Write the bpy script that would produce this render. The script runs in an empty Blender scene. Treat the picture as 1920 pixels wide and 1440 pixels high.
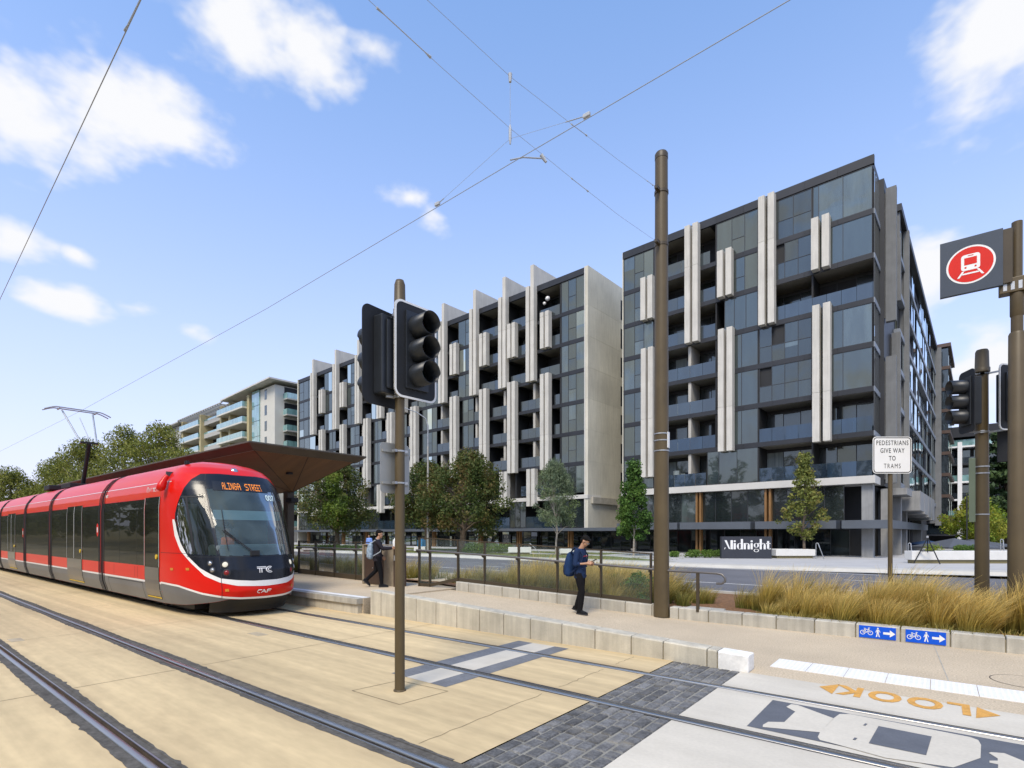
import bpy, bmesh, math, random
import numpy as np
from mathutils import Vector, Matrix
random.seed(7); np.random.seed(7)
R = math.radians
scene = bpy.context.scene
COL = scene.collection

# ---------------------------------------------------------------- camera, sky, sun, exposure
# World axes: X runs along the tram tracks, Y across them (away from the viewer), Z up. The viewer stands at the origin.
HEYE = 1.88
cd = bpy.data.cameras.new('camera'); cam = bpy.data.objects.new('camera', cd); COL.objects.link(cam)
cam.location = (0, 0, HEYE); cam.rotation_euler = (R(90), 0, math.atan2(0.62470, 0.78087))
cd.sensor_width = 36; cd.lens = 18.75; cd.shift_y = 280 / 1920
cd.clip_start = 0.1; cd.clip_end = 4000
scene.camera = cam

SUN_EL, SUN_AZ = 52, 163            # elevation, and compass-like azimuth of the sun (from +Y towards +X)
sdir = Vector((math.cos(R(SUN_EL)) * math.sin(R(SUN_AZ)), math.cos(R(SUN_EL)) * math.cos(R(SUN_AZ)), math.sin(R(SUN_EL))))
sl = bpy.data.lights.new('sun', 'SUN'); sl.energy = 2.2; sl.angle = R(22); sl.color = (1.0, 0.89, 0.72)
so = bpy.data.objects.new('sun', sl); COL.objects.link(so)
so.rotation_euler = sdir.to_track_quat('Z', 'Y').to_euler(); so.location = (0, -20, 60)

world = bpy.data.worlds.new('World'); scene.world = world; world.use_nodes = True
def build_world():
    nt = world.node_tree; N = nt.nodes; L = nt.links; N.clear()
    out = N.new('ShaderNodeOutputWorld'); bg = N.new('ShaderNodeBackground'); L.new(bg.outputs[0], out.inputs[0])
    sky = N.new('ShaderNodeTexSky'); sky.sky_type = 'NISHITA'; sky.sun_disc = False
    sky.sun_elevation = R(SUN_EL); sky.sun_rotation = R(SUN_AZ); sky.air_density = 1.0; sky.dust_density = 0.6; sky.ozone_density = 1.6
    bg.inputs[1].default_value = 0.15
    tc = N.new('ShaderNodeTexCoord'); sep = N.new('ShaderNodeSeparateXYZ'); L.new(tc.outputs['Generated'], sep.inputs[0])
    def m(op, a, b=None, c=None, clamp=False):
        n = N.new('ShaderNodeMath'); n.operation = op; n.use_clamp = clamp
        for i, v in enumerate((a, b, c)):
            if v is None: continue
            if isinstance(v, (int, float)): n.inputs[i].default_value = v
            else: L.new(v, n.inputs[i])
        return n.outputs[0]
    az = m('ARCTAN2', sep.outputs[0], sep.outputs[1])       # azimuth from +Y towards +X
    el = m('ARCSINE', sep.outputs[2])
    nz = N.new('ShaderNodeTexNoise'); nz.inputs['Scale'].default_value = 7.0; nz.inputs['Detail'].default_value = 4; nz.inputs['Roughness'].default_value = 0.58
    mp = N.new('ShaderNodeMapping'); mp.inputs['Scale'].default_value = (1, 1, 1.7); L.new(tc.outputs['Generated'], mp.inputs[0]); L.new(mp.outputs[0], nz.inputs[0])
    fine = N.new('ShaderNodeTexNoise'); fine.inputs['Scale'].default_value = 26.0; fine.inputs['Detail'].default_value = 3; L.new(mp.outputs[0], fine.inputs[0])
    yaw = math.atan2(0.62470, 0.78087)
    def ae(x, y):                                            # sky direction of a cloud
        dx, dz = (x - 960) / 1000, (1000 - y) / 1000
        return math.atan2(dx, 1) - yaw, math.atan2(dz, math.hypot(1, dx))
    clouds = [(10, 180, .11, .085, 1.0), (190, 190, .15, .058, 1.05), (285, 232, .075, .045, .9), (465, 62, .12, .058, 1.05), (560, 92, .09, .05, .85), (700, 90, .05, .022, .5),
              (25, 446, .062, .025, 1.05), (145, 478, .026, .016, .95), (130, 568, .052, .024, 1.05), (262, 580, .04, .014, .55), (360, 622, .03, .018, .6),
              (770, 372, .055, .02, .75), (815, 400, .04, .03, .7), (1860, 60, .10, .10, 1.05), (1800, 130, .05, .06, .7), (1850, 215, .055, .03, .45), (1735, 500, .05, .045, 1.0),
              (1700, 560, .035, .04, .6), (1890, 690, .08, .06, .9), (170, 95, .04, .03, .5), (10, 110, .05, .05, .8)]
    aev = N.new('ShaderNodeCombineXYZ'); L.new(az, aev.inputs[0]); L.new(el, aev.inputs[1])
    tot = None
    for x, y, w, h, st in clouds:
        a0, e0 = ae(x, y)
        mv = N.new('ShaderNodeVectorMath'); mv.operation = 'MULTIPLY_ADD'; L.new(aev.outputs[0], mv.inputs[0]); mv.inputs[1].default_value = (1 / w, 1 / h, 0); mv.inputs[2].default_value = (-a0 / w, -e0 / h, 0)
        ln = N.new('ShaderNodeVectorMath'); ln.operation = 'LENGTH'; L.new(mv.outputs[0], ln.inputs[0])
        v = m('MULTIPLY_ADD', ln.outputs['Value'], -st, 1.28 * st)
        tot = v if tot is None else m('MAXIMUM', tot, v)
    tot = m('MAXIMUM', m('MINIMUM', tot, m('MULTIPLY', tot, 2.6)), -1.9)
    # scattered clouds over the part of the sky behind the viewer
    nb = N.new('ShaderNodeTexNoise'); nb.inputs['Scale'].default_value = 4.2; nb.inputs['Detail'].default_value = 4; L.new(mp.outputs[0], nb.inputs[0])
    behind = m('SUBTRACT', m('MULTIPLY', m('LESS_THAN', sep.outputs[1], 0.05), m('SUBTRACT', m('MULTIPLY', nb.outputs[0], 7.0), .3)), 3.0)
    tot = m('MAXIMUM', tot, behind)
    dens = m('ADD', tot, m('MULTIPLY', m('SUBTRACT', nz.outputs[0], 0.5), 2.3))
    dens = m('ADD', dens, m('MULTIPLY', m('SUBTRACT', fine.outputs[0], 0.5), 0.9))
    mr = N.new('ShaderNodeMapRange'); mr.interpolation_type = 'SMOOTHSTEP'; L.new(dens, mr.inputs[0])
    mr.inputs[1].default_value = 0.12; mr.inputs[2].default_value = 1.05
    # pale band of thin cloud towards the horizon
    haze = m('POWER', m('SUBTRACT', 1.0, m('MAXIMUM', m('MULTIPLY', el, 0.85), 0.0), clamp=True), 2.5)
    tint = N.new('ShaderNodeMix'); tint.data_type = 'RGBA'; tint.blend_type = 'MULTIPLY'; tint.inputs[0].default_value = 1.0
    L.new(sky.outputs[0], tint.inputs[6]); tm = N.new('ShaderNodeMix'); tm.data_type = 'RGBA'; L.new(haze, tm.inputs[0]); tm.inputs[6].default_value = SKY_TINT; tm.inputs[7].default_value = SKY_TINT_LOW; L.new(tm.outputs[2], tint.inputs[7])
    mixh = N.new('ShaderNodeMix'); mixh.data_type = 'RGBA'
    L.new(m('MULTIPLY', haze, HAZE_K), mixh.inputs[0]); L.new(tint.outputs[2], mixh.inputs[6]); mixh.inputs[7].default_value = HAZE_C
    mix = N.new('ShaderNodeMix'); mix.data_type = 'RGBA'
    L.new(mr.outputs[0], mix.inputs[0]); L.new(mixh.outputs[2], mix.inputs[6]); mix.inputs[7].default_value = CLOUD_C
    L.new(mix.outputs[2], bg.inputs[0])
SKY_TINT = (1.12, 1.32, 1.46, 1); SKY_TINT_LOW = (.90, .80, 1.0, 1); HAZE_K = 0.90; HAZE_C = (3.55, 3.6, 4.5, 1); CLOUD_C = (4.0, 4.03, 4.15, 1)
build_world()
try: world.cycles.sampling_method = 'MANUAL'; world.cycles.sample_map_resolution = 512
except Exception: pass
scene.view_settings.view_transform = 'Standard'; scene.view_settings.look = 'None'
scene.view_settings.exposure = 0.68; scene.view_settings.gamma = 1.0
cy = scene.cycles
cy.max_bounces = 6; cy.diffuse_bounces = 3; cy.glossy_bounces = 4; cy.transmission_bounces = 6; cy.transparent_max_bounces = 12
cy.caustics_reflective = False; cy.caustics_refractive = False; cy.sample_clamp_indirect = 6
try: cy.use_denoising = True
except Exception: pass

# ---------------------------------------------------------------- where a direction seen from the viewer meets the place
CY, SY = 0.78087, 0.62470
def ray(x, y):
    r = (x - 960) / 1000
    return r * CY - SY, r * SY + CY, (1000 - y) / 1000
def gz(x, y, z=0.0):
    d = ray(x, y); k = (z - HEYE) / d[2]; return Vector((d[0] * k, d[1] * k, z))
def gt(x, y, t):
    d = ray(x, y); k = t / d[1]; return Vector((d[0] * k, t, HEYE + d[2] * k))
def gY(x, y, Y):
    d = ray(x, y); return Vector((d[0] * Y, d[1] * Y, HEYE + d[2] * Y))

# ---------------------------------------------------------------- mesh helpers
class MB:
    """collects shapes for ONE mesh object; mi is the material slot of what is added next"""
    def __init__(s): s.v = []; s.f = []; s.m = []; s.mi = 0; s.sm = []; s.smooth = False
    def add(s, vs, fs):
        o = len(s.v); s.v += [tuple(p) for p in vs]
        for f in fs: s.f.append([i + o for i in f]); s.m.append(s.mi); s.sm.append(s.smooth)
        return s
    def box(s, x0, x1, y0, y1, z0, z1, ch=0.0):
        if x0 > x1: x0, x1 = x1, x0
        if y0 > y1: y0, y1 = y1, y0
        if ch <= 0:
            vs = [(x, y, z) for z in (z0, z1) for y in (y0, y1) for x in (x0, x1)]
            return s.add(vs, [(0, 2, 3, 1), (4, 5, 7, 6), (0, 1, 5, 4), (2, 6, 7, 3), (0, 4, 6, 2), (1, 3, 7, 5)])
        bm = bmesh.new(); bmesh.ops.create_cube(bm, size=1)
        for v in bm.verts: v.co = Vector(((x0 + x1) / 2 + v.co.x * (x1 - x0), (y0 + y1) / 2 + v.co.y * (y1 - y0), (z0 + z1) / 2 + v.co.z * (z1 - z0)))
        bmesh.ops.bevel(bm, geom=bm.edges[:], offset=ch, segments=2, affect='EDGES', profile=0.6)
        bm.verts.index_update(); s.add([v.co for v in bm.verts], [[v.index for v in f.verts] for f in bm.faces]); bm.free(); return s
    def quad(s, a, b, c, d): return s.add([a, b, c, d], [(0, 1, 2, 3)])
    def poly(s, pts): return s.add(pts, [tuple(range(len(pts)))])
    def prism(s, pts, vec):
        """pts: planar outline, pushed along vec"""
        n = len(pts); vec = Vector(vec); top = [Vector(p) + vec for p in pts]
        fs = [tuple(range(n))[::-1], tuple(range(n, 2 * n))] + [(i, (i + 1) % n, n + (i + 1) % n, n + i) for i in range(n)]
        return s.add([Vector(p) for p in pts] + top, fs)
    def tube(s, pts, r, n=10, cap=True):
        pts = [Vector(p) for p in pts]; k = len(pts)
        rs = r if isinstance(r, (list, tuple)) else [r] * k
        vs = []; fs = []; prev = None
        for i, p in enumerate(pts):
            d = (pts[min(i + 1, k - 1)] - pts[max(i - 1, 0)])
            if d.length < 1e-9: d = Vector((0, 0, 1))
            d.normalize()
            if prev is None:
                a = Vector((1, 0, 0)) if abs(d.x) < .9 else Vector((0, 1, 0)); u = d.cross(a).normalized()
            else:
                u = prev - d * prev.dot(d)
                u = u.normalized() if u.length > 1e-6 else d.orthogonal().normalized()
            prev = u; w = d.cross(u)
            for j in range(n):
                a = 2 * math.pi * j / n; vs.append(p + (u * math.cos(a) + w * math.sin(a)) * rs[i])
        for i in range(k - 1):
            for j in range(n): fs.append((i * n + j, i * n + (j + 1) % n, (i + 1) * n + (j + 1) % n, (i + 1) * n + j))
        sm = s.smooth; s.smooth = True; s.add(vs, fs); s.smooth = sm
        if cap:
            s.add([vs[j] for j in range(n)], [tuple(range(n))[::-1]]); s.add([vs[(k - 1) * n + j] for j in range(n)], [tuple(range(n))])
        return s
    def lathe(s, prof, cx=0, cy=0, n=20):
        return s.tube([(cx, cy, z) for r, z in prof], [max(r, 1e-4) for r, z in prof], n)
    def bar(s, a, b, w, h=None):
        """square bar from a to b"""
        h = h or w; a = Vector(a); b = Vector(b); d = (b - a).normalized()
        up = Vector((0, 0, 1)) if abs(d.z) < .95 else Vector((0, 1, 0))
        u = d.cross(up).normalized() * w / 2; v = u.cross(d).normalized() * h / 2
        c = [u + v, u - v, -u - v, -u + v]
        return s.add([a + k for k in c] + [b + k for k in c], [(0, 1, 2, 3), (7, 6, 5, 4), (0, 4, 5, 1), (1, 5, 6, 2), (2, 6, 7, 3), (3, 7, 4, 0)])
def mesh(name, mb, mats, parent=None, loc=None, world=False, rot=None):
    me = bpy.data.meshes.new(name)
    off = Vector((0, 0, 0))
    if world and parent is not None: off = parent.location
    me.from_pydata([tuple(Vector(p) - off) for p in mb.v] if off.length else mb.v, [], mb.f)
    if not isinstance(mats, (list, tuple)): mats = [mats]
    for m_ in mats: me.materials.append(m_)
    if len(mats) > 1: me.polygons.foreach_set('material_index', mb.m)
    if any(mb.sm): me.polygons.foreach_set('use_smooth', mb.sm)
    bm = bmesh.new(); bm.from_mesh(me); bmesh.ops.recalc_face_normals(bm, faces=bm.faces[:]); bm.to_mesh(me); bm.free()
    me.update()
    o = bpy.data.objects.new(name, me); COL.objects.link(o)
    if parent is not None: o.parent = parent
    if loc is not None: o.location = loc
    if rot is not None: o.rotation_euler = rot
    return o
def tag(o, label=None, cat=None, group=None, kind=None):
    if label: o['label'] = label
    if cat: o['category'] = cat
    if group: o['group'] = group
    if kind: o['kind'] = kind
    return o
def thing(name, label, cat, loc=(0, 0, 0), rz=0.0, group=None):
    o = bpy.data.objects.new(name, None); COL.objects.link(o); o.location = loc; o.rotation_euler = (0, 0, rz); o.empty_display_size = .2
    return tag(o, label, cat, group)
def struct(name, mb, mats): return tag(mesh(name, mb, mats), kind='structure')
def copy_tree(o, parent=None):
    c = o.copy(); COL.objects.link(c)
    if parent is not None: c.parent = parent
    for ch in [x for x in COL.objects if x.parent == o]: copy_tree(ch, c)
    return c
def text_mesh(mb, txt, size, place, depth=0.0, align='CENTER', xs=1.0, bold=0.0, spacing=1.0):
    """adds the outline of txt as faces; place maps (x, y) of the lettering to a point"""
    cu = bpy.data.curves.new('lettering', 'FONT'); cu.body = txt; cu.size = size; cu.align_x = align; cu.offset = bold; cu.space_character = spacing
    cu.resolution_u = 3
    ob = bpy.data.objects.new('lettering', cu); COL.objects.link(ob)
    dg = bpy.context.evaluated_depsgraph_get(); me = bpy.data.meshes.new_from_object(ob.evaluated_get(dg))
    mb.add([place(v.co.x * xs, v.co.y) for v in me.vertices], [tuple(p.vertices) for p in me.polygons])
    bpy.data.objects.remove(ob); bpy.data.curves.remove(cu); bpy.data.meshes.remove(me)

# ---------------------------------------------------------------- materials
def M(name, col, rough=.6, var=.12, sc=2.0, fine=0.0, fsc=60.0, bump=0.0, metal=0.0, spec=.5, stretch=(1, 1, 1), col2=None, isl=0.0, coat=0.0, obj=False, trans=0.0, streak=0.0, objr=0.0):
    m = bpy.data.materials.new(name); m.use_nodes = True; nt = m.node_tree; N = nt.nodes; L = nt.links
    b = N['Principled BSDF']; b.inputs['Roughness'].default_value = rough; b.inputs['Metallic'].default_value = metal
    b.inputs['Specular IOR Level'].default_value = spec
    if coat: b.inputs['Coat Weight'].default_value = coat; b.inputs['Coat Roughness'].default_value = .05
    if obj:
        src = N.new('ShaderNodeTexCoord').outputs['Object']
    else:
        src = N.new('ShaderNodeNewGeometry').outputs['Position']
    mp = N.new('ShaderNodeMapping'); mp.inputs['Scale'].default_value = stretch; L.new(src, mp.inputs[0])
    n1 = N.new('ShaderNodeTexNoise'); n1.inputs['Scale'].default_value = sc; n1.inputs['Detail'].default_value = 5; n1.inputs['Roughness'].default_value = .6; L.new(mp.outputs[0], n1.inputs[0])
    ramp = N.new('ShaderNodeValToRGB'); L.new(n1.outputs[0], ramp.inputs[0])
    c = Vector(col); lo = c * (1 - var) if col2 is None else Vector(col2); hi = c * (1 + var) if col2 is None else c
    ramp.color_ramp.elements[0].position = .3; ramp.color_ramp.elements[1].position = .7
    ramp.color_ramp.elements[0].color = (*lo, 1); ramp.color_ramp.elements[1].color = (*hi, 1)
    cur = ramp.outputs[0]
    def mul(cur, fac_out, lo_, hi_):
        mr = N.new('ShaderNodeMapRange'); L.new(fac_out, mr.inputs[0]); mr.inputs[1].default_value = .25; mr.inputs[2].default_value = .75
        mr.inputs[3].default_value = lo_; mr.inputs[4].default_value = hi_
        mx = N.new('ShaderNodeMix'); mx.data_type = 'RGBA'; mx.blend_type = 'MULTIPLY'; mx.inputs[0].default_value = 1
        L.new(cur, mx.inputs[6]); L.new(mr.outputs[0], mx.inputs[7]); return mx.outputs[2]
    if fine:
        n2 = N.new('ShaderNodeTexNoise'); n2.inputs['Scale'].default_value = fsc; n2.inputs['Detail'].default_value = 3; L.new(mp.outputs[0], n2.inputs[0])
        cur = mul(cur, n2.outputs[0], 1 - fine, 1 + fine)
    if streak:
        mp2 = N.new('ShaderNodeMapping'); mp2.inputs['Scale'].default_value = (5, 5, .35); L.new(src, mp2.inputs[0])
        n3 = N.new('ShaderNodeTexNoise'); n3.inputs['Scale'].default_value = 1.6; n3.inputs['Detail'].default_value = 4; L.new(mp2.outputs[0], n3.inputs[0])
        cur = mul(cur, n3.outputs[0], 1 - streak, 1 + streak * .5)
    if isl:
        g = N.new('ShaderNodeNewGeometry'); mr = N.new('ShaderNodeMapRange'); L.new(g.outputs['Random Per Island'], mr.inputs[0]); mr.inputs[3].default_value = 1 - isl; mr.inputs[4].default_value = 1 + isl
        mx = N.new('ShaderNodeMix'); mx.data_type = 'RGBA'; mx.blend_type = 'MULTIPLY'; mx.inputs[0].default_value = 1
        L.new(cur, mx.inputs[6]); L.new(mr.outputs[0], mx.inputs[7]); cur = mx.outputs[2]
    if objr:
        oi = N.new('ShaderNodeObjectInfo'); mr = N.new('ShaderNodeMapRange'); L.new(oi.outputs['Random'], mr.inputs[0]); mr.inputs[3].default_value = 1 - objr; mr.inputs[4].default_value = 1 + objr
        mx = N.new('ShaderNodeMix'); mx.data_type = 'RGBA'; mx.blend_type = 'MULTIPLY'; mx.inputs[0].default_value = 1
        L.new(cur, mx.inputs[6]); L.new(mr.outputs[0], mx.inputs[7]); cur = mx.outputs[2]
    L.new(cur, b.inputs['Base Color'])
    if bump:
        bp = N.new('ShaderNodeBump'); bp.inputs['Strength'].default_value = bump; bp.inputs['Distance'].default_value = .02
        L.new((n2 if fine else n1).outputs[0], bp.inputs['Height']); L.new(bp.outputs[0], b.inputs['Normal'])
    if trans:
        b.inputs['Subsurface Weight'].default_value = 0
        td = N.new('ShaderNodeBsdfTranslucent'); L.new(cur, td.inputs[0]); ms = N.new('ShaderNodeMixShader'); ms.inputs[0].default_value = trans
        L.new(b.outputs[0], ms.inputs[1]); L.new(td.outputs[0], ms.inputs[2]); L.new(ms.outputs[0], N['Material Output'].inputs[0])
    return m
def grime(m, col, amt, rails=(), spread=.42, sc=.9, lanes=1.0):
    """stains of their own shape, and brake dust lying along the rails"""
    nt = m.node_tree; N = nt.nodes; L = nt.links; b = N['Principled BSDF']; src = b.inputs['Base Color'].links[0].from_socket
    g = N.new('ShaderNodeNewGeometry'); n = N.new('ShaderNodeTexNoise'); n.inputs['Scale'].default_value = sc; n.inputs['Detail'].default_value = 6; n.inputs['Roughness'].default_value = .65
    mp = N.new('ShaderNodeMapping'); mp.inputs['Scale'].default_value = (.45, 1, 1); L.new(g.outputs['Position'], mp.inputs[0]); L.new(mp.outputs[0], n.inputs[0])
    def mr_(s, a, b_, c, d):
        q = N.new('ShaderNodeMapRange'); L.new(s, q.inputs[0]); q.inputs[1].default_value = a; q.inputs[2].default_value = b_; q.inputs[3].default_value = c; q.inputs[4].default_value = d; return q.outputs[0]
    def mt_(op, a, b_):
        q = N.new('ShaderNodeMath'); q.operation = op
        for i, v in enumerate((a, b_)):
            if isinstance(v, (int, float)): q.inputs[i].default_value = v
            else: L.new(v, q.inputs[i])
        return q.outputs[0]
    f = mr_(n.outputs[0], .54, .74, 0, amt)
    if rails:
        sp = N.new('ShaderNodeSeparateXYZ'); L.new(g.outputs['Position'], sp.inputs[0]); d = None
        for r in rails:
            q = mt_('ABSOLUTE', mt_('SUBTRACT', sp.outputs[1], r), 0); d = q if d is None else mt_('MINIMUM', d, q)
        n2 = N.new('ShaderNodeTexNoise'); n2.inputs['Scale'].default_value = 2.2; n2.inputs['Detail'].default_value = 5; mp2 = N.new('ShaderNodeMapping'); mp2.inputs['Scale'].default_value = (.5, 1.5, 1); L.new(g.outputs['Position'], mp2.inputs[0]); L.new(mp2.outputs[0], n2.inputs[0])
        f = mt_('MAXIMUM', f, mt_('MULTIPLY', mr_(d, .06, spread, 1, 0), mr_(n2.outputs[0], .38, .68, .05, amt * 1.5)))
    if rails:    # brushed and worn lanes along the track
        n3 = N.new('ShaderNodeTexNoise'); n3.inputs['Scale'].default_value = 2.6; n3.inputs['Detail'].default_value = 4; mp3 = N.new('ShaderNodeMapping'); mp3.inputs['Scale'].default_value = (.014, 2.0, 1); L.new(g.outputs['Position'], mp3.inputs[0]); L.new(mp3.outputs[0], n3.inputs[0])
        ml = N.new('ShaderNodeMix'); ml.data_type = 'RGBA'; ml.blend_type = 'MULTIPLY'; ml.inputs[0].default_value = 1; L.new(src, ml.inputs[6]); L.new(mr_(n3.outputs[0], .35, .66, 1 - .11 * lanes, 1 + .08 * lanes), ml.inputs[7]); src = ml.outputs[2]
    mx = N.new('ShaderNodeMix'); mx.data_type = 'RGBA'; L.new(f, mx.inputs[0]); L.new(src, mx.inputs[6]); mx.inputs[7].default_value = (*col, 1); L.new(mx.outputs[2], b.inputs['Base Color'])
def glass_dark(name, col, refl, tint=(.8, .9, .95), isl=.6, rough=.03, wob=.004, ior=1.5, fk=1.0):
    """reflective facade glazing, opaque behind"""
    m = M(name, col, rough=.25, var=.45, sc=.55, isl=isl, spec=.5 if fk >= 1 else .02, stretch=(2.5, 2.5, .5)); nt = m.node_tree; N = nt.nodes; L = nt.links
    b = N['Principled BSDF']; out = N['Material Output']
    gl = N.new('ShaderNodeBsdfGlossy'); gl.inputs['Roughness'].default_value = rough; gl.inputs[0].default_value = (*tint, 1)
    g = N.new('ShaderNodeNewGeometry'); n = N.new('ShaderNodeTexNoise'); n.inputs['Scale'].default_value = .8; n.inputs['Detail'].default_value = 1; L.new(g.outputs['Position'], n.inputs[0])
    # each pane leans a hair differently, as real panes do
    wn = N.new('ShaderNodeTexWhiteNoise'); wn.noise_dimensions = '1D'; L.new(g.outputs['Random Per Island'], wn.inputs['W'])
    def vm(op, a, bb):
        v = N.new('ShaderNodeVectorMath'); v.operation = op
        for i, q in enumerate((a, bb)):
            if isinstance(q, tuple): v.inputs[i].default_value = q
            else: L.new(q, v.inputs[i])
        return v.outputs[0]
    j = vm('MULTIPLY', vm('SUBTRACT', wn.outputs['Color'], (.5, .5, .5)), (.05, .05, .05))
    k = vm('MULTIPLY', vm('SUBTRACT', n.outputs['Color'], (.5, .5, .5)), (wob * 6, wob * 6, wob * 6))
    nn = vm('NORMALIZE', vm('ADD', vm('ADD', g.outputs['Normal'], j), k), (0, 0, 0))
    L.new(nn, gl.inputs['Normal'])
    fr = N.new('ShaderNodeFresnel'); fr.inputs[0].default_value = ior
    ad = N.new('ShaderNodeMath'); ad.operation = 'ADD'; ad.use_clamp = True; fm = N.new('ShaderNodeMath'); fm.operation = 'MULTIPLY'; L.new(fr.outputs[0], fm.inputs[0]); fm.inputs[1].default_value = fk; L.new(fm.outputs[0], ad.inputs[0]); ad.inputs[1].default_value = refl
    ms = N.new('ShaderNodeMixShader'); L.new(ad.outputs[0], ms.inputs[0]); L.new(b.outputs[0], ms.inputs[1]); L.new(gl.outputs[0], ms.inputs[2]); L.new(ms.outputs[0], out.inputs[0])
    return m
def glass_clear(name, tint, refl=.04, opaque=.0, body=(.3, .4, .4)):
    """see-through glazing"""
    m = bpy.data.materials.new(name); m.use_nodes = True; nt = m.node_tree; N = nt.nodes; L = nt.links; N.remove(N['Principled BSDF'])
    tr = N.new('ShaderNodeBsdfTransparent'); tr.inputs[0].default_value = (*tint, 1)
    gl = N.new('ShaderNodeBsdfGlossy'); gl.inputs['Roughness'].default_value = .02
    fr = N.new('ShaderNodeFresnel'); fr.inputs[0].default_value = 1.32
    fm = N.new('ShaderNodeMath'); fm.operation = 'MULTIPLY'; L.new(fr.outputs[0], fm.inputs[0]); fm.inputs[1].default_value = .5
    ad = N.new('ShaderNodeMath'); ad.operation = 'ADD'; ad.use_clamp = True; L.new(fm.outputs[0], ad.inputs[0]); ad.inputs[1].default_value = refl - .03
    last = tr.outputs[0]
    if opaque:
        df = N.new('ShaderNodeBsdfDiffuse'); df.inputs[0].default_value = (*body, 1); m2 = N.new('ShaderNodeMixShader'); m2.inputs[0].default_value = opaque
        nz = N.new('ShaderNodeTexNoise'); nz.inputs['Scale'].default_value = 2.0; g = N.new('ShaderNodeNewGeometry'); L.new(g.outputs['Position'], nz.inputs[0])
        mm = N.new('ShaderNodeMath'); mm.operation = 'MULTIPLY'; L.new(nz.outputs[0], mm.inputs[0]); mm.inputs[1].default_value = opaque * 2; L.new(mm.outputs[0], m2.inputs[0])
        L.new(last, m2.inputs[1]); L.new(df.outputs[0], m2.inputs[2]); last = m2.outputs[0]
    ms = N.new('ShaderNodeMixShader'); L.new(ad.outputs[0], ms.inputs[0]); L.new(last, ms.inputs[1]); L.new(gl.outputs[0], ms.inputs[2]); L.new(ms.outputs[0], N['Material Output'].inputs[0])
    return m
def emit(name, col, st):
    m = bpy.data.materials.new(name); m.use_nodes = True; b = m.node_tree.nodes['Principled BSDF']
    b.inputs['Base Color'].default_value = (*[c * .3 for c in col], 1); b.inputs['Emission Color'].default_value = (*col, 1); b.inputs['Emission Strength'].default_value = st
    return m

MT = {}
MT['ground'] = M('earth', (.16, .15, .09), .95, .3, .15)
MT['sand'] = M('sand_concrete', (.56, .432, .242), .85, .15, .40, fine=.08, fsc=11, bump=.05, stretch=(.35, 1, 1)); grime(MT['sand'], (.29, .21, .115), .40, (1.56, 3.005, 5.29, 6.71))
MT['white_conc'] = M('pale_concrete', (.56, .515, .43), .85, .08, .9, fine=.05, fsc=30, bump=.04); grime(MT['white_conc'], (.33, .29, .22), .30, (1.56, 3.005, 5.29, 6.71), .25, lanes=.25)
MT['wall_conc'] = M('cast_concrete', (.50, .46, .37), .85, .16, 2.2, fine=.07, fsc=50, bump=.10, streak=.24, objr=.07)
MT['kerb_conc'] = M('kerb_concrete', (.42, .395, .335), .85, .16, 2.0, fine=.07, fsc=50, bump=.10, streak=.24, objr=.10)
MT['white_paint'] = M('white_paint', (.74, .73, .70), .7, .10, 5, fine=.08, fsc=25)
MT['aggregate'] = M('exposed_aggregate', (.49, .40, .28), .9, .12, .5, fine=.30, fsc=46, bump=.25)
MT['asphalt'] = M('asphalt', (.115, .115, .125), .9, .14, .5, fine=.15, fsc=30)
MT['line'] = M('road_paint', (.62, .61, .58), .8, .12, 3)
MT['pave'] = M('grey_paving', (.40, .395, .39), .85, .08, .6, fine=.05, fsc=8)
MT['kerb_far'] = M('pale_kerb', (.45, .435, .395), .85, .1, 1.0)
MT['sealant'] = M('rail_sealant', (.105, .098, .088), .95, .3, 5, fine=.25, fsc=25, spec=.1)
MT['rail'] = M('worn_rail_steel', (.46, .43, .39), .34, .15, 3, metal=1, stretch=(.2, 3, 1))
MT['groove'] = M('rail_groove', (.10, .075, .055), .6, .3, 4, metal=.4)
MT['mark_grey'] = M('dark_grey_paint', (.105, .112, .128), .75, .12, 4, fine=.1, fsc=60)
MT['mark_orange'] = M('orange_paint', (.58, .30, .065), .8, .16, 9, fine=.2, fsc=60)
MT['bronze'] = M('bronze_paint', (.092, .068, .035), .45, .12, 2, streak=.12, spec=.35)
MT['bronze2'] = M('dark_bronze_paint', (.058, .044, .027), .45, .1, 2, spec=.35)
MT['galv'] = M('galvanised_steel', (.42, .43, .44), .45, .2, 8, metal=.8)
MT['black'] = M('black_plastic', (.014, .017, .022), .42, .2, 3)
MT['blackm'] = M('matte_black', (.010, .012, .016), .7, .2, 3)
MT['rubber'] = M('black_rubber', (.008, .008, .009), .6, .2, 3)
MT['white'] = M('white_enamel', (.75, .75, .74), .4, .03, 2)
MT['mulch'] = M('bark_mulch', (.17, .085, .035), .95, .5, 14, fine=.3, fsc=40, bump=.5)
MT['lawn'] = M('lawn', (.115, .14, .035), .95, .35, 1.2, fine=.3, fsc=18, bump=.3)

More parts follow.
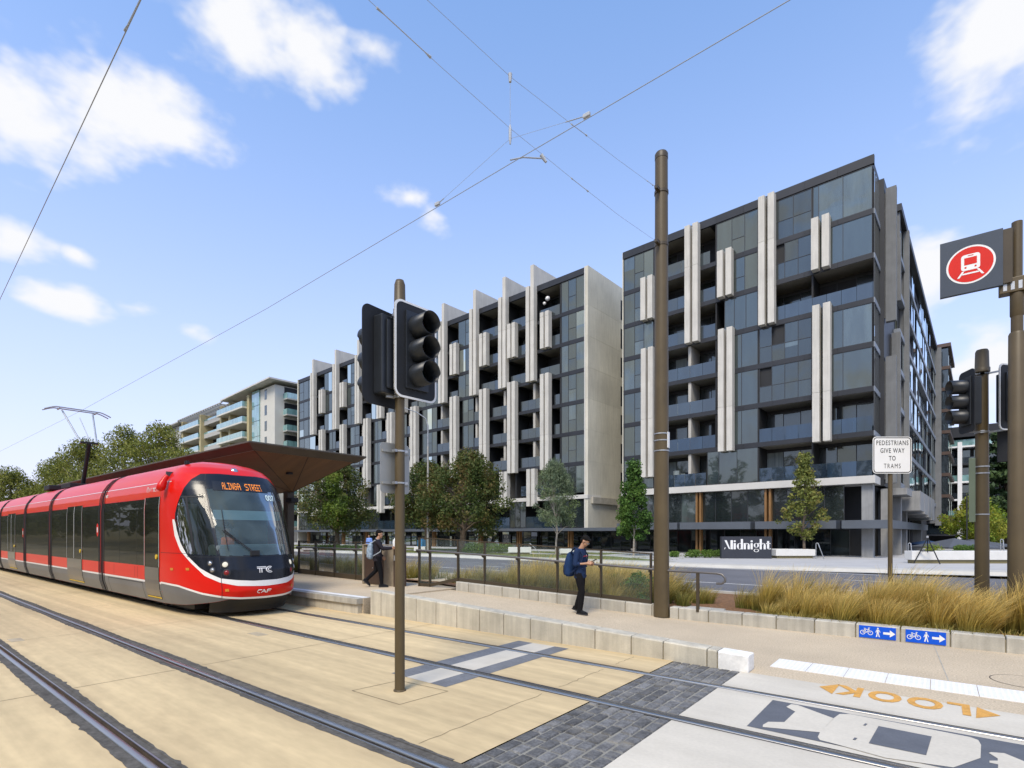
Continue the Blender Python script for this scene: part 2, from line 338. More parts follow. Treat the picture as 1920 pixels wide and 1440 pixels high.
# ================================================================ THE GROUND
RAILS = [1.56, 3.005, 5.29, 6.71]
RW = [.138, .138, .095, .072]
def ramp(s):  return min(max((-4.6 - s) * .053, 0.0), .35)
def kerb_t(s): return 11.4 if s >= -4.7 else 11.4 - .161 * (-4.7 - s)
def flat(mb, x0, x1, y0, y1, z=0.0): mb.quad((x0, y0, z), (x1, y0, z), (x1, y1, z), (x0, y1, z))
g = MB(); flat(g, -1600, 1600, -1600, 1600, -.12); struct('ground', g, MT['ground'])
gaps = [(-4.0, RAILS[0] - RW[0])] + [(RAILS[i] + RW[i], RAILS[i + 1] - RW[i + 1]) for i in range(3)] + [(RAILS[3] + RW[3], 7.62)]
tw = MB(); cw = MB()
for i, (a, b) in enumerate(gaps):
    flat(tw, -150, -3.05 if i != 0 else -2.1, a, b); flat(tw, 14, 60, a, b); flat(cw, -2.1, 14, a, b)
nv = MB(); flat(nv, -400, 60, -60, -4.0, .03); struct('near_verge', nv, M('dry_grass', (.30, .23, .10), .95, .3, 1.5, fine=.3, fsc=12))
trackway = struct('trackway', tw, MT['sand']); crossing = struct('crossing_paving', cw, MT['white_conc'])
# dark setts across the tracks
cb = MB(); cb.mi = 1
for i, (a, b) in enumerate(gaps[1:]): flat(cb, -3.05, -2.1, a, b, -.012)
cb.mi = 0; rr = random.Random(3)
for a, b in gaps[1:]:
    nrow = 7; w = .95 / nrow
    for r_ in range(nrow):
        y = a + rr.uniform(0, .1)
        y0 = a
        while y0 < b - .03:
            y1 = min(y0 + rr.uniform(.17, .27), b)
            if b - y1 < .06: y1 = b
            x0 = -3.05 + r_ * w; h = rr.uniform(-.004, .004); e = .009; c_ = .012
            j = [rr.uniform(-.006, .006) for _ in range(4)]
            o = [(x0 + e + j[0], y0 + e), (x0 + w - e + j[1], y0 + e), (x0 + w - e + j[2], y1 - e), (x0 + e + j[3], y1 - e)]
            mx, my = x0 + w / 2, (y0 + y1) / 2
            t_ = [(mx + (p[0] - mx) * (1 - c_ * 2 / w), my + (p[1] - my) * (1 - c_ * 2 / (y1 - y0)), h) for p in o]
            bt = [(p[0], p[1], -.016) for p in o]
            cb.add(bt + t_, [(4, 5, 6, 7), (0, 1, 5, 4), (1, 2, 6, 5), (2, 3, 7, 6), (3, 0, 4, 7)])
            y0 = y1
MT['sett'] = M('bluestone_sett', (.122, .121, .120), .85, .38, 9, fine=.35, fsc=40, bump=.3, isl=.35); grime(MT['sett'], (.36, .33, .27), .55, (), .4, 2.6)
MT['sett_joint'] = M('sett_joint', (.22, .21, .18), .95, .3, 6)
struct('cobble_band', cb, [MT['sett'], MT['sett_joint']])
# grey stripes with a pale bar between, painted over the tracks
def stripe(mb, x0, x1, z=.003):
    for a, b in ((4.58, gaps[2][1]), (gaps[3][0], gaps[3][1]), (gaps[4][0], 7.36)): flat(mb, x0, x1, a, b, z)
sm_ = MB(); stripe(sm_, -5.74, -5.43); stripe(sm_, -4.98, -4.70)
sm_.mi = 1; stripe(sm_, -5.43, -4.98)
tag(mesh('painted_stripes', sm_, [M('grey_stripe_paint', (.145, .15, .16), .8, .2, 3, fine=.15, fsc=30), M('pale_stripe_paint', (.55, .5, .41), .8, .1, 2)], trackway), kind='structure')
# cracks and sawn joints in the track slab
jn = MB()
def line_on(mb, pts, w=.012, z=.0025):
    for p, q in zip(pts, pts[1:]):
        d = (Vector(q) - Vector(p)).normalized(); n = Vector((-d.y, d.x)) * w / 2
        mb.quad((p[0] + n.x, p[1] + n.y, z), (q[0] + n.x, q[1] + n.y, z), (q[0] - n.x, q[1] - n.y, z), (p[0] - n.x, p[1] - n.y, z))
sq = [(-5.47, 3.78), (-5.38, 4.42), (-4.56, 4.48), (-4.62, 3.80), (-5.47, 3.78)]; line_on(jn, sq, .011)
for sx in (-3.62,):
    for a, b in ((3.2, 5.1), (5.45, 6.55), (6.9, 7.5)):
        n_ = 14; line_on(jn, [(sx + random.uniform(-.018, .018), a + (b - a) * i / n_) for i in range(n_ + 1)], .007)
for sx in (-8.2, -12.6, -17.0, -21.4, -26):
    for a, b in gaps[:5]: line_on(jn, [(sx, max(a, -12)), (sx, b)], .010)
line_on(jn, [(-1.3, 2.0), (-1.36, 2.3), (-1.30, 2.6), (-1.38, 2.85)], .006)
tag(mesh('joint_lines', jn, M('joint_dirt', (.20, .155, .09), .95, .3, 8), trackway), kind='structure')
# small steel covers and patches in the slab
cvm = [M('cover_frame', (.40, .33, .22), .8, .2, 8), MT['joint_dirt']] if 'joint_dirt' in MT else M('cover_frame', (.40, .33, .22), .8, .2, 8)
for (x, y), w_, lab in ((gz(483, 1189)[:2], .22, 'small square steel cover in the track slab, ahead of the tram nose'), (gz(30, 1200)[:2], .2, 'small square steel cover between the rails at the left edge')):
    mb = MB(); mb.box(x - w_, x + w_, y - w_ * .45, y + w_ * .45, -.01, .004, .002); tag(mesh('slab_cover', mb, cvm), lab, 'cover', 'steel covers in the track slab')
# rails
rl_lab = ['nearest rail of the near track, running to the lower left corner', 'farther rail of the near track, with dark sealant band along both sides',
          'tram-track rail on the near side of the slim signal pole stripes, under the tram nearer wheels', 'rail closest to the low concrete wall, shiny worn top']
rl_lab[2] = 'nearer rail of the track the red tram stands on'
for i, t0 in enumerate(RAILS):
    sg = 1 if i % 2 == 0 else -1
    rt = thing('tram_rail', rl_lab[i], 'rail', (0, t0, 0), group='steel rails set in the concrete')
    x0, x1 = -150, 60
    def strip(mb, prof):
        n = len(prof); vs = [(x0, sg * a, z) for a, z in prof] + [(x1, sg * a, z) for a, z in prof]
        mb.add(vs, [(k, k + 1, n + k + 1, n + k) for k in range(n - 1)])
    h = MB(); h.smooth = True; strip(h, [(-.046, -.006), (-.042, .0), (-.030, .004), (-.005, .005), (.012, .003), (.020, -.006), (.022, -.022)]); mesh('rail_head', h, MT['rail'], rt)
    h = MB(); strip(h, [(.022, -.022), (.026, -.042), (.054, -.042), (.060, -.012)]); mesh('groove', h, MT['groove'], rt)
    h = MB(); strip(h, [(.060, -.012), (.062, -.002), (.076, -.002), (.078, -.006)]); mesh('keeper_lip', h, MT['rail'], rt)
    W = RW[i] + .002; h = MB(); strip(h, [(-W, -.003), (-.046, -.006)]); strip(h, [(.078, -.006), (max(W, .08), -.003)])
    for e in (-1, 1):
        y = .12; pts = []
        s_ = -24.0
        while s_ < (-3.1 if i else -2.1):
            wv = (.010 + .014 * math.sin(s_ * 1.3 + i) + random.uniform(0, .014) + (.02 if random.random() < .04 else 0)) * (1 if i < 2 else .5)
            pts.append((s_, wv)); s_ += .07
        for (a, wa), (b, wb) in zip(pts, pts[1:]):
            q_ = RW[i]; h.quad((a, e * (q_ - .012), .002), (b, e * (q_ - .012), .002), (b, e * (q_ + max(wb, .002)), .0022), (a, e * (q_ + max(wa, .002)), .0022))
    mesh('sealant', h, MT['sealant'], rt)
# pictogram between the rails of the far track: dark field with a pale tram, nose to the right
def cp(x, y): return gz(1380 + x / 3.5556, 1180 + y / 3.5556)
pg = MB()
flat(pg, -1.46, 1.55, 5.49, 6.53, .003)
pg.mi = 1
body = [(690, 568), (760, 568), (1100, 632), (1560, 722), (1615, 742), (1634, 775), (1630, 862), (1450, 925), (1000, 862), (640, 762), (560, 742), (545, 722), (560, 690), (650, 597)]
def onz(p, z): v = cp(*p); return (v.x, v.y, z)
pg.poly([onz(p, .006) for p in body])
for q in ([(335, 520), (368, 502), (412, 508), (652, 597), (600, 650), (430, 560), (395, 552)], [(178, 655), (180, 640), (215, 620), (322, 622), (395, 552), (430, 560), (600, 650), (560, 690)],
          [(1685, 828), (1700, 823), (1790, 830), (1960, 900), (1960, 960), (1745, 950), (1748, 905), (1690, 893), (1690, 880), (1745, 880), (1745, 865)]):
    pg.poly([onz(p, .006) for p in q])
pg.mi = 0
for q in ([(950, 650), (1305, 720), (1268, 845), (885, 765)], [(862, 632), (877, 636), (862, 648), (847, 645)], [(790, 727), (810, 731), (795, 745), (778, 741)]): pg.poly([onz(p, .009) for p in q])
tag(mesh('tram_pictogram', pg, [MT['mark_grey'], MT['white_conc']], crossing), kind='structure')
lk = MB()
for q in ([(555, 382), (692, 368), (640, 432)], [(1605, 520), (1765, 578), (1600, 593)]): lk.poly([onz(p, .004) for p in q])
text_mesh(lk, 'LOOK', .60, lambda x, y: (-.335 - x, 7.66 - y + (-.335 - x) * -.02, .004), align='CENTER', xs=.66, bold=.022, spacing=1.2)
tag(mesh('look_lettering', lk, MT['mark_orange'], crossing), kind='structure')

# path with its ramp, and the platform
pa = MB(); ss = [-10.55 + .35 * i for i in range(0, 25)] + [-2.0, -1.0, 0, 3, 8, 14, 30]
ss = sorted(set(round(v, 3) for v in ss if v <= -2.05)) + [-2.0, -1.0, 0, 3, 8, 14, 30]
for a, b in zip(ss, ss[1:]):
    ta, tb = (7.62, 7.62) if a >= -2.0 else (7.88, 7.88)
    pa.quad((a, ta, ramp(a)), (b, tb, ramp(b)), (b, kerb_t(b) + .02, ramp(b)), (a, kerb_t(a) + .02, ramp(a)))
footpath = struct('footpath', pa, MT['aggregate'])
jl = MB(); line_on(jl, [(0.10, 8.75), (-.06, 11.38)], .012, .003)
tag(mesh('path_joint', jl, MT['kerb_conc'], footpath), kind='structure')
pl = MB(); pl.box(-46, -10.55, 7.60, 14, -.1, .35)
for a, b in zip(range(-46, -10, 2), range(-44, -9, 2)):
    pass
platform = struct('platform', pl, MT['aggregate'])
cope = MB(); s0 = -46.0
while s0 < -10.7:
    s1 = min(s0 + 2.4, -10.56); cope.box(s0 + .006, s1 - .006, 7.42, 7.86, .22, .358, .008); s0 = s1
cope.mi = 1; cope.box(-46, -10.60, 7.48, 7.598, -.05, .22)
cope.mi = 2; flat(cope, -46, -10.6, 7.62, 7.80, .3605)
tag(mesh('platform_edge', cope, [MT['kerb_conc'], MT['wall_conc'], MT['white_paint']], platform), kind='structure')
# planting bed, road, far side
bed = MB()
bs = [-60, -19, -15, -12, -10.4, -8, -6.5, -4.7, -2, 0, 2, 5, 14, 30]
for a, b in zip(bs, bs[1:]):
    za, zb = ramp(a) * .8 + .14, ramp(b) * .8 + .14
    bed.quad((a, kerb_t(max(a, -11)) + .27 if a > -11 else 11.0, za), (b, kerb_t(max(b, -11)) + .27 if b > -11 else 11.0, zb), (b, 14.5, .12), (a, 14.5, .12))
    bed.quad((a, 14.5, .12), (b, 14.5, .12), (b, 16.6, .06), (a, 16.6, .06))
struct('planting_bed', bed, MT['mulch'])
rd = MB(); flat(rd, -200, 60, 16.75, 29.7)
rd.poly([(8, 29.7, 0), (60, 29.7, 0), (60, 120, 0), (14, 120, 0), (13, 45, 0), (11, 38, 0)])
road = struct('road', rd, MT['asphalt'])
lm = MB()
for t_, a, b, dash in ((20.6, -120, 40, 0), (25.2, -120, 40, (3, 6)), (29.0, -120, -2, 0), (17.4, -120, 40, 0), (22.9, -120, -8, (2.0, 7.0))):
    if not dash: flat(lm, a, b, t_ - .06, t_ + .06, .004)
    else:
        x = a
        while x < b: flat(lm, x, x + dash[0], t_ - .06, t_ + .06, .004); x += dash[0] + dash[1]
tag(mesh('lane_marking', lm, MT['line'], road), kind='structure')
mk = MB(); mk.box(-200, 60, 16.6, 16.75, -.1, .13); struct('median_kerb', mk, MT['kerb_far'])
# far kerb line bends away to the right into the side street
edge = [(-200, 29.7), (-30, 29.7), (-9, 29.8), (-4.5, 30.4), (-1, 31.2), (3, 32.3), (7, 34.2), (10, 38), (12, 46), (13, 120)]
fk = MB()
def off(i, d):
    p = Vector(edge[i]); a = Vector(edge[max(i - 1, 0)]); b = Vector(edge[min(i + 1, len(edge) - 1)]); t_ = (b - a).normalized(); return p + Vector((-t_.y, t_.x)) * d
for i in range(len(edge) - 1):
    a, b = off(i, 0), off(i + 1, 0); a2, b2 = off(i, .12), off(i + 1, .12); a3, b3 = off(i, 1.5), off(i + 1, 1.5); a0, b0 = off(i, -.5), off(i + 1, -.5)
    fk.quad((a0.x, a0.y, .006), (b0.x, b0.y, .006), (b.x, b.y, .012), (a.x, a.y, .012))
    fk.quad((a.x, a.y, .012), (b.x, b.y, .012), (b2.x, b2.y, .15), (a2.x, a2.y, .15))
    fk.quad((a2.x, a2.y, .15), (b2.x, b2.y, .15), (b3.x, b3.y, .155), (a3.x, a3.y, .155))
struct('far_kerb', fk, MT['kerb_far'])
fp = MB(); n_ = len(edge)
fp.poly([(off(i, 1.5).x, off(i, 1.5).y, .155) for i in range(1, n_)] + [(-30, 120, .155)])
fp.poly([(-30, 31.2, .155), (-30, 120, .155), (-200, 120, .155), (-200, 31.2, .155)])
struct('far_pavement', fp, MT['pave'])
lw = MB()
lw.poly([(-200, 31.3, .160), (-17, 31.3, .160), (-12.5, 31.8, .160), (-15, 33.2, .160), (-19, 36.0, .160), (-200, 36.0, .160)])
lw.poly([(-200, 38.0, .160), (-21, 38.0, .160), (-21, 42.0, .160), (-200, 43.5, .160)])
struct('verge_lawn', lw, MT['lawn'])

# ================================================================ LOW WALLS, FENCES
def block_wall(name, label, s_list, tfun, th, topfun, basefun, mat, endmat=None, gap=.018):
    w = thing(name, label, 'wall', (s_list[0], tfun(s_list[0]), 0))
    for k, (a, b) in enumerate(zip(s_list, s_list[1:])):
        mb = MB(); A, B = a + gap / 2, b - gap / 2; c_ = .018
        pr = lambda s: [(0, basefun(s) - .1), (0, topfun(s) - c_), (c_, topfun(s)), (th - c_, topfun(s)), (th, topfun(s) - c_), (th, basefun(s) - .1)]
        e = .008; rows = [(A, .5), (A + e, 1), (B - e, 1), (B, .5)]
        vs = []
        for s, q in rows:
            P = pr(s)
            for y, z in P:
                if q < 1: y = th / 2 + (y - th / 2) * (1 - e / th * 2); z = z - e if z > basefun(s) else z
                vs.append((s, tfun(s) + y, z))
        n = 6; fs = [(i * n + j, i * n + j + 1, (i + 1) * n + j + 1, (i + 1) * n + j) for i in range(3) for j in range(n - 1)]
        fs += [tuple(range(n)), tuple(range(3 * n, 4 * n))]
        mb.add(vs, fs); m_ = endmat if (endmat and k == len(s_list) - 2) else mat
        mesh('block', mb, m_, w, world=True)
    mb = MB(); a, b = s_list[0] + .02, s_list[-1] - .02
    n = 24
    for i in range(n):
        p, q = a + (b - a) * i / n, a + (b - a) * (i + 1) / n
        for yy in (.02, th - .02):
            mb.quad((p, tfun(p) + yy, -.1), (q, tfun(q) + yy, -.1), (q, tfun(q) + yy, topfun(q) - .05), (p, tfun(p) + yy, topfun(p) - .05))
        mb.quad((p, tfun(p) + .02, topfun(p) - .05), (q, tfun(q) + .02, topfun(q) - .05), (q, tfun(q) + th - .02, topfun(q) - .05), (p, tfun(p) + th - .02, topfun(p) - .05))
    mesh('mortar', mb, M(name + '_mortar', (.22, .19, .13), .95, .3, 6), w, world=True)
    return w
wall_top = lambda s: .222 + (-2.0 - s) * .0402
S = [-10.32]
for x in (684.5, 714, 745, 780, 817, 856, 899, 944, 994, 1053, 1115, 1183, 1243, 1325):
    S.append(gt(x, 1100, 7.62).x)
S = [-10.32] + [v for v in S if v > -10.2]
S = sorted(S) + [-2.42, -2.0]
block_wall('retaining_wall', 'low pale concrete block wall beside the tram rails, sloping down to a white painted end', S, lambda s: 7.62, .29, wall_top, lambda s: 0.0, MT['wall_conc'], MT['white_paint'], gap=.016)
ks = [-10.38]
k_px = [878, 908, 941, 974, 1009, 1044, 1082, 1126, 1172, 1222]
def kx(x):
    lo, hi = -14.0, 14.0
    d = ray(x, 1100)
    for _ in range(50):
        m_ = (lo + hi) / 2
        if m_ / kerb_t(m_) < d[0] / d[1]: lo = m_
        else: hi = m_
    return (lo + hi) / 2
ks = [-10.38] + [kx(x) for x in k_px] + [-5.0]
kerb_top = lambda s: ramp(s) + .25
block_wall('kerb_wall', 'low kerb of concrete blocks under the glass fence, left of the tall brown pole', ks, kerb_t, .26, kerb_top, ramp, MT['kerb_conc'])
ks2 = [-4.66] + [kx(x) for x in (1272, 1328, 1391, 1455, 1527, 1604, 1688, 1782, 1886)] + [2.35, 3.3, 4.25, 5.2, 6.15]
block_wall('kerb_wall', 'low kerb of concrete blocks holding the golden grass, with two blue signs on it', ks2, kerb_t, .26, kerb_top, ramp, MT['kerb_conc'])

MT['fglass'] = glass_clear('fence_glass', (.95, .985, .97), .05, .05, (.50, .60, .56))
def fence(name, label, posts, zb, ztop, tline, rail=None, kick=.0):
    """posts: s positions; glass panels between them"""
    f = thing(name, label, 'fence', (posts[0], tline(posts[0]), 0))
    for s in posts:
        mb = MB(); y = tline(s); mb.box(s - .018, s + .018, y - .04, y + .04, zb(s) - .02, ztop(s) + .005, .004)
        if rail: z = np.interp(s, [p[0] for p in rail], [p[2] for p in rail]); mb.bar((s, y - .03, z - .07), (s, y - .12, z - .03), .02, .05)
        mesh('post', mb, MT['bronze2'], f, world=True)
    for a, b in zip(posts, posts[1:]):
        A, B = a + .022, b - .022
        mb = MB()
        P = lambda s, z, y=0: (s, tline(s) + y, z)
        mb.add([P(A, zb(a) + .09 + kick, -.004), P(B, zb(b) + .09 + kick, -.004), P(B, ztop(b) - .02, -.004), P(A, ztop(a) - .02, -.004)], [(0, 1, 2, 3)])
        gp = mesh('glass_panel', mb, MT['fglass'], f, world=True)
        mb = MB(); mb.bar(P(A, zb(a) + .05 + kick / 2), P(B, zb(b) + .05 + kick / 2), .035, .09 + kick); mesh('bottom_rail', mb, MT['bronze2'], f, world=True)
        mb = MB(); mb.bar(P(A, ztop(a) - .012), P(B, ztop(b) - .012), .035, .028); mesh('top_rail', mb, MT['bronze2'], f, world=True)
    if rail:
        mb = MB(); mb.smooth = True; mb.tube(rail, .026, 10); hr = mesh('handrail', mb, MT.setdefault('handrail', M('handrail_steel', (.15, .14, .135), .4, .08, 3, metal=.5)), f, world=True)
    return f
fl = lambda s: kerb_t(s) + .13
fence_posts = [-11.75] + [kx(x) for x in (800, 853, 903, 967, 1040, 1122, 1216)]
zb_ = lambda s: (kerb_top(s) - .005) if s > -10.45 else .35
frail = [(s, fl(s) - .12, ramp(s) + 1.05) for s in (-11.75, -9, -7, -5.6, -4.6, -4.1)]
s_e = -3.62
frail += [(s_e, fl(s_e) - .12, 1.04), (s_e + .10, fl(s_e) - .12, 1.02), (s_e + .16, fl(s_e) - .12, .95), (s_e + .155, fl(s_e) - .12, .88), (s_e + .09, fl(s_e) - .12, .835), (s_e - .02, fl(s_e) - .12, .83)]
f1 = fence('glass_fence', 'bronze framed glass fence on the kerb blocks, its handrail curling at the end', fence_posts, zb_, lambda s: ramp(s) + 1.40, fl, frail)
mb = MB(); mb.box(-4.06, -4.0, fl(-4) - .15, fl(-4) - .09, .2, 1.03, .006); mesh('post', mb, MT['bronze2'], f1, world=True)
fl2 = lambda s: 10.52 + (-15 - s) * .089
fence('glass_fence', 'dark framed glass fence on the platform between the shelter column and the brown cabinet', [-19.2, -17.83, -16.43, -15.0, -13.95], lambda s: .35, lambda s: 1.60, fl2,
      [(s, fl2(s) - .1, 1.36) for s in (-19.2, -17, -15, -13.9)], kick=.08)

# ================================================================ POLES, SIGNALS, SIGNS, WIRES
def pole_mesh(x, y, z0, z1, r0, r1, n=20):
    mb = MB(); mb.smooth = True; mb.tube([(x, y, z0), (x, y, z0 + (z1 - z0) * .5), (x, y, z1)], [r0, (r0 + r1) / 2, r1], n); return mb
def rounded(w, h, r, n=6):
    pts = []
    for cx, cy, a0 in ((w / 2 - r, h / 2 - r, 0), (-w / 2 + r, h / 2 - r, 90), (-w / 2 + r, -h / 2 + r, 180), (w / 2 - r, -h / 2 + r, 270)):
        for i in range(n + 1):
            a = R(a0 + 90 * i / n); pts.append((cx + r * math.cos(a), cy + r * math.sin(a)))
    return pts
MT['lens_red'] = M('red_lens', (.03, .004, .004), .2, .1, 4); MT['lens_amber'] = M('amber_lens', (.02, .012, .004), .2, .1, 4); MT['lens_green'] = M('green_lens', (.004, .016, .014), .2, .1, 4)
def signal_head(parent, loc, face, bw=.62, bh=1.15, vis_r=.135, pitch=.29, letters=None, lens_n=3, border=True):
    """face: heading (radians about Z) the lamps look at; local +X is the way they face"""
    root_loc = Vector(loc) - parent.location
    bb = MB(); pts = [(0, y, z) for y, z in rounded(bw, bh, .10)]; bb.prism(pts, (-.012, 0, 0))
    board = mesh('backing_board', bb, MT['blackm'], parent, loc=root_loc, rot=(0, 0, face))
    def sub(name, mb, m): 
        o = mesh(name, mb, m, board); return o
    if border:
        b2 = MB(); A = rounded(bw, bh, .10); B = rounded(bw - .05, bh - .05, .08); n = len(A)
        b2.add([(.003, y, z) for y, z in A] + [(.003, y, z) for y, z in B], [(i, (i + 1) % n, n + (i + 1) % n, n + i) for i in range(n)])
        b2.add([(-.015, y, z) for y, z in A] + [(.003, y, z) for y, z in A], [(i, (i + 1) % n, n + (i + 1) % n, n + i) for i in range(n)])
        sub('white_border', b2, MT['white'])
    h = MB(); h.box(-.17, -.0125, -.155, .155, -.46, .46, .02); h.box(-.20, -.17, -.10, .10, -.40, .40, .01); sub('housing', h, MT['black'])
    f = MB(); f.box(.0035, .03, -.165, .165, -.46, .46, .006); sub('lamp_panel', f, MT['black'])
    for k in range(lens_n):
        z = pitch * (1 - k)
        v = MB(); v.smooth = True
        n = 28; rows = []
        for x, r in ((.03, vis_r), (.30, vis_r * .97)):
            rows.append([(x - (0.022 * (math.sin(2 * math.pi * j / n) < -.2) * (x > .1)), r * math.cos(2 * math.pi * j / n), z + r * math.sin(2 * math.pi * j / n)) for j in range(n)])
        for x, r in ((.30, vis_r * .94), (.035, vis_r * .95)):
            rows.append([(x - (0.022 * (math.sin(2 * math.pi * j / n) < -.2) * (x > .1)), r * math.cos(2 * math.pi * j / n), z + r * math.sin(2 * math.pi * j / n)) for j in range(n)])
        vs = sum(rows, []); v.add(vs, [(i * n + j, i * n + (j + 1) % n, (i + 1) * n + (j + 1) % n, (i + 1) * n + j) for i in range(3) for j in range(n)])
        vo = sub('visor', v, MT['black'])
        l = MB(); l.smooth = True; l.tube([(.031, 0, z), (.045, 0, z), (.06, 0, z)], [vis_r * .9, vis_r * .8, vis_r * .3], 20); sub('lens', l, (MT['lens_red'], MT['lens_amber'], MT['lens_green'])[k])
    if letters:
        t = MB(); text_mesh(t, letters, .10, lambda x, y: (-.0135, -x - .02, bh / 2 - .16 + y), bold=.004); sub('lettering', t, MT['white'])
    return board
def clamp(parent, x, y, z, r, tx, ty, m=None):
    c = MB(); c.smooth = True; c.tube([(x, y, z - .010), (x, y, z + .010)], r + .006, 16); c.smooth = False; c.bar((x, y, z), (tx, ty, z), .03, .03); c.box(x - .03, x + .03, y - r - .035, y - r, z - .015, z + .015)
    mesh('bracket', c, m or MT['galv'], parent, world=True)
# slim signal pole between the two tracks
px_, py_ = -5.03, 4.14
sp = thing('signal_pole', 'slim brown pole between the tracks carrying two black traffic signal heads', 'traffic signal', (px_, py_, 0))
mesh('pole', pole_mesh(px_, py_, 0, 4.62, .060, .056), MT['bronze'], sp, world=True)
c_ = MB(); c_.smooth = True; c_.tube([(px_, py_, 4.50), (px_, py_, 4.55), (px_, py_, 4.56), (px_, py_, 4.85), (px_, py_, 4.90), (px_, py_, 4.915)], [.078, .078, .070, .064, .048, .015], 20)
mesh('pole_cap', c_, MT['bronze'], sp, world=True)
b_ = MB(); b_.smooth = True; b_.tube([(px_, py_, 0), (px_, py_, .012), (px_, py_, .02)], [.075, .075, .062], 20); mesh('base_collar', b_, MT['bronze'], sp, world=True)
signal_head(sp, (px_ + .11, py_ + .16, 4.06), R(-4))
signal_head(sp, (px_ - .16, py_ - .13, 3.97), R(184), letters='PL', border=False)
for z in (4.47, 3.54): clamp(sp, px_, py_, z, .058, px_ + .05, py_ + .20)
for z in (4.37, 3.50): clamp(sp, px_, py_, z, .058, px_ - .06, py_ - .16)
cb_ = MB(); cb_.smooth = True; cb_.tube([(px_ - .06, py_ - .02, 4.42), (px_ - .1, py_ - .04, 4.3), (px_ - .11, py_ - .05, 3.9), (px_ - .09, py_ - .03, 3.55), (px_ - .05, py_, 3.5)], .012, 8); mesh('cable', cb_, MT['rubber'], sp, world=True)
sgn = MB(); pts = rounded(.44, .60, .05); sgn.prism([(px_ - .085, py_ + y, 2.66 + z) for y, z in pts], (-.004, 0, 0)); 
for z in (2.48, 2.86): sgn.box(px_ - .085, px_ - .062, py_ - .2, py_ + .2, z - .015, z + .015)
mesh('sign_plate', sgn, M('sign_back', (.33, .335, .32), .5, .06, 2, metal=.3), sp, world=True)
for z in (2.48, 2.86): clamp(sp, px_, py_, z, .058, px_ + .03, py_ + .09)

# tall overhead-line pole with its two span wires
bx, by = -4.85, 11.42
bp = thing('overhead_line_pole', 'tall thick brown round pole between the kerb blocks, carrying the span wires', 'pole', (bx, by, 0))
mesh('pole', pole_mesh(bx, by, 0, 10.25, .172, .138, 28), MT['bronze'], bp, world=True)
c_ = MB(); c_.smooth = True; c_.tube([(bx, by, 10.25), (bx, by, 10.36), (bx, by, 10.40)], [.144, .144, .12], 28); mesh('pole_cap', c_, MT['bronze2'], bp, world=True)
for z in (9.50, 8.32):
    c_ = MB(); c_.smooth = True; c_.tube([(bx, by, z - .03), (bx, by, z + .03)], .155, 24); c_.smooth = False; c_.bar((bx, by - .14, z), (bx, by - .30, z), .07, .07); mesh('collar', c_, MT['bronze2'], bp, world=True)
for z in (3.72, 4.10, 3.95):
    c_ = MB(); c_.smooth = True; c_.tube([(bx, by, z - .012), (bx, by, z + .012)], .170, 24); mesh('band', c_, MT['galv'], bp, world=True)
c_ = MB(); c_.box(bx + .155, bx + .172, by - .05, by + .05, 3.78, 4.13, .003); mesh('number_plate', c_, MT['white'], bp, world=True)
b_ = MB(); b_.smooth = True; b_.tube([(bx, by, 0), (bx, by, .02)], .19, 28); mesh('base_plate', b_, MT['bronze2'], bp, world=True)
MT['wire'] = M('wire', (.34, .37, .42), .6, .0, 1)
MT['wire2'] = M('contact_wire', (.30, .325, .37), .6, .0, 1)
MT['fitting'] = M('wire_fitting', (.40, .43, .48), .6, .0, 1)
def sag(a, b, d, n=14):
    a = Vector(a); b = Vector(b); return [a.lerp(b, i / n) - Vector((0, 0, 4 * d * (i / n) * (1 - i / n))) for i in range(n + 1)]
def wire(name, label, pts, r, fittings=(), m=None):
    w = thing(name, label, 'wire', pts[0]); mb = MB(); mb.tube(pts, r, 6); mesh('cable', mb, m or MT['wire'], w, world=True)
    for a, b, rr_ in fittings:
        f_ = MB(); f_.smooth = True; a = Vector(a); b = Vector(b); f_.tube([a, a.lerp(b, .12), a.lerp(b, .88), b], [rr_, rr_ * .32, rr_ * .32, rr_ * .8], 8); mesh('insulator', f_, MT['fitting'], w, world=True)
    return w
k_ = lambda k, z: Vector((bx, by - k, z))
up = [k_(.3, 9.48), k_(2.0, 9.13), k_(3.6, 8.83), k_(5.4, 8.50), k_(7.2, 8.34), k_(9.5, 8.30), k_(12.5, 8.45)]
lo = [k_(.3, 8.30), k_(2.0, 8.06), k_(3.6, 7.90), k_(5.4, 7.75), k_(6.8, 7.70), k_(8.05, 7.69), k_(10.5, 7.80), k_(12.5, 7.95)]
wire('span_wire', 'upper span wire from the tall pole, the higher of its two collars', up, .0028, [(k_(.45, 9.45), k_(.75, 9.39), .016), (k_(3.25, 8.90), k_(3.75, 8.80), .017)])
wire('span_wire', 'lower span wire from the tall pole, the lower of its two collars', lo, .0028, [(k_(3.2, 7.94), k_(3.75, 7.885), .016), (k_(6.95, 7.70), k_(7.75, 7.69), .018)])
cw2 = [Vector((40, 5.2, 7.3)), Vector((-1.13, 5.84, 7.16)), Vector((-4.75, 5.9, 7.13)), Vector((-12, 6.02, 7.02)), Vector((-28, 6.15, 7.0)), Vector((-60, 6.0, 7.05)), Vector((-140, 6.0, 7.1))]
wire('contact_wire', 'contact wire over the red tram track, crossing the whole sky to the upper right', cw2, .0052, m=MT['wire2'])
cw1 = [Vector((40, .9, 7.2)), Vector((-6.2, 1.84, 7.2)), Vector((-16.8, 2.2, 7.2)), Vector((-40, 2.3, 7.1)), Vector((-140, 2.28, 7.1))]
wire('contact_wire', 'contact wire over the near track, steep at the left of the sky', cw1, .0055, [((-5.95, 1.835, 7.22), (-6.75, 1.855, 7.22), .018)], m=MT['wire2'])
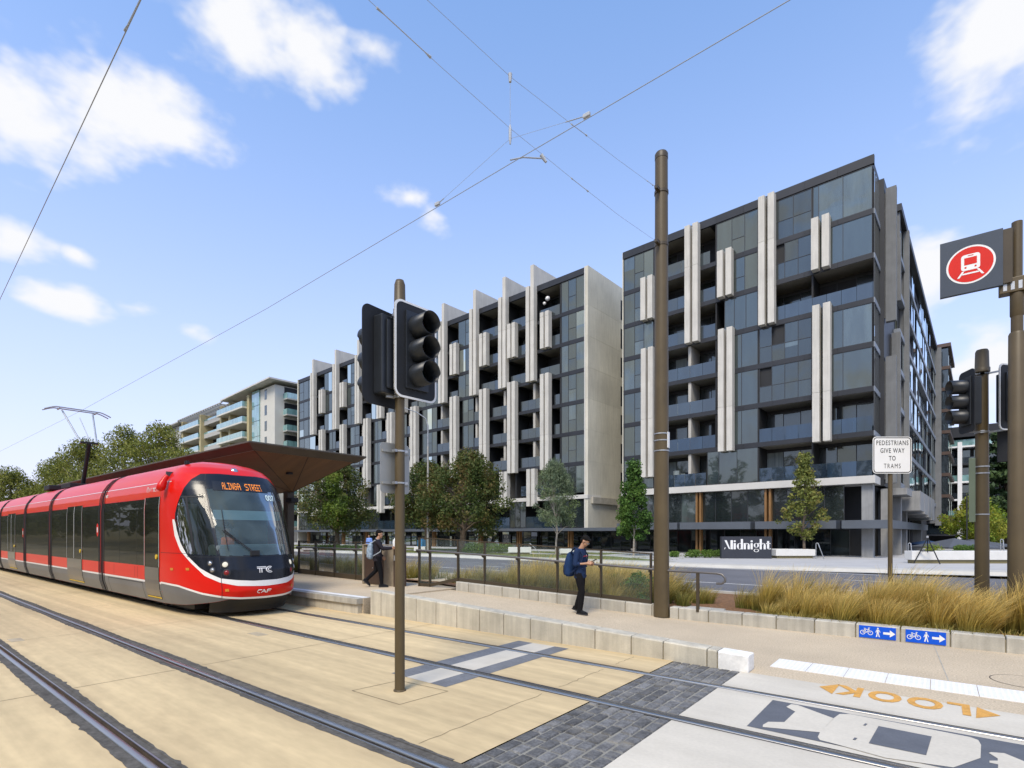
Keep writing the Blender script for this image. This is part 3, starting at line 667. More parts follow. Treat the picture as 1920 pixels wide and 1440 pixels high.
hang = thing('wire_hanger', 'thin dropper and bridle wires joining the span wires to the contact wire', 'wire hanger', (bx, by - 5.4, 7.7))
def hp(name, pts, r): mb = MB(); mb.smooth = True; mb.tube(pts, r, 6); mesh(name, mb, MT['wire'], hang, world=True)
hp('dropper', [k_(5.4, 8.48), k_(5.4, 7.62)], .003)
mb = MB(); mb.smooth = True; mb.tube([k_(5.4, 7.80), k_(5.4, 7.74), k_(5.4, 7.60), k_(5.4, 7.52)], [.010, .022, .022, .010], 8); mesh('clamp', mb, MT['fitting'], hang, world=True)
mb = MB(); mb.smooth = True; mb.tube([k_(5.4, 8.54), k_(5.4, 8.42)], [.03, .02], 8); mesh('clamp', mb, MT['fitting'], hang, world=True)
pa_ = gt(1100, 217, 5.9); pb_ = gt(820, 383, 5.95)
hp('bridle', [k_(5.4, 7.60), pa_], .0022); hp('bridle', [k_(5.4, 7.60), pb_], .0022)
hp('bridle_end', [Vector(pa_).lerp(k_(5.4, 7.6), .25), pa_], .007); hp('bridle_end', [Vector(pb_).lerp(k_(5.4, 7.6), .10), pb_], .007)
for p in (pa_, pb_):
    mb = MB(); mb.box(p[0] - .05, p[0] + .05, p[1] - .02, p[1] + .02, p[2] - .02, p[2] + .03, .008); mesh('clamp', mb, MT['fitting'], hang, world=True)
ra = gt(957, 300, 5.9); rb = gt(1015, 297, 6.35)
hp('steady_arm', [ra, Vector(ra).lerp(rb, .4) + Vector((0, 0, .03)), rb], .011)
mb = MB(); mb.smooth = True; mb.tube([rb + Vector((0, .0, .05)), rb + Vector((.05, .05, -.05))], [.03, .02], 8); mesh('clamp', mb, MT['fitting'], hang, world=True)

# tram stop sign on its stepped pole
tx, ty = 1.09, 13.03
tsn = thing('tram_stop_sign', 'grey panel with a red tram roundel high on a stepped brown pole', 'sign', (tx, ty, 0))
c_ = MB(); c_.smooth = True
c_.tube([(tx, ty, .05), (tx, ty, 5.42), (tx, ty, 5.46)], [.135, .118, .100], 24); c_.tube([(tx, ty, 5.46), (tx, ty, 6.0)], .085, 20); c_.tube([(tx, ty, 5.72), (tx, ty, 5.76), (tx, ty, 6.15)], [.075, .098, .098], 20)
mesh('pole', c_, MT['bronze'], tsn, world=True)
c_ = MB(); c_.smooth = True; c_.tube([(tx, ty, 6.15), (tx, ty, 7.42)], .075, 20); mesh('mast', c_, MT['bronze'], tsn, world=True)
c_ = MB(); c_.box(tx - .24, tx + .42, ty - .11, ty + .11, 6.16, 6.42, .012); mesh('bracket_box', c_, MT['bronze'], tsn, world=True)
for i in range(6):
    c_ = MB(); c_.box(tx - .19 + i * .1, tx - .14 + i * .1, ty - .114, ty - .1105, 6.20, 6.34); mesh('slot', c_, MT['galv'], tsn, world=True)
pn = MB(); pn.box(.02, .895, 12.86, 12.94, 6.30, 7.315, .004); panel = mesh('sign_panel', pn, M('slate_panel', (.050, .064, .088), .5, .06, 2, spec=.3), tsn, world=True)
c_ = MB(); c_.box(.895, 1.02, 12.88, 12.92, 6.33, 7.29); mesh('panel_fin', c_, MT['bronze2'], tsn, world=True)
def disc(mb, cx, cz, r, y, n=48): mb.poly([(cx + r * math.cos(2 * math.pi * i / n), y, cz + r * math.sin(2 * math.pi * i / n)) for i in range(n)])
MT['sign_red'] = M('sign_red', (.60, .018, .010), .5, .08, 3, spec=.25)
def onpanel(name, mb, m): o = mesh(name, mb, m, panel); o.location = -tsn.location; return o
cxp, czp = .455, 6.80
mb = MB(); disc(mb, cxp, czp, .345, 12.857); onpanel('roundel_ring', mb, MT['white'])
mb = MB(); disc(mb, cxp, czp, .315, 12.854); onpanel('roundel', mb, MT['sign_red'])
mb = MB()
def pl2(mb, pts, y=12.851): mb.poly([(cxp + a, y, czp + b) for a, b in pts])
pl2(mb, [(a, b + .045) for a, b in rounded(.265, .29, .05)])
pl2(mb, [(-.19, -.215), (-.155, -.215), (-.085, -.105), (-.118, -.105)]); pl2(mb, [(.19, -.215), (.155, -.215), (.085, -.105), (.118, -.105)]); pl2(mb, [(-.118, -.172), (.118, -.172), (.118, -.145), (-.118, -.145)])
onpanel('tram_symbol', mb, MT['white'])
mb = MB(); pl2(mb, [(-.088, .0), (.088, .0), (.088, .13), (-.088, .13)], 12.848); pl2(mb, [(-.04, .158), (.04, .158), (.04, .17), (-.04, .17)], 12.848)
for s_ in (-.07, .07): disc(mb, cxp + s_, czp - .045, .016, 12.848, 14)
onpanel('tram_symbol_detail', mb, MT['sign_red'])

# pedestrian sign
gx, gy = -.78, 13.46
ps = thing('warning_sign', 'white sign on a thin brown post telling pedestrians to give way to trams', 'sign', (gx, gy, 0))
mesh('post', pole_mesh(gx, gy, 0, 3.80, .043, .043, 14), MT['bronze'], ps, world=True)
srz = math.atan2(13.72 - 13.21, -.46 + 1.10)
pn = MB(); W_, H_ = .80, .755
pn.prism([(x, -.055, z) for x, z in rounded(W_, H_, .075)], (0, -.004, 0))
pnl = mesh('sign_panel', pn, MT['white'], ps, loc=(0, 0, 3.485), rot=(0, 0, srz))
bd = MB(); A = rounded(W_ - .03, H_ - .03, .065); B = rounded(W_ - .062, H_ - .062, .05); n = len(A)
bd.add([(x, -.0610, z) for x, z in A] + [(x, -.0610, z) for x, z in B], [(i, (i + 1) % n, n + (i + 1) % n, n + i) for i in range(n)]); mesh('black_border', bd, MT['blackm'], pnl)
lt = MB()
for i, (tx_, sp_) in enumerate((('PEDESTRIANS', 1.18), ('GIVE WAY', 1.15), ('TO', 1.15), ('TRAMS', 1.28))):
    text_mesh(lt, tx_, .136, lambda x, y, i=i: (x, -.0612, .205 - i * .158 + y), xs=.70, bold=0 if 'M' in tx_ else .0012, spacing=sp_)
mesh('lettering', lt, MT['blackm'], pnl)

# second signal pole, in the grass by the road
qx, qy = .66, 13.86
s2 = thing('signal_pole', 'stout brown pole in the grass with signal heads, left of the tram stop sign', 'traffic signal', (qx, qy, 0))
mesh('pole', pole_mesh(qx, qy, 0, 5.05, .118, .098), MT['bronze'], s2, world=True)
c_ = MB(); c_.smooth = True; c_.tube([(qx, qy, 5.02), (qx, qy, 5.10), (qx, qy, 5.11), (qx, qy, 5.42), (qx, qy, 5.46)], [.125, .125, .112, .104, .085], 22); mesh('pole_cap', c_, MT['bronze'], s2, world=True)
signal_head(s2, (qx - .24, qy - .32, 4.42), R(206), bw=.50, bh=1.20, border=False)
signal_head(s2, (qx + .42, qy - .10, 4.45), R(-38), bw=.62, bh=1.25)
for z in (4.98, 3.86): clamp(s2, qx, qy, z, .105, qx - .22, qy - .22)
for z in (4.98, 3.84): clamp(s2, qx, qy, z, .105, qx + .34, qy - .12)
c_ = MB(); c_.box(qx + .22, qx + .50, qy + .02, qy + .05, 3.25, 3.86, .01); mesh('sign_plate', c_, MT['blackm'], s2, world=True)
for z in (2.25, 3.05, 3.18): 
    c_ = MB(); c_.smooth = True; c_.tube([(qx, qy, z - .012), (qx, qy, z + .012)], .116, 20); mesh('band', c_, MT['galv'], s2, world=True)
c_ = MB(); c_.box(qx - .20, qx - .10, qy - .12, qy - .09, 2.1, 3.35, .004); mesh('narrow_plate', c_, M('green_plate', (.10, .13, .09), .5, .1, 2), s2, world=True)

# blue direction signs on the kerb
MT['blue'] = M('sign_blue', (.004, .085, .58), .5, .06, 3, spec=.25)
def bike(mb, P):
    for cx in (-.062, .062):
        A = [(cx + .043 * math.cos(2 * math.pi * i / 20), .043 * math.sin(2 * math.pi * i / 20)) for i in range(20)]; B = [(cx + (a - cx) * .76, b * .76) for a, b in A]
        mb.add([P(*p) for p in A] + [P(*p) for p in B], [(i, (i + 1) % 20, 20 + (i + 1) % 20, 20 + i) for i in range(20)])
    def seg(a, b, w=.010):
        d = (Vector(b) - Vector(a)).normalized(); n = Vector((-d.y, d.x)) * w / 2
        mb.add([P(a[0] + n.x, a[1] + n.y), P(b[0] + n.x, b[1] + n.y), P(b[0] - n.x, b[1] - n.y), P(a[0] - n.x, a[1] - n.y)], [(0, 1, 2, 3)])
    for a, b in (((-.062, 0), (-.03, .062)), ((-.03, .062), (.035, .062)), ((.062, 0), (.032, .09)), ((-.03, .062), (.0, .0)), ((0, 0), (.037, .062)), ((-.062, 0), (0, 0)), ((-.042, .078), (-.012, .078)), ((.028, .092), (.055, .092)), ((-.03, .062), (-.026, .078))): seg(a, b)
def walker(mb, P):
    mb.add([P(.013 * math.cos(2 * math.pi * i / 14), .075 + .013 * math.sin(2 * math.pi * i / 14)) for i in range(14)], [tuple(range(14))])
    for q in ([(-.018, .058), (.014, .058), (.012, -.005), (-.014, -.005)], [(-.014, -.005), (.002, -.005), (-.012, -.075), (-.03, -.075)], [(.0, -.005), (.012, -.005), (.03, -.075), (.014, -.075)], [(-.018, .058), (-.008, .058), (-.026, .0), (-.036, .004)], [(.006, .058), (.015, .056), (.038, .012), (.03, .006)]):
        mb.add([P(*p) for p in q], [tuple(range(len(q)))])
def arrow(mb, P):
    q = [(-.085, -.02), (.01, -.02), (.01, -.062), (.088, 0), (.01, .062), (.01, .02), (-.085, .02)]; mb.add([P(*p) for p in q], [tuple(range(7))])
for xa, xb, lab in ((1610.5, 1680, 'blue bicycle and walker arrow sign on the kerb, farther from the tram stop pole'), (1698, 1774, 'blue bicycle and walker arrow sign on the kerb, nearer the tram stop pole')):
    sa, sb = gt(xa, 1190, 11.39).x, gt(xb, 1200, 11.39).x; wd = sb - sa; cx_ = (sa + sb) / 2
    st = thing('direction_sign', lab, 'sign', (cx_, 11.4, .125), group='blue direction signs')
    mb = MB(); mb.box(-wd / 2, wd / 2, -.012, -.006, -.107, .107, .002); pp = mesh('sign_plate', mb, MT['blue'], st)
    mb = MB(); bike(mb, lambda x, y: (-wd * .29 + x * .92, -.0135, y * .92 - .015)); mesh('bicycle_symbol', mb, MT['white'], st)
    mb = MB(); walker(mb, lambda x, y: (wd * .02 + x, -.0135, y)); mesh('walker_symbol', mb, MT['white'], st)
    mb = MB(); arrow(mb, lambda x, y: (wd * .32 + x, -.0135, y)); mesh('arrow_symbol', mb, MT['white'], st)

# white tactile tiles
MT['tile'] = M('white_tactile_tile', (.72, .71, .69), .6, .05, 6, isl=.03)
tt = thing('tactile_strip', 'strip of white raised-dot tiles along the path edge by the crossing', 'tactile paving', (-1.85, 8.4, 0))
proto = None; pitch_ = .445
for i in range(18):
    s0 = -1.86 + i * pitch_
    if proto is None:
        mb = MB(); mb.box(.003, pitch_ - .003, -.29, .29, .0, .010, .002); mb.smooth = True
        for a in range(7):
            for b in range(9):
                cx_, cy_ = .03 + (a + .5) * (pitch_ - .06) / 7, -.27 + (b + .5) * .06
                mb.tube([(cx_, cy_, .009), (cx_, cy_, .014)], [.017, .011], 7)
        proto = mesh('tile', mb, MT['tile'], tt)
        proto.location = (s0 + 1.85, 0.03, 0)
    else:
        o = proto.copy(); COL.objects.link(o); o.location = (s0 + 1.85, .03, 0)
mh = MB(); c0 = gz(1926, 1279)
A = [(c0.x + .36 * math.cos(2 * math.pi * i / 40), c0.y + .36 * math.sin(2 * math.pi * i / 40)) for i in range(40)]; B = [(c0.x + (a - c0.x) * .965, c0.y + (b - c0.y) * .965) for a, b in A]
mh.add([(a, b, .003) for a, b in A] + [(a, b, .003) for a, b in B], [(i, (i + 1) % 40, 40 + (i + 1) % 40, 40 + i) for i in range(40)])
mh.mi = 1; mh.poly([(a, b, .0025) for a, b in B])
tag(mesh('pit_cover', mh, [MT['groove'], MT['aggregate']]), 'round pit cover with a dark rim, set in the path at the right edge', 'pit cover')

# brown cabinet with help point, on the platform
cbn = thing('equipment_cabinet', 'brown metal cabinet with stone end panel on the platform, behind the walking man', 'cabinet', (-12.8, 9.85, .35))
def wpart(name, mb, m): return mesh(name, mb, m, cbn)
MT['cab_brown'] = M('cabinet_brown', (.060, .038, .028), .5, .12, 1.5); MT['cab_stone'] = M('stone_panel', (.25, .205, .145), .8, .15, 6, fine=.15, fsc=60)
mb = MB(); mb.box(-.80, .62, 0, .25, 0, 1.14, .006); wpart('body', mb, MT['cab_stone'])
mb = MB(); mb.box(-.88, -.80, -.04, .29, 0, 1.17, .006); wpart('end_panel', mb, MT['cab_stone'])
mb = MB(); mb.box(-.88, .62, -.04, .29, 1.171, 1.20, .006); wpart('top_panel', mb, MT['cab_stone'])
mb = MB(); mb.box(-.78, -.34, -.022, -.001, .03, .90, .004); wpart('door', mb, MT['cab_brown'])
mb = MB(); mb.box(-.335, .10, -.022, -.001, .03, .90, .004); wpart('door', mb, MT['cab_brown'])
for x in (-.38, -.29):
    mb = MB(); mb.smooth = True; mb.tube([(x, -.022, .50), (x, -.034, .50)], .016, 10); wpart('lock', mb, MT['galv'])
mb = MB(); mb.box(.625, .80, -.06, .27, 0, 1.22, .006); wpart('dark_end', mb, MT['cab_brown'])
mb = MB(); mb.smooth = True; mb.tube([(.72, -.09, 1.12), (.72, -.085, 1.30), (.76, -.05, 1.38), (.77, -.04, 1.39)], [.05, .065, .06, .02], 14); wpart('help_lamp', mb, MT['white'])
mb = MB(); mb.smooth = True; mb.tube([(.72, -.075, .76), (.72, -.08, .90)], [.05, .04], 12); wpart('speaker', mb, MT['galv'])

# platform shelter: thin roof with a timber underside folding down to its columns
MT['soffit'] = M('timber_soffit', (.19, .108, .052), .6, .18, 1.2, stretch=(.4, 3, 1))
MT['fascia'] = M('fascia_metal', (.10, .085, .065), .5, .1, 2, metal=.3); MT['trim'] = M('fascia_trim', (.32, .29, .24), .5, .08, 2)
sh = thing('platform_shelter', 'tram stop shelter with thin flat roof, timber underside and dark columns', 'shelter', (-19, 10.4, .35))
x0, x1, y0, y1 = -37.5, -15.37, 7.2, 11.2; zt, ze = 4.53, 4.30
mb = MB(); mb.box(x0, x1, y0, y1, zt - .05, zt, .01); mesh('roof', mb, MT['fascia'], sh, world=True)
mb = MB()
for a, b in (((x0, y0), (x1, y0)), ((x1, y0), (x1, y1)), ((x1, y1), (x0, y1)), ((x0, y1), (x0, y0))):
    mx, my = (x0 + x1) / 2, (y0 + y1) / 2
    def inn(p, d): return (p[0] + (d if p[0] < mx else -d), p[1] + (d if p[1] < my else -d))
    a2, b2 = inn(a, .22), inn(b, .22)
    mb.quad((a[0], a[1], zt - .05), (b[0], b[1], zt - .05), (b2[0], b2[1], ze), (a2[0], a2[1], ze))
mesh('fascia', mb, MT['fascia'], sh, world=True)
mb = MB()
for a, b in (((x0, y0), (x1, y0)), ((x1, y0), (x1, y1))):
    a2, b2 = inn(a, .22), inn(b, .22); a3, b3 = inn(a, .30), inn(b, .30)
    mb.quad((a2[0], a2[1], ze - .002), (b2[0], b2[1], ze - .002), (b3[0], b3[1], ze + .012), (a3[0], a3[1], ze + .012))
mesh('trim_strip', mb, MT['trim'], sh, world=True)
P0, P1_, P2, P3 = [inn(p, .30) for p in ((x0, y0), (x1, y0), (x1, y1), (x0, y1))]; D, D2 = (-18.7, 10.35, 3.40), (x0 + 3, 10.35, 3.40); zz = ze + .01
mb = MB()
mb.quad((*P0, zz), (*P1_, zz), D, D2); mb.add([(*P1_, zz), (*P2, zz), D], [(0, 1, 2)]); mb.quad((*P2, zz), (*P3, zz), D2, D); mb.add([(*P3, zz), (*P0, zz), D2], [(0, 1, 2)])
mesh('soffit', mb, MT['soffit'], sh, world=True)
mb = MB()
def seam(a, b): mb.bar(Vector(a) - Vector((0, 0, .004)), Vector(b) - Vector((0, 0, .004)), .014, .006)
seam((*P1_, zz), D); seam((*P2, zz), D)
def lerp(a, b, t): return tuple(Vector(a).lerp(Vector(b), t))
seam(lerp((*P1_, zz), (*P2, zz), .5), D); seam(lerp((*P1_, zz), (*P0, zz), .16), D)
mesh('soffit_seam', mb, MT['blackm'], sh, world=True)
for x, y in ((-17.0, 9.3),):
    c = MB(); c.smooth = True; zc = 4.31 - .9 * .63; c.tube([(x, y, 3.86), (x, y, 3.92)], .11, 16); mesh('downlight', c, MT['blackm'], sh, world=True)
for x in (-19.0, -25.0, -31.0):
    c = MB(); c.box(x - .16, x + .16, 10.24, 10.50, .35, 3.46, .01); mesh('column', c, MT['bronze2'], sh, world=True)
c = MB(); c.box(-18.82, -18.40, 10.15, 10.42, 3.02, 3.18, .02); mesh('camera_box', c, MT['blackm'], sh, world=True)

# ================================================================ BUILDINGS
BROT = math.atan2(-.0498, .99876); BLOC = Vector((-3.577, 45.29, 0))
MT['spandrel'] = M('dark_cladding', (.024, .026, .031), .5, .12, .7, isl=.12, metal=.2)
MT['bfin'] = M('precast_concrete', (.56, .54, .49), .85, .08, .8, fine=.05, fsc=20, streak=.14, isl=.07)
MT['bside'] = M('precast_wall', (.56, .535, .445), .85, .13, .25, fine=.05, fsc=10, streak=.14, isl=.05)
MT['shadeconc'] = M('shaded_precast', (.165, .172, .178), .85, .12, 1.2, streak=.1)  # side fins only: shade beside the block put into a darker concrete colour
MT['colconc'] = M('column_concrete', (.27, .272, .27), .85, .14, 1.2, streak=.14)
MT['slabw'] = M('white_slab_edge', (.54, .525, .49), .8, .07, .5)
MT['win'] = glass_dark('facade_glass', (.017, .026, .027), .115, tint=(.62, .68, .62), isl=.55, wob=.004)
MT['win2'] = glass_dark('darker_facade_glass', (.012, .017, .018), .075, tint=(.60, .66, .62), isl=.6, wob=.004)
MT['balu'] = glass_dark('balustrade_glass', (.010, .015, .019), .08, tint=(.66, .76, .78), isl=.6, wob=.003)
MT['balub'] = glass_dark('blue_balustrade_glass', (.008, .018, .032), .04, tint=(.55, .72, .88), isl=.35, wob=.003)
MT['frame'] = M('window_frame', (.034, .036, .042), .5, .1, 1)
MT['curtain'] = M('pale_curtain', (.23, .27, .27), .7, .35, 1.2, stretch=(5, 5, .15))
MT['dark_room'] = M('dark_room', (.012, .013, .015), .7, .3, .5)
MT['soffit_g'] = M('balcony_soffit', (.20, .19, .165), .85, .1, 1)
MT['partyw'] = M('party_wall', (.42, .40, .36), .85, .1, 1)
MT['timber'] = M('timber_post', (.23, .12, .04), .6, .25, 4, stretch=(4, 4, .5))
MT['fasc'] = M('grey_awning', (.085, .098, .118), .5, .1, .8, isl=.1)
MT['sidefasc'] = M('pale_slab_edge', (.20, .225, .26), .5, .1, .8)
MT['shop'] = glass_dark('shopfront_glass', (.012, .016, .018), .015, isl=.6, fk=.5)
rb_ = random.Random(11)
class Bld:
    """one building in its own frame: x to the right along the front, y into the building"""
    def __init__(s, name, label, loc=None, cat='building', group=None):
        s.root = thing(name, label, cat, loc or BLOC, BROT, group)
    def part(s, name, mb, m, parent=None):
        return mesh(name, mb, m, parent or s.root)
    def window(s, u0, u1, z0, z1, cols, split=None, y=.05, mat=None, dark=(), curt=0.0, fr=.035, name='window'):
        """u measured leftwards from the corner; cols: fractions of the pane edges; split: {pane: height fraction}; dark: open panes"""
        W = u0 - u1; split = split or {}
        mb = MB(); fm = MB(); edges = [0] + list(cols) + [1]
        for i, (a, b) in enumerate(zip(edges, edges[1:])):
            xa, xb = -u0 + W * a, -u0 + W * b; hs = [0] + sorted(split.get(i, [])) + [1]
            for j, (c, d) in enumerate(zip(hs, hs[1:])):
                za, zb2 = z0 + (z1 - z0) * c, z0 + (z1 - z0) * d
                if (i, j) in dark:
                    mb.mi = 1; mb.quad((xa, y + .12, za), (xb, y + .12, za), (xb, y + .12, zb2), (xa, y + .12, zb2))
                else:
                    mb.mi = 2 if rb_.random() < curt * .6 else 0
                    if rb_.random() < .07 and zb2 - za > 1.2:
                        zm = zb2 - (zb2 - za) * rb_.uniform(.25, .7); o_ = mb.mi; mb.mi = 2; mb.quad((xa + .02, y - .002, zm), (xb - .02, y - .002, zm), (xb - .02, y - .002, zb2 - .03), (xa + .02, y - .002, zb2 - .03)); mb.mi = o_
                    mb.quad((xa, y, za), (xb, y, za), (xb, y, zb2), (xa, y, zb2))
                if j: fm.box(xa, xb, y - .03, y + .02, za - fr / 2, za + fr / 2)
            if i: fm.box(xa - fr / 2, xa + fr / 2, y - .031, y + .02, z0, z1)
        fm.box(-u0, -u0 + fr, y - .032, y + .02, z0, z1); fm.box(-u1 - fr, -u1, y - .032, y + .02, z0, z1)
        fm.box(-u0 + fr, -u1 - fr, y - .033, y + .02, z0, z0 + fr); fm.box(-u0 + fr, -u1 - fr, y - .033, y + .02, z1 - fr, z1)
        w = s.part(name, mb, [mat or MT['win'], MT['dark_room'], MT['wcurt']]); s.part('frame', fm, MT['frame'], w); return w
    def balcony(s, u0, u1, z0, z1, depth=2.1, party=None, bal=1.05, bmat=None, npan=None, furn=False):
        mb = MB()
        # back wall: sliding doors, some curtained, in a dark frame
        n = max(2, int((u0 - u1) / 1.1)); x0 = -u0
        for i in range(n):
            xa, xb = x0 + (u0 - u1) * i / n, x0 + (u0 - u1) * (i + 1) / n
            mb.mi = rb_.choice([0, 0, 1, 0, 2]); mb.quad((xa + .03, depth - .03, z0 + .05), (xb - .03, depth - .03, z0 + .05), (xb - .03, depth - .03, z1 - .3), (xa + .03, depth - .03, z1 - .3))
        mb.mi = 3; mb.quad((-u0, depth - .01, z0), (-u1, depth - .01, z0), (-u1, depth - .01, z1), (-u0, depth - .01, z1))
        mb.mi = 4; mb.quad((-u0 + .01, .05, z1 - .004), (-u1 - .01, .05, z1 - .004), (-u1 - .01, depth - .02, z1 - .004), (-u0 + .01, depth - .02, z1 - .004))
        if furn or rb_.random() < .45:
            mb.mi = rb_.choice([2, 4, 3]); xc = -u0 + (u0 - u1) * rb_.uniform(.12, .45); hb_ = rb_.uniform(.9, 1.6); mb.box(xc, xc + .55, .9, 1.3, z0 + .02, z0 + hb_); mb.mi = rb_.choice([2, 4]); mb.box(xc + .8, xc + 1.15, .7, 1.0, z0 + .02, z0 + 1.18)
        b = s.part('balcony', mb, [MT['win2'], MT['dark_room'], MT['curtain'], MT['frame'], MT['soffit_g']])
        gb = MB(); npan = npan or max(1, round((u0 - u1) / 1.15))
        for i in range(npan):
            xa, xb = -u0 + (u0 - u1) * i / npan + .012, -u0 + (u0 - u1) * (i + 1) / npan - .012
            gb.box(xa, xb, .03, .045, z0 - .02, z0 + bal)
        s.part('balustrade', gb, bmat or MT['balu'], b)
        return b
    def fin(s, u_left, z0, z1, w=.47, d=.60, y=-.60, joints=True):
        mb = MB(); x0 = -u_left
        cuts = [z0] + ([18.56 - 3.136 * k for k in range(-5, 6) if z0 + .5 < 18.56 - 3.136 * k < z1 - .5] if joints else []) + [z1]; cuts = sorted(cuts)
        sel = [cuts[0]] + [c for i, c in enumerate(cuts[1:-1]) if i % 2 == 1 or len(cuts) < 4] + [cuts[-1]]
        for a, b in zip(sel, sel[1:]): mb.box(x0, x0 + w, y, y + d, a + .008, b - .008, .012)
        mb.box(x0 + .02, x0 + w - .02, y + .03, y + d - .01, z0 + .02, z1 - .02)
        mb.box(x0 + .08, x0 + w - .08, y + d - .02, .06, z0 + .4, z1 - .4)
        s.part('fin', mb, MT['bfin'])
MT['wcurt'] = glass_dark('curtained_glass', (.050, .066, .066), .11, tint=(.66, .74, .70), isl=.35, wob=.004)
ZF = [6.02 + 3.136 * k for k in range(8)]; SL = .36

# ---- the tall dark block on the right
b1 = Bld('apartment_building', 'dark glazed apartment block on the right, with pale vertical concrete fins and a sharp corner')
mb = MB(); mb.box(-19.9, -.25, 2.2, 50, 5.9, 28.2); mb.box(-19.9, -.25, 2.9, 50, 0, 5.9)
for u in (19.9, 16.75, 11.1, 7.72, 3.86): mb.box(-u - .06, -u + .06, .06, 2.2, 5.95, 28.0)
b1.part('core_wall', mb, MT['dark_room'])
for k in range(7):
    mb = MB()
    if k:
        n = 9
        for i in range(n): mb.box(-19.9 + 19.9 * i / n + .006, -19.9 + 19.9 * (i + 1) / n - .006, 0, .05, ZF[k] - SL, ZF[k])
        mb.box(-19.9, -.05, .051, 2.3, ZF[k] - SL + .01, ZF[k] - .01)
    else: mb.box(-20.0, .12, -.25, 2.3, 5.42, 5.96, .015)
    b1.part('floor_slab', mb, MT['spandrel'] if k else MT['slabw'])
mb = MB()
for i in range(9): mb.box(-19.95 + 2.22 * i + .006, -19.95 + 2.22 * (i + 1) - .006, -.03, .25, 27.98, 28.62)
mb.box(-19.9, -.1, .26, 50, 27.98, 28.58); b1.part('roof_parapet', mb, MT['spandrel'])
mb = MB(); mb.box(-20.0, -19.9, .0, 2.4, 5.96, 28.6); mb.box(-19.98, -19.92, 2.4, 20, 0, 28.5); b1.part('end_wall', mb, MT['bside'])
for k in range(7):
    z0, z1 = ZF[k], ZF[k + 1] - SL + (.31 if k == 6 else 0)
    b1.window(19.85, 16.8, z0, z1, (.37, .68), {1: [.45]}, curt=.15)
    if k == 0: b1.balcony(16.7, 11.95, z0, z1, npan=5, bmat=MT['balub'])
    elif k in (4, 5): b1.balcony(16.7, 11.15, z0, z1)
    elif k == 6: b1.balcony(16.7, 11.6, z0, z1)
    else: b1.balcony(16.7, 11.15, z0, z1, furn=(k == 2), bmat=MT['balub'] if k < 2 else None)
    if k >= 5: b1.window(11.05, 7.75, z0, z1, (.38, .69), {1: [.42]}, curt=.2)
    elif k == 4: b1.window(10.4, 7.75, z0, z1, (.30, .65), curt=.5)
    elif k == 0: b1.window(11.85, 7.75, z0, z1, (.24, .6), curt=.5)
    else: b1.window(10.2, 7.75, z0, z1, (.48,), curt=.25)
    if k in (6, 5, 3, 2):
        b1.window(7.65, 3.9, z0, z1, (.25, .5, .75) if k != 6 else (.33, .66), {i: [.46] for i in range(4)}, mat=MT['win2'], dark={5: ((1, 1),), 3: ((1, 1),), 2: ((0, 1),)}.get(k, ()))
        b1.window(3.82, .08, z0, z1, (.10, .52), curt=.25)
    else: b1.balcony(7.65, .08, z0, z1, npan=8, bmat=MT['balub'] if k < 2 else None)
for k, (uL, zb2, zt2) in enumerate([(17.8, 21.4, 25.3), (17.75, 7.0, 18.8), (13.6, 18.3, 28.45), (10.8, 21.45, 25.3), (7.55, 18.3, 28.45), (3.82, 21.45, 25.3), (10.72, 8.65, 18.8), (3.74, 8.65, 18.8)]):
    b1.fin(uL, zb2, zt2); b1.fin(uL - .70, zb2, zt2)
for k in range(4): b1.part('party_wall', MB().box(-13.55, -13.3, .12, 2.0, ZF[k], ZF[k + 1] - SL), MT['partyw'])
# podium
for u0, u1, c in ((19.8, 12.95, (.2, .4, .6, .8)), (12.6, 7.35, (.25, .5, .75)), (7.0, 1.85, (.25, .5, .75))):
    b1.window(u0, u1, 2.82, 5.40, c, y=.45, mat=MT['win2'], curt=.12)
    b1.window(u0, u1, .1, 2.2, c, y=2.6, mat=MT['shop'], name='shopfront')
for u in (12.85, 7.25):
    for d_ in (0, .32):
        mb = MB(); mb.box(-u + d_, -u + d_ + .16, -.02, .42, 0, 5.41, .01); b1.part('timber_post', mb, MT['timber'])
for a, b in ((19.9, 14.0), (13.75, 7.95), (7.6, 2.1), (1.75, -.75)):
    mb = MB(); mb.box(-a, -b, -1.2, .4, 2.22, 2.80, .008); b1.part('awning', mb, MT['fasc'])
mb = MB(); mb.box(-.75, -.05, .15, .85, 0, 5.42, .01); b1.part('corner_column', mb, MT['colconc'])
for y_, x_ in ((3.0, .05), (7.0, .3), (11.0, .3)): b1.part('side_column', MB().box(x_, x_ + .6, y_, y_ + .65, 0, 5.2, .01), MT['colconc'])
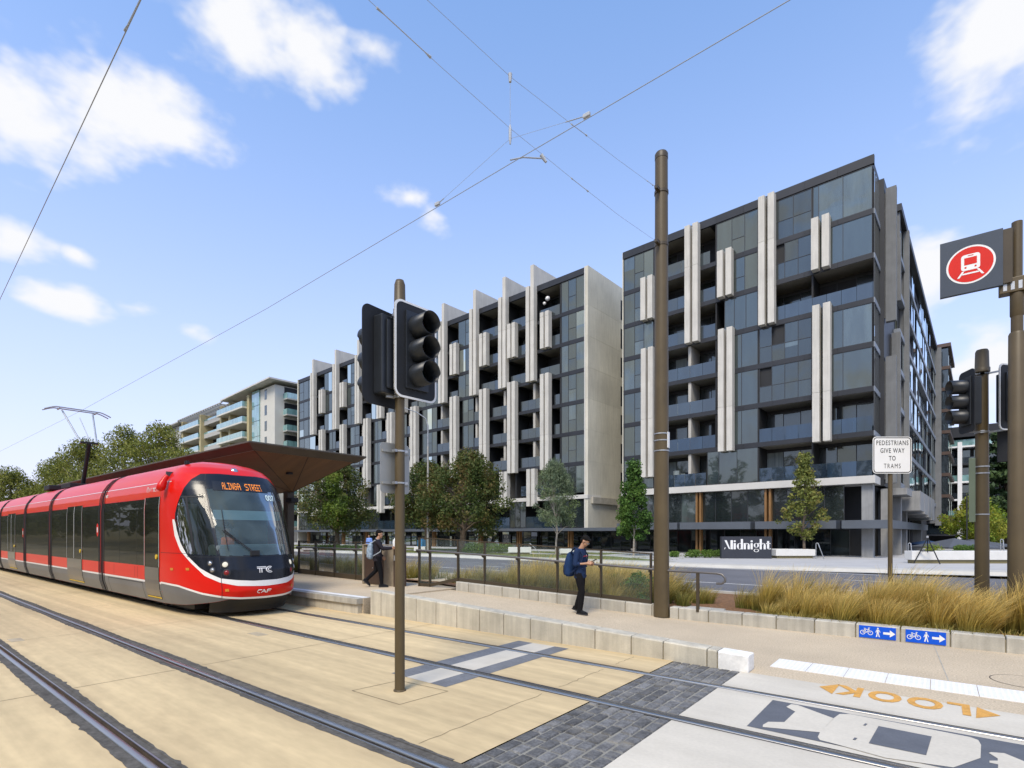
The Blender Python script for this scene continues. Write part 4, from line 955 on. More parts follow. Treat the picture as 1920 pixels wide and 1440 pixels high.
# the side that runs away to the right
MT['side_glass'] = glass_dark('corner_side_glass', (.10, .11, .12), .30, isl=.7)  # lighter base colour and gloss put sky reflection into chosen corner floors
for k in range(7):
    z0, z1 = ZF[k], ZF[k + 1] - SL
    wm = MB(); fm = MB()
    for y0, y1 in ((.1, .7), (.74, 1.35), (1.4, 2.0), (2.05, 2.7)):
        wm.quad((0, y0, z0), (0, y1, z0), (0, y1, z1), (0, y0, z1)); fm.box(-.01, .03, y0 - .03, y0, z0, z1)
    w = b1.part('corner_window', wm, MT['side_glass'] if k in (6, 3, 2) else MT['win2']); b1.part('frame', fm, MT['frame'], w)
    wm = MB(); y = 9.0 + (k % 2) * 2
    while y < 51:
        wm.mi = rb_.choice([0, 1, 1, 2]); wd = rb_.choice([1.0, 1.4, 1.9])
        xo = .62 if wm.mi == 1 else .32
        wm.quad((xo, y, z0 + .1), (xo, y + wd, z0 + .1), (xo, y + wd, z1), (xo, y, z1)); y += wd + rb_.choice([.08, .08, .9])
    b1.part('side_window', wm, [MT['win2'], MT['side_refl'] if 'side_refl' in MT else MT.setdefault('side_refl', glass_dark('sky_reflection_side_glass', (.50, .52, .56), .30, isl=.35)), MT['dark_room']])  # bright panes: white sky reflection put into the base colour of the glass
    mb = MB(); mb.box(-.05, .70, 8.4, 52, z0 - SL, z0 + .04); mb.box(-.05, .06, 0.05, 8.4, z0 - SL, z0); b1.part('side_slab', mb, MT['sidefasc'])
mb = MB(); mb.box(-.25, .28, 2.8, 52, 5.4, 28.2); b1.part('side_wall', mb, MT['spandrel'])
mb = MB(); mb.box(-.05, .85, 8.0, 52.2, 28.0, 28.55); b1.part('side_roof', mb, MT['spandrel'])
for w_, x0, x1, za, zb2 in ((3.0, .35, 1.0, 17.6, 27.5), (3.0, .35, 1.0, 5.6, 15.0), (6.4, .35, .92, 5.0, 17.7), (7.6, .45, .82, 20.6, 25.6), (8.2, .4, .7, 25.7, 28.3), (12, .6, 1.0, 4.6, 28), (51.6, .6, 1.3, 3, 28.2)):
    mb = MB(); mb.box(x0, x1, w_, w_ + .45, za, zb2, .01); mb.box(0, x0, w_ + .1, w_ + .3, za + .3, zb2 - .3); b1.part('side_fin', mb, MT['shadeconc'])
for i in range(5):
    mb = MB(); mb.box(.1, 1.5 + .5 * (i > 0), 4.5 + i * 4.2, 8.3 + i * 4.2, 3.9 - .18 * i + (.9 if i == 0 else 0), 5.3, .01); b1.part('stepped_beam', mb, MT['colconc'])
mb = MB(); mb.box(.75, 1.15, -1.2, 30, 2.22, 2.80); b1.part('side_awning', mb, MT['fasc'])
for i in range(9):
    mb = MB(); mb.box(.05, .3, 3.2 + i * 2.4, 4.5 + i * 2.4, .1, 5.2); b1.part('side_panel', mb, MT['spandrel'])
mb = MB(); mb.box(.0, 1.0, 24, 24.6, 0, 5.0); b1.part('side_column', mb, MT['colconc'])

# ---- the long block with roof fins
b2 = Bld('apartment_building', 'long dark apartment block, pale fins rising above its roof, blank beige end wall')
U0, U1 = 23.85, 83.8
mb = MB(); mb.box(-U1 + .1, -U0 - .45, 2.2, 30, 0, 28.2)
P_u = [(31.55, 30.1), (35.65, 34.2), (40.4, 38.9), (46.05, 44.5), (54.1, 52.4), (59.55, 57.7), (65.2, 63.3), (71.6, 69.8), (78.7, 76.7)]
L_u = [(29.57, 28.1), (34.28, 32.75), (38.73, 37.1), (43.9, 42.2), (51.76, 50.0), (57.07, 55.3), (62.93, 61.1), (69.49, 67.4), (75.88, 73.7)]
for a, b in P_u: mb.box(-(a + b) / 2 - .1, -(a + b) / 2 + .1, .06, 2.2, 18.5, 28)
for a, b in L_u: mb.box(-(a + b) / 2 - .1, -(a + b) / 2 + .1, .06, 2.2, 5.8, 18.5)
mb.box(-27.4, -27.24, .06, 2.2, 2.4, 28); b2.part('core_wall', mb, MT['dark_room'])
for k in range(7):
    mb = MB(); z = ZF[k]
    if k:
        n = 26
        for i in range(n): mb.box(-U1 + (U1 - U0) * i / n + .006, -U1 + (U1 - U0) * (i + 1) / n - .006, 0, .05, z - SL, z)
        mb.box(-U1, -U0 - .2, .051, 2.3, z - SL + .01, z - .01)
    else: mb.box(-U1 - .05, -U0 + .02, -.15, 2.3, 5.38, 5.78, .015)
    b2.part('floor_slab', mb, MT['spandrel'] if k else MT['slabw'])
mb = MB()
for i in range(24): mb.box(-U1 + 2.498 * i + .006, -U1 + 2.498 * (i + 1) - .006, -.03, .3, 28.05, 28.66)
mb.box(-U1, -U0 - .3, .31, 30, 28.0, 28.6); b2.part('roof_parapet', mb, MT['spandrel'])
mb = MB()
zc = [2.44, 5.6] + [ZF[k] for k in range(1, 7)] + [28.72]
for a, b in zip(zc, zc[1:]): mb.box(-U0 - .42, -U0, -.06, 32, a + .006, b - .006)
mb.box(-U0 - .4, -U0 - .02, -.03, 31.9, 2.5, 28.6); 
mb.mi = 2
for k in range(8):
    z = (ZF + [28])[k] if k < 7 else 3.0
    mb.box(-U0 - .2, -U0 + .012, 6.35, 7.4, z + .35, z + 2.5)
b2.part('end_wall', mb, [MT['bside'], MT['kerb_conc'], MT['dark_room']])
mb = MB(); mb.box(-U0 + .002, -U0 + .25, .5, 5.2, 4.9, 5.55, .01); b2.part('ledge', mb, MT['kerb_conc'])
mb = MB(); mb.box(-U1 - .3, -U1, -.1, 3, .1, 28.7); b2.part('far_end_wall', mb, MT['bside'])
mb = MB(); mb.box(-U0 - .425, -U0 - .30, -.10, -.058, 2.44, 28.7); b2.part('edge_trim', mb, MT['slabw'])
def rowwin(u0, u1, k, **kw):
    z0, z1 = ZF[k], ZF[k + 1] - SL + (.37 if k == 6 else 0); w = u0 - u1
    b2.window(u0, u1, z0, z1, (.5,) if w < 2.6 else (.34, .67), {1: [.5]} if rb_.random() < .4 else {}, curt=.22, **kw)
for k in range(7):
    z0, z1 = ZF[k], ZF[k + 1] - SL + (.37 if k == 6 else 0)
    b2.window(27.2, U0 + .46, z0, z1, (.31, .64), {1: [.45]}, mat=MT['win'] if k > 0 else MT['win2'], curt=.15)
    F = P_u if k >= 4 else L_u
    bm_ = MT['balub'] if k < 1 else None
    b2.balcony(F[0][1] if k >= 4 else F[0][1] - .0, 27.4, z0, z1, bmat=bm_)
    for i in range(len(F) - 1):
        r_, l_ = F[i][0], F[i + 1][1]          # gap between fin pairs, right edge r_ (small u) to left edge l_
        if i < (2 if k >= 4 else 2): b2.balcony(l_, r_, z0, z1, bmat=bm_, furn=rb_.random() < .3)
        elif k >= 4:
            m_ = l_ - 1.5; b2.balcony(l_, m_ + .05, z0, z1); rowwin(m_ - .05, r_, k)
        else:
            m_ = r_ + (l_ - r_) * (.42 if i % 2 == 0 else .5)
            if i in (3, 5): b2.balcony(m_ - .05, r_, z0, z1, bmat=bm_); rowwin(l_, m_ + .05, k)
            else: b2.balcony(m_ - .05, r_, z0, z1, bmat=bm_); rowwin(l_, m_ + .05, k)
    if k >= 4: b2.window(U1 - .1, F[-1][0] + .1, z0, z1, (.33, .66), {0: [.45]}, curt=.2)
    else: b2.window(U1 - .1, F[-1][0] + 2.2, z0, z1, (.33, .66), {0: [.45]}, curt=.2); b2.balcony(F[-1][0] + 2.1, F[-1][0] + .1, z0, z1)
for k in (0, 1, 2, 3):
    for u in (30.75, 35.1, 39.7, 46.0, 52.6, 58.0, 64.0): b2.part('party_wall', MB().box(-u - .3, -u + .0, .10, 2.0, ZF[k], ZF[k + 1] - SL), MT['partyw'])

for a, b in P_u:
    b2.fin(a, 18.33, 28.7); b2.fin(a - .66, 18.33, 30.82)
    mb = MB(); mb.box(-a + .70, -a + 1.10, 0, 4.2, 28.66, 30.80); b2.part('roof_fin_wall', mb, MT['bfin'])
for i, (a, b) in enumerate(L_u):
    b2.fin(a, 8.6, 18.8); b2.fin(a - .68, 8.6, 18.8)
    if i in (0, 1, 2, 3, 7, 8): b2.fin(a, 21.5, 25.34); b2.fin(a - .68, 21.5, 25.34)
for u in (35.47, 31.45, 59.49, 78.75, 64.5, 46.2): b2.fin(u, 4.8, 8.85); b2.fin(u - .68, 4.8, 8.85)
# first floor above the street
b2.window(27.2, U0 + .46, 2.5, 5.36, (.31, .64), {1: [.45]}, mat=MT['win2'])
u = 27.4; i = 0
while u < U1 - 5:
    w = 4.6 if i % 2 == 0 else 2.4
    if i % 2 == 0: b2.balcony(u + w, u + .05, 2.44, 5.36, bmat=MT['balub'], bal=1.25)
    else: b2.window(u + w, u + .05, 2.5, 5.36, (.33, .66), mat=MT['win2'])
    u += w; i += 1
b2.window(U1 - .1, u, 2.5, 5.36, (.33, .66), mat=MT['win2'])
mb = MB(); mb.box(-U1 - .2, -20.1, -1.1, 2.2, 2.12, 2.43, .006); b2.part('awning', mb, MT['fasc'])
for u in (81, 69.9, 63.5, 55.4, 48.0, 39.5, 33.4, 26.4):
    for d_ in (0, .3):
        mb = MB(); mb.box(-u + d_, -u + d_ + .16, .05, .45, 0, 2.12, .01); b2.part('timber_post', mb, MT['timber'])
u = 20.2
while u < 81: b2.window(u + 5.6, u, .1, 2.08, (.2, .4, .6, .8), {i: [.72] for i in range(5)}, y=2.0, mat=MT['shop'], name='shopfront'); u += 5.8
# leasing board in a shop window
lz = MB(); lz.box(-37.3, -35.9, 1.85, 1.95, .55, 1.75); lb = b2.part('leasing_board', lz, MT['fasc'])
lt = MB()
for i, t_ in enumerate(('FOR', 'LEASE')): text_mesh(lt, t_, .5, lambda x, y, i=i: (-36.6 + x, 1.846, 1.27 - i * .45 + y), xs=.72, bold=.012)
b2.part('lettering', lt, MT['white'], lb)
# lanterns on the top right balcony
mb = MB(); mb.smooth = True
for x, y, z, r in ((-29.35, .5, 27.15, .26), (-29.8, .5, 26.75, .18)):
    mb.tube([(x, y, z - r * math.cos(R(a))) for a in range(0, 181, 20)], [max(r * math.sin(R(a)), .01) for a in range(0, 181, 20)], 14)
lan = b2.part('lantern', mb, MT['white'])

# ---- beige block far left
b3 = Bld('apartment_building', 'beige apartment block far behind the shelter roof, with flying eaves and pale green balcony glass')
MT['cream'] = M('cream_render', (.56, .545, .49), .8, .06, .4); MT['mustard'] = M('mustard_render', (.42, .36, .20), .8, .08, .4); MT['lgrey'] = M('grey_render', (.40, .39, .36), .8, .06, .4)
MT['aqua'] = glass_dark('aqua_glass', (.16, .30, .29), .16, isl=.25)
UA = 93.0; H3 = 30.2
mb = MB(); mb.box(-UA - 9.5, -UA, 0, 14, 0, H3 - .6); b3.part('tower_wall', mb, MT['cream'])
mb = MB(); mb.box(-UA - 62, -UA - 9.5, 2.2, 16, 0, H3 - .8); b3.part('wall', mb, MT['dark_room'])
mb = MB(); mb.prism([(-UA - 22, -1.6, H3 - .45), (-UA + 1.2, -1.6, H3), (-UA + 1.2, 15, H3), (-UA - 22, 15, H3 - .45)], (0, 0, .28)); b3.part('roof', mb, MT['slabw'])
mb = MB(); mb.box(-UA - 64, -UA - 50, -1.2, 15, H3 - 1.0, H3 - .7); b3.part('far_roof', mb, MT['lgrey'])
mb = MB()
for i in range(20): mb.box(-UA - 50 + i * 1.4, -UA - 50 + i * 1.4 + .22, -1.3, 3.5, H3 - .85, H3 - .6)
for j in range(4): mb.box(-UA - 50, -UA - 22, -1.3 + j * 1.5, -1.1 + j * 1.5, H3 - .62, H3 - .45)
b3.part('pergola', mb, MT['lgrey'])
mb = MB(); mb.box(-UA - 62, -UA - 52, 0, 3, 0, H3 - 1.2); b3.part('far_wall', mb, MT['lgrey'])
for k in range(10):
    z = H3 - 3.2 - k * 3.0
    if z < 1: break
    mb = MB(); mb.box(-UA - 4.3, -UA - 3.3, -.015, .05, z + .4, z + 2.3); w = b3.part('window', mb, MT['win2'])
    mb = MB(); mb.box(-UA - 9.4, -UA - 6.2, -.25, .02, z - .2, z + 2.7); w = b3.part('stair_window', mb, MT['aqua'])
    # balconies round the corner
    mb = MB(); mb.box(-UA, -UA + 1.6, 1.6, 6.2, z - .05, z + .18); b = b3.part('balcony', mb, MT['lgrey'])
    g_ = MB(); g_.box(-UA + 1.54, -UA + 1.58, 1.6, 6.2, z + .18, z + 1.2); g_.box(-UA, -UA + 1.58, 6.16, 6.2, z + .18, z + 1.2); g_.box(-UA, -UA + 1.58, 1.6, 1.64, z + .18, z + 1.2); b3.part('balustrade', g_, MT['aqua'], b)
    mb = MB(); mb.box(-UA, -UA + .012, 1.8, 5.8, z + .2, z + 2.5); b3.part('balcony_door', mb, MT['dark_room'])
    if k > 7: continue
    for ua, ub, y0, m_ in ((UA + 11.2, UA + 24.5, -1.4, MT['mustard']), (UA + 24.6, UA + 37, .2, MT['lgrey']), (UA + 37.2, UA + 50, -.9, MT['mustard'])):
        mb = MB(); mb.box(-ub, -ua, y0, 2.3, z - .2, z + (.12 if m_ is not MT['lgrey'] else .75)); b = b3.part('balcony', mb, MT['cream'] if m_ is MT['mustard'] else m_)
        g_ = MB(); g_.box(-ub, -ua, y0 + .02, y0 + .06, z + .12, z + 1.15); g_.box(-ua - .06, -ua - .02, y0 + .06, 2.2, z + .12, z + 1.15); b3.part('balustrade', g_, MT['aqua'], b)
for ua in (UA + 10.2, UA + 19.5, UA + 24.2, UA + 36.6, UA + 48.8):
    mb = MB(); mb.box(-ua - 1.0, -ua, -.5, 2.2, 0, H3 - .9, .02); b3.part('pier', mb, MT['mustard'])

# ---- brown framed block and the white framed block at the far right
b5 = Bld('apartment_building', 'narrow brown metal framed glass block at the far end of the side street')
MT['brownm'] = M('brown_metal', (.085, .055, .042), .5, .15, .5, metal=.2)
mb = MB(); mb.box(-8, 1.9, 53.2, 66, 3.5, 28.6); b5.part('wall', mb, MT['dark_room'])
for k in range(8):
    z = 4.2 + k * 3.05
    mb = MB(); mb.box(-8, 2.25, 52.9, 66.2, z - .25, z + .2); b5.part('floor_band', mb, MT['brownm'])
    mb = MB()
    for x0, x1 in ((-.1, .75), (.8, 2.0)): mb.quad((x0, 53.1, z + .2), (x1, 53.1, z + .2), (x1, 53.1, z + 2.75), (x0, 53.1, z + 2.75))
    y = 53.2
    while y < 65: mb.quad((2.0, y, z + .2), (2.0, y + 1.4, z + .2), (2.0, y + 1.4, z + 2.75), (2.0, y, z + 2.75)); y += 1.5
    b5.part('window', mb, MT['win2'])
mb = MB(); mb.box(-8, 2.3, 52.85, 66.3, 28.5, 29.0); b5.part('roof', mb, MT['brownm'])
b4 = Bld('apartment_building', 'apartment block with white frames and glass balconies beyond the right signal poles')
mb = MB(); mb.box(-6, 30, 77.5, 90, 0, 19.3); b4.part('wall', mb, MT['dark_room'])
mb = MB(); mb.box(-6, 30, 74.6, 90, 18.4, 20.2); b4.part('roof', mb, MT['spandrel'])
for k in range(6):
    z = 1.6 + 3.05 * k
    mb = MB(); mb.box(-6, 30, 75, 77.6, z - .18, z + .1); b = b4.part('balcony', mb, MT['white'] if k in (5, 3, 2) else MT['spandrel'])
    mb = MB(); mb.box(-6, 30, 75.05, 75.1, z + .1, z + 1.15); b4.part('balustrade', mb, MT['aqua'] if k % 2 else MT['balu'], b)
    mb = MB(); x = -6
    while x < 29: mb.quad((x, 77.4, z + .15), (x + 1.6, 77.4, z + .15), (x + 1.6, 77.4, z + 2.6), (x, 77.4, z + 2.6)); x += 2.1
    b4.part('window', mb, MT['win'])
for x in (2.4, 9.5, 16.5):
    mb = MB(); mb.box(x, x + .6, 74.9, 77, 0, 17.6); b4.part('white_frame', mb, MT['white'])

# ================================================================ THE TRAM
def carpaint(name, col):
    return M(name, col, .30, .04, .6, coat=.08, spec=.22)
MT['red'] = carpaint('tram_red', (.60, .010, .005)); MT['redo'] = carpaint('tram_red_panel', (.60, .030, .006))
MT['tgrey'] = M('tram_grey', (.135, .137, .142), .42, .10, 1, spec=.3); MT['twhite'] = M('tram_white', (.74, .74, .74), .35, .03, 1, coat=.4)
MT['tblack'] = M('tram_black_gloss', (.008, .010, .016), .20, .1, 1, coat=.0, spec=.35)
MT['tglass'] = glass_dark('tram_side_glass', (.008, .009, .009), .01, tint=(.7, .75, .75), isl=.3, wob=.002, rough=.015, ior=1.35, fk=.11)
MT['wscreen'] = glass_clear('tram_windscreen', (.55, .66, .68), .05, .20, (.22, .31, .33))
MT['wside'] = glass_clear('cab_side_glass', (.42, .48, .47), .045, .08, (.14, .18, .17))
MT['steel'] = M('brushed_steel', (.36, .37, .38), .3, .08, 4, metal=.7)
MT['gasket'] = M('gangway_rubber', (.010, .010, .012), .75, .2, 3)
MT['yellow'] = M('yellow_edge', (.62, .42, .03), .5, .05, 3); MT['amber'] = M('amber_lamp', (.55, .20, .02), .3, .1, 5)
MT['headl'] = emit('headlamp', (1, .95, .8), .35); MT['tail'] = M('tail_lamp', (.20, .01, .012), .2, .1, 5); MT['led'] = emit('led_amber', (1.0, .30, .03), .55)
MT['chrome'] = M('lamp_bowl', (.5, .5, .5), .2, .05, 4, metal=.9)
TC = 5.98
TIP = [(.15, -12.25), (.35, -12.05), (.6, -11.95), (1.06, -12.0), (1.4, -12.12), (2.0, -12.42), (2.6, -12.8), (3.0, -13.07), (3.28, -13.3), (3.45, -13.55), (3.58, -13.9), (3.66, -14.3)]
HW = [(.15, 1.2), (.5, 1.3), (.8, 1.325), (2.5, 1.325), (2.9, 1.29), (3.1, 1.235), (3.30, 1.12), (3.46, .98), (3.58, .75), (3.66, .42)]
S0 = -14.35
def ip(tab, z): return float(np.interp(z, [p[0] for p in tab], [p[1] for p in tab]))
def cab(a, z, off=0.0):
    """skin of the cab: a from -1 (near flank) over 0 (nose) to 1 (far flank), z height"""
    def raw(a, z):
        th = a * math.pi / 2; q = 2 / 2.5
        return Vector((S0 + (ip(TIP, z) - S0) * abs(math.cos(th)) ** q, TC + ip(HW, z) * math.copysign(abs(math.sin(th)) ** q, math.sin(th)), z))
    p = raw(a, z)
    if off:
        e = .004; da = raw(min(a + e, 1), z) - raw(max(a - e, -1), z); dz = raw(a, min(z + .01, 3.65)) - raw(a, max(z - .01, .16))
        n = da.cross(dz)
        if n.length > 1e-12:
            n.normalize()
            c = p - Vector((S0 - .3, TC, p.z))
            if n.dot(Vector((c.x, c.y, 0))) < 0: n = -n
            p = p + n * off
    return p
def tabf(t):
    xs = [p[0] for p in t]; ys = [p[1] for p in t]
    return lambda a: float(np.interp(abs(a), xs, ys))
m_lo = tabf([(0, .82), (.085, .82), (.235, .85), (.375, .89), (.465, .98), (.565, 1.11), (.685, 1.38), (.75, 1.66), (.785, 1.97), (.795, 2.2)])
m_hi = tabf([(0, 3.28), (.19, 3.29), (.435, 3.27), (.54, 3.14), (.63, 2.94), (.725, 2.62), (.785, 2.33), (.795, 2.2)])
sw_lo = tabf([(0, .69), (.225, .72), (.385, .80), (.525, .94), (.655, 1.22), (.76, 1.48), (.82, 1.83), (.832, 2.14)])
w_line = tabf([(0, .43), (.2, .44), (.35, .47), (.565, .55), (.81, .69), (1, .72)])
cw_lo = tabf([(.39, 1.39), (.68, 1.42), (.72, 1.58), (.755, 1.85), (.772, 2.1)]); cw_hi = tabf([(.39, 2.78), (.6, 2.74), (.70, 2.66), (.73, 2.55), (.772, 2.15)])
gl_ = tabf([(0, .41), (.2, .42), (.30, .425), (.42, .37), (.75, .26), (1, .23)])
in_mask = lambda a, z: abs(a) < .795 and m_lo(a) < z < m_hi(a)
in_ws = lambda a, z: abs(a) < .362 and 1.38 < z < 2.90
in_cw = lambda a, z: .392 < abs(a) < .770 and cw_lo(a) < z < cw_hi(a)
def patch(mb, lo, hi, a0, a1, na, nz, off, skip=None):
    idx = {}; mb.smooth = True
    rows = [[cab(a0 + (a1 - a0) * i / na, lo(a0 + (a1 - a0) * i / na) + (hi(a0 + (a1 - a0) * i / na) - lo(a0 + (a1 - a0) * i / na)) * j / nz, off) for j in range(nz + 1)] for i in range(na + 1)]
    vs = sum(rows, []); fs = []
    for i in range(na):
        for j in range(nz):
            am = a0 + (a1 - a0) * (i + .5) / na; zm = lo(am) + (hi(am) - lo(am)) * (j + .5) / nz
            if skip and skip(am, zm): continue
            fs.append((i * (nz + 1) + j, (i + 1) * (nz + 1) + j, (i + 1) * (nz + 1) + j + 1, i * (nz + 1) + j + 1))
    mb.add(vs, fs)
tram = thing('tram', 'red and grey articulated tram with a black glazed nose, standing at the platform', 'tram', (-13, TC, 0))
def tpart(name, mb, m, parent=None):
    o = mesh(name, mb, m, parent or tram)
    if (parent or tram) is tram: o.location = -tram.location
    return o
def section(off=0.0):
    pts = []
    for z, w in HW: pts.append((-(w + off), z))
    pts[0] = (-(ip(HW, .22) + off), .22)
    pts.append((0, HW[-1][0] + .02 + off))
    return pts + [(-y, z) for y, z in reversed(pts[:-1])]
def shell(mb, x0, x1, off=0.0, caps=True):
    sec = section(off); n = len(sec); mb.smooth = True
    mb.add([(x0, TC + y, z) for y, z in sec] + [(x1, TC + y, z) for y, z in sec], [(i, i + 1, n + i + 1, n + i) for i in range(n - 1)]); mb.smooth = False
    if caps: mb.add([(x0, TC + y, z) for y, z in sec], [tuple(range(n))]); mb.add([(x1, TC + y, z) for y, z in sec], [tuple(range(n))])
def side(mb, x0, x1, z0, z1, off, far=True, sides=None):
    """strip lying on both flanks"""
    n = 14
    for sg in (sides or ((-1, 1) if far else (-1,))):
        vs = []
        for i in range(n + 1):
            z = z0 + (z1 - z0) * i / n; y = TC + sg * (ip(HW, z) + off); vs += [(x0, y, z), (x1, y, z)]
        mb.add(vs, [(2 * i, 2 * i + 1, 2 * i + 3, 2 * i + 2) for i in range(n)])
def flank(maker, name, x0, x1, z0, z1, off, m):
    for sg in (-1, 1):
        mb = MB(); side(mb, x0, x1, z0, z1, off, sides=(sg,)); maker(name, mb, m)
# front car with the cab
mb = MB()
patch(mb, lambda a: gl_(a) - .004, lambda a: 3.66, -1, 1, 120, 110, 0, lambda a, z: in_mask(a, z) and m_lo(a) + .03 < z < m_hi(a) - .03 and abs(a) < .77)
sec = section(); mb.smooth = False
shell(mb, -18.93, S0, caps=False)
mb.add([cab(a / 20, 3.66) for a in range(-20, 21)] + [(S0, TC, 3.68)], [tuple(range(42))])
front = tpart('car_body', mb, MT['red'])
def fpart(name, mb, m): return mesh(name, mb, m, front)
mb = MB(); patch(mb, m_lo, m_hi, -.795, .795, 150, 110, .006, lambda a, z: in_ws(a, z) or in_cw(a, z)); fpart('nose_mask', mb, MT['tblack'])
mb = MB(); patch(mb, lambda a: 1.37, lambda a: 2.91, -.366, .366, 40, 20, .004); fpart('windscreen', mb, MT['wscreen'])
for sg in (-1, 1):
    mb = MB(); A, B = (-.772, -.388) if sg < 0 else (.388, .772); patch(mb, cw_lo, cw_hi, A, B, 40, 16, .004); fpart('cab_side_window', mb, MT['wside'])
    mb = MB(); patch(mb, lambda a: 1.45, lambda a: 2.70, sg * .600, sg * .628, 2, 12, .009); patch(mb, lambda a: 2.70, lambda a: 2.735, sg * .41, sg * .70, 10, 2, .009); fpart('window_bar', mb, MT['blackm'])
mb = MB(); patch(mb, sw_lo, lambda a: max(m_lo(a) if abs(a) < .795 else 2.2, sw_lo(a) + .002), -.832, .832, 120, 4, .004); fpart('white_swoosh', mb, MT['twhite'])
mb = MB(); patch(mb, lambda a: w_line(a) - .022, lambda a: w_line(a) + .022, -1, 1, 100, 2, .004); side(mb, -18.93, S0, .675, .725, .004); fpart('white_line', mb, MT['twhite'])
mb = MB(); patch(mb, gl_, lambda a: max(w_line(a) - .024, gl_(a) + .001), -1, -.28, 50, 6, .003); patch(mb, gl_, lambda a: max(w_line(a) - .024, gl_(a) + .001), .28, 1, 50, 6, .003); side(mb, -18.93, S0, .225, .674, .0045); fpart('grey_skirt', mb, MT['tgrey'])
mb = MB(); patch(mb, lambda a: .10, lambda a: gl_(a) + .02, -.50, .50, 40, 4, -.03); vs = [cab(a / 20 * .50, .10, -.03) for a in range(-20, 21)]; mb.smooth = False; mb.add(vs + [(S0 + .9, TC, .10)], [tuple(range(42))]); fpart('bumper', mb, MT['rubber'])
flank(fpart, 'side_window', -18.86, -15.47, 1.08, 2.73, .005, MT['tglass'])
flank(fpart, 'upper_panel', -18.90, -14.42, 2.76, 3.08, .003, MT['redo'])
mb = MB(); side(mb, -18.93, S0, 3.085, 3.10, .004); patch(mb, lambda a: 3.088, lambda a: 3.10, -1, -.86, 8, 1, .004); fpart('cantrail_line', mb, MT['twhite'])
for x in (-17.4, -16.0):
    mb = MB(); side(mb, x - .012, x + .012, 1.08, 2.73, .007); fpart('window_post', mb, MT['tblack'])
mb = MB(); side(mb, -18.4, -15.6, .30, .62, .006); mb2 = MB()
for x in (-18.4, -15.62): side(mb2, x, x + .018, .24, .64, .0065)
side(mb2, -18.4, -15.6, .635, .65, .0065); fpart('skirt_seam', mb2, MT['blackm'])
mb2 = MB()
for x in (-17.85, -16.15, -15.95): side(mb2, x, x + .012, .76, 1.04, .0055)
fpart('panel_seam', mb2, MT['blackm'])
def door(parent, x0, x1, leaves, fp):
    flank(fp, 'door', x0, x1, .30, 2.755, .008, MT['tglass'])
    flank(lambda n, mb, m: mesh(n, mb, m, parent), 'door_panel', x0 + .02, x1 - .02, .36, 1.06, .011, MT.setdefault('door_grey', M('door_grey', (.085, .08, .075), .3, .1, 2, coat=.3)))
    flank(lambda n, mb, m: mesh(n, mb, m, parent), 'door_sill', x0 + .02, x1 - .02, .315, .35, .013, MT['yellow'])
    fr = MB(); w = (x1 - x0) / leaves
    for i in range(leaves + 1):
        x = x0 + w * i
        for dx in ((-.03, .012) if 0 < i < leaves else (0,)): side(fr, x + dx - .011, x + dx + .013, 1.07, 2.75, .016, far=False)
    mesh('door_frame', fr, MT.setdefault('door_alu', M('door_aluminium', (.46, .47, .48), .4, .05, 4)), parent)
    b_ = MB(); b_.smooth = True; b_.tube([(x1 - .13, TC - 1.335, 1.32), (x1 - .13, TC - 1.36, 1.32)], .055, 14); mesh('door_button', b_, MT['yellow'], parent)
door(front, -15.42, -14.44, 1, fpart)
# lamps
def lampset(sg):
    for a, z, r, m in ((.465, 1.22, .050, MT['chrome']), (.45, 1.07, .050, MT['steel']), (.325, 1.19, .062, MT['headl']), (.32, 1.01, .058, MT['tail'])):
        p = cab(sg * a, z, .004); q = cab(sg * a, z, .03); mb = MB(); mb.smooth = True; mb.tube([p, p.lerp(q, .6), q], [r, r * .9, r * .4], 16)
        l = fpart('headlight' if m in (MT['headl'], MT['chrome']) else 'tail_light', mb, m)
        rg = MB(); rg.smooth = True; rg.tube([cab(sg * a, z, .002), cab(sg * a, z, .012)], [r * 1.5, r * 1.25], 18); mesh('lamp_ring', rg, MT['blackm'], l)
for sg in (-1, 1): lampset(sg)
for a, z in ((-.875, 1.06), (-.695, 1.08), (-.325, .63), (.325, .63)):
    mb = MB(); patch(mb, lambda q, z=z: z - .028, lambda q, z=z: z + .028, a - .018, a + .018, 3, 2, .010); fpart('side_marker', mb, MT['amber'])
p = cab(0.0, 3.43, .002); q = cab(0, 3.43, .03); mb = MB(); mb.smooth = True; mb.tube([p, q], [.085, .05], 16); fpart('roof_lamp', mb, MT['chrome'])
mb = MB(); mb.smooth = True; c0 = cab(-.93, 2.98, .0); mb.tube([c0 + Vector((0, -.0, .25)), c0 + Vector((0, -.05, .18)), c0 + Vector((.02, -.13, .0)), c0 + Vector((.03, -.15, -.08)), c0 + Vector((.03, -.14, -.12))], [.05, .06, .10, .09, .03], 12); fpart('camera_pod', mb, MT['red'])
for a in (-.95, -.88):
    mb = MB(); c0 = cab(a, 3.55); mb.box(c0.x - .03, c0.x + .03, c0.y - .03, c0.y + .03, c0.z, c0.z + .09); fpart('roof_stud', mb, MT['blackm'])
# seam lines of the nose panels
sm2 = MB(); patch(sm2, lambda a: 1.425, lambda a: 1.433, -1, -.69, 20, 1, .0045); patch(sm2, lambda a: .45, lambda a: .9, -.372, -.368, 1, 8, .010); patch(sm2, lambda a: .88, lambda a: 3.27, -.372, -.366, 1, 20, .0075); patch(sm2, lambda a: .88, lambda a: 3.2, .366, .372, 1, 20, .0075); patch(sm2, lambda a: 1.352, lambda a: 1.362, -.69, .69, 50, 1, .0075)
fpart('nose_seam', sm2, MT['blackm'])
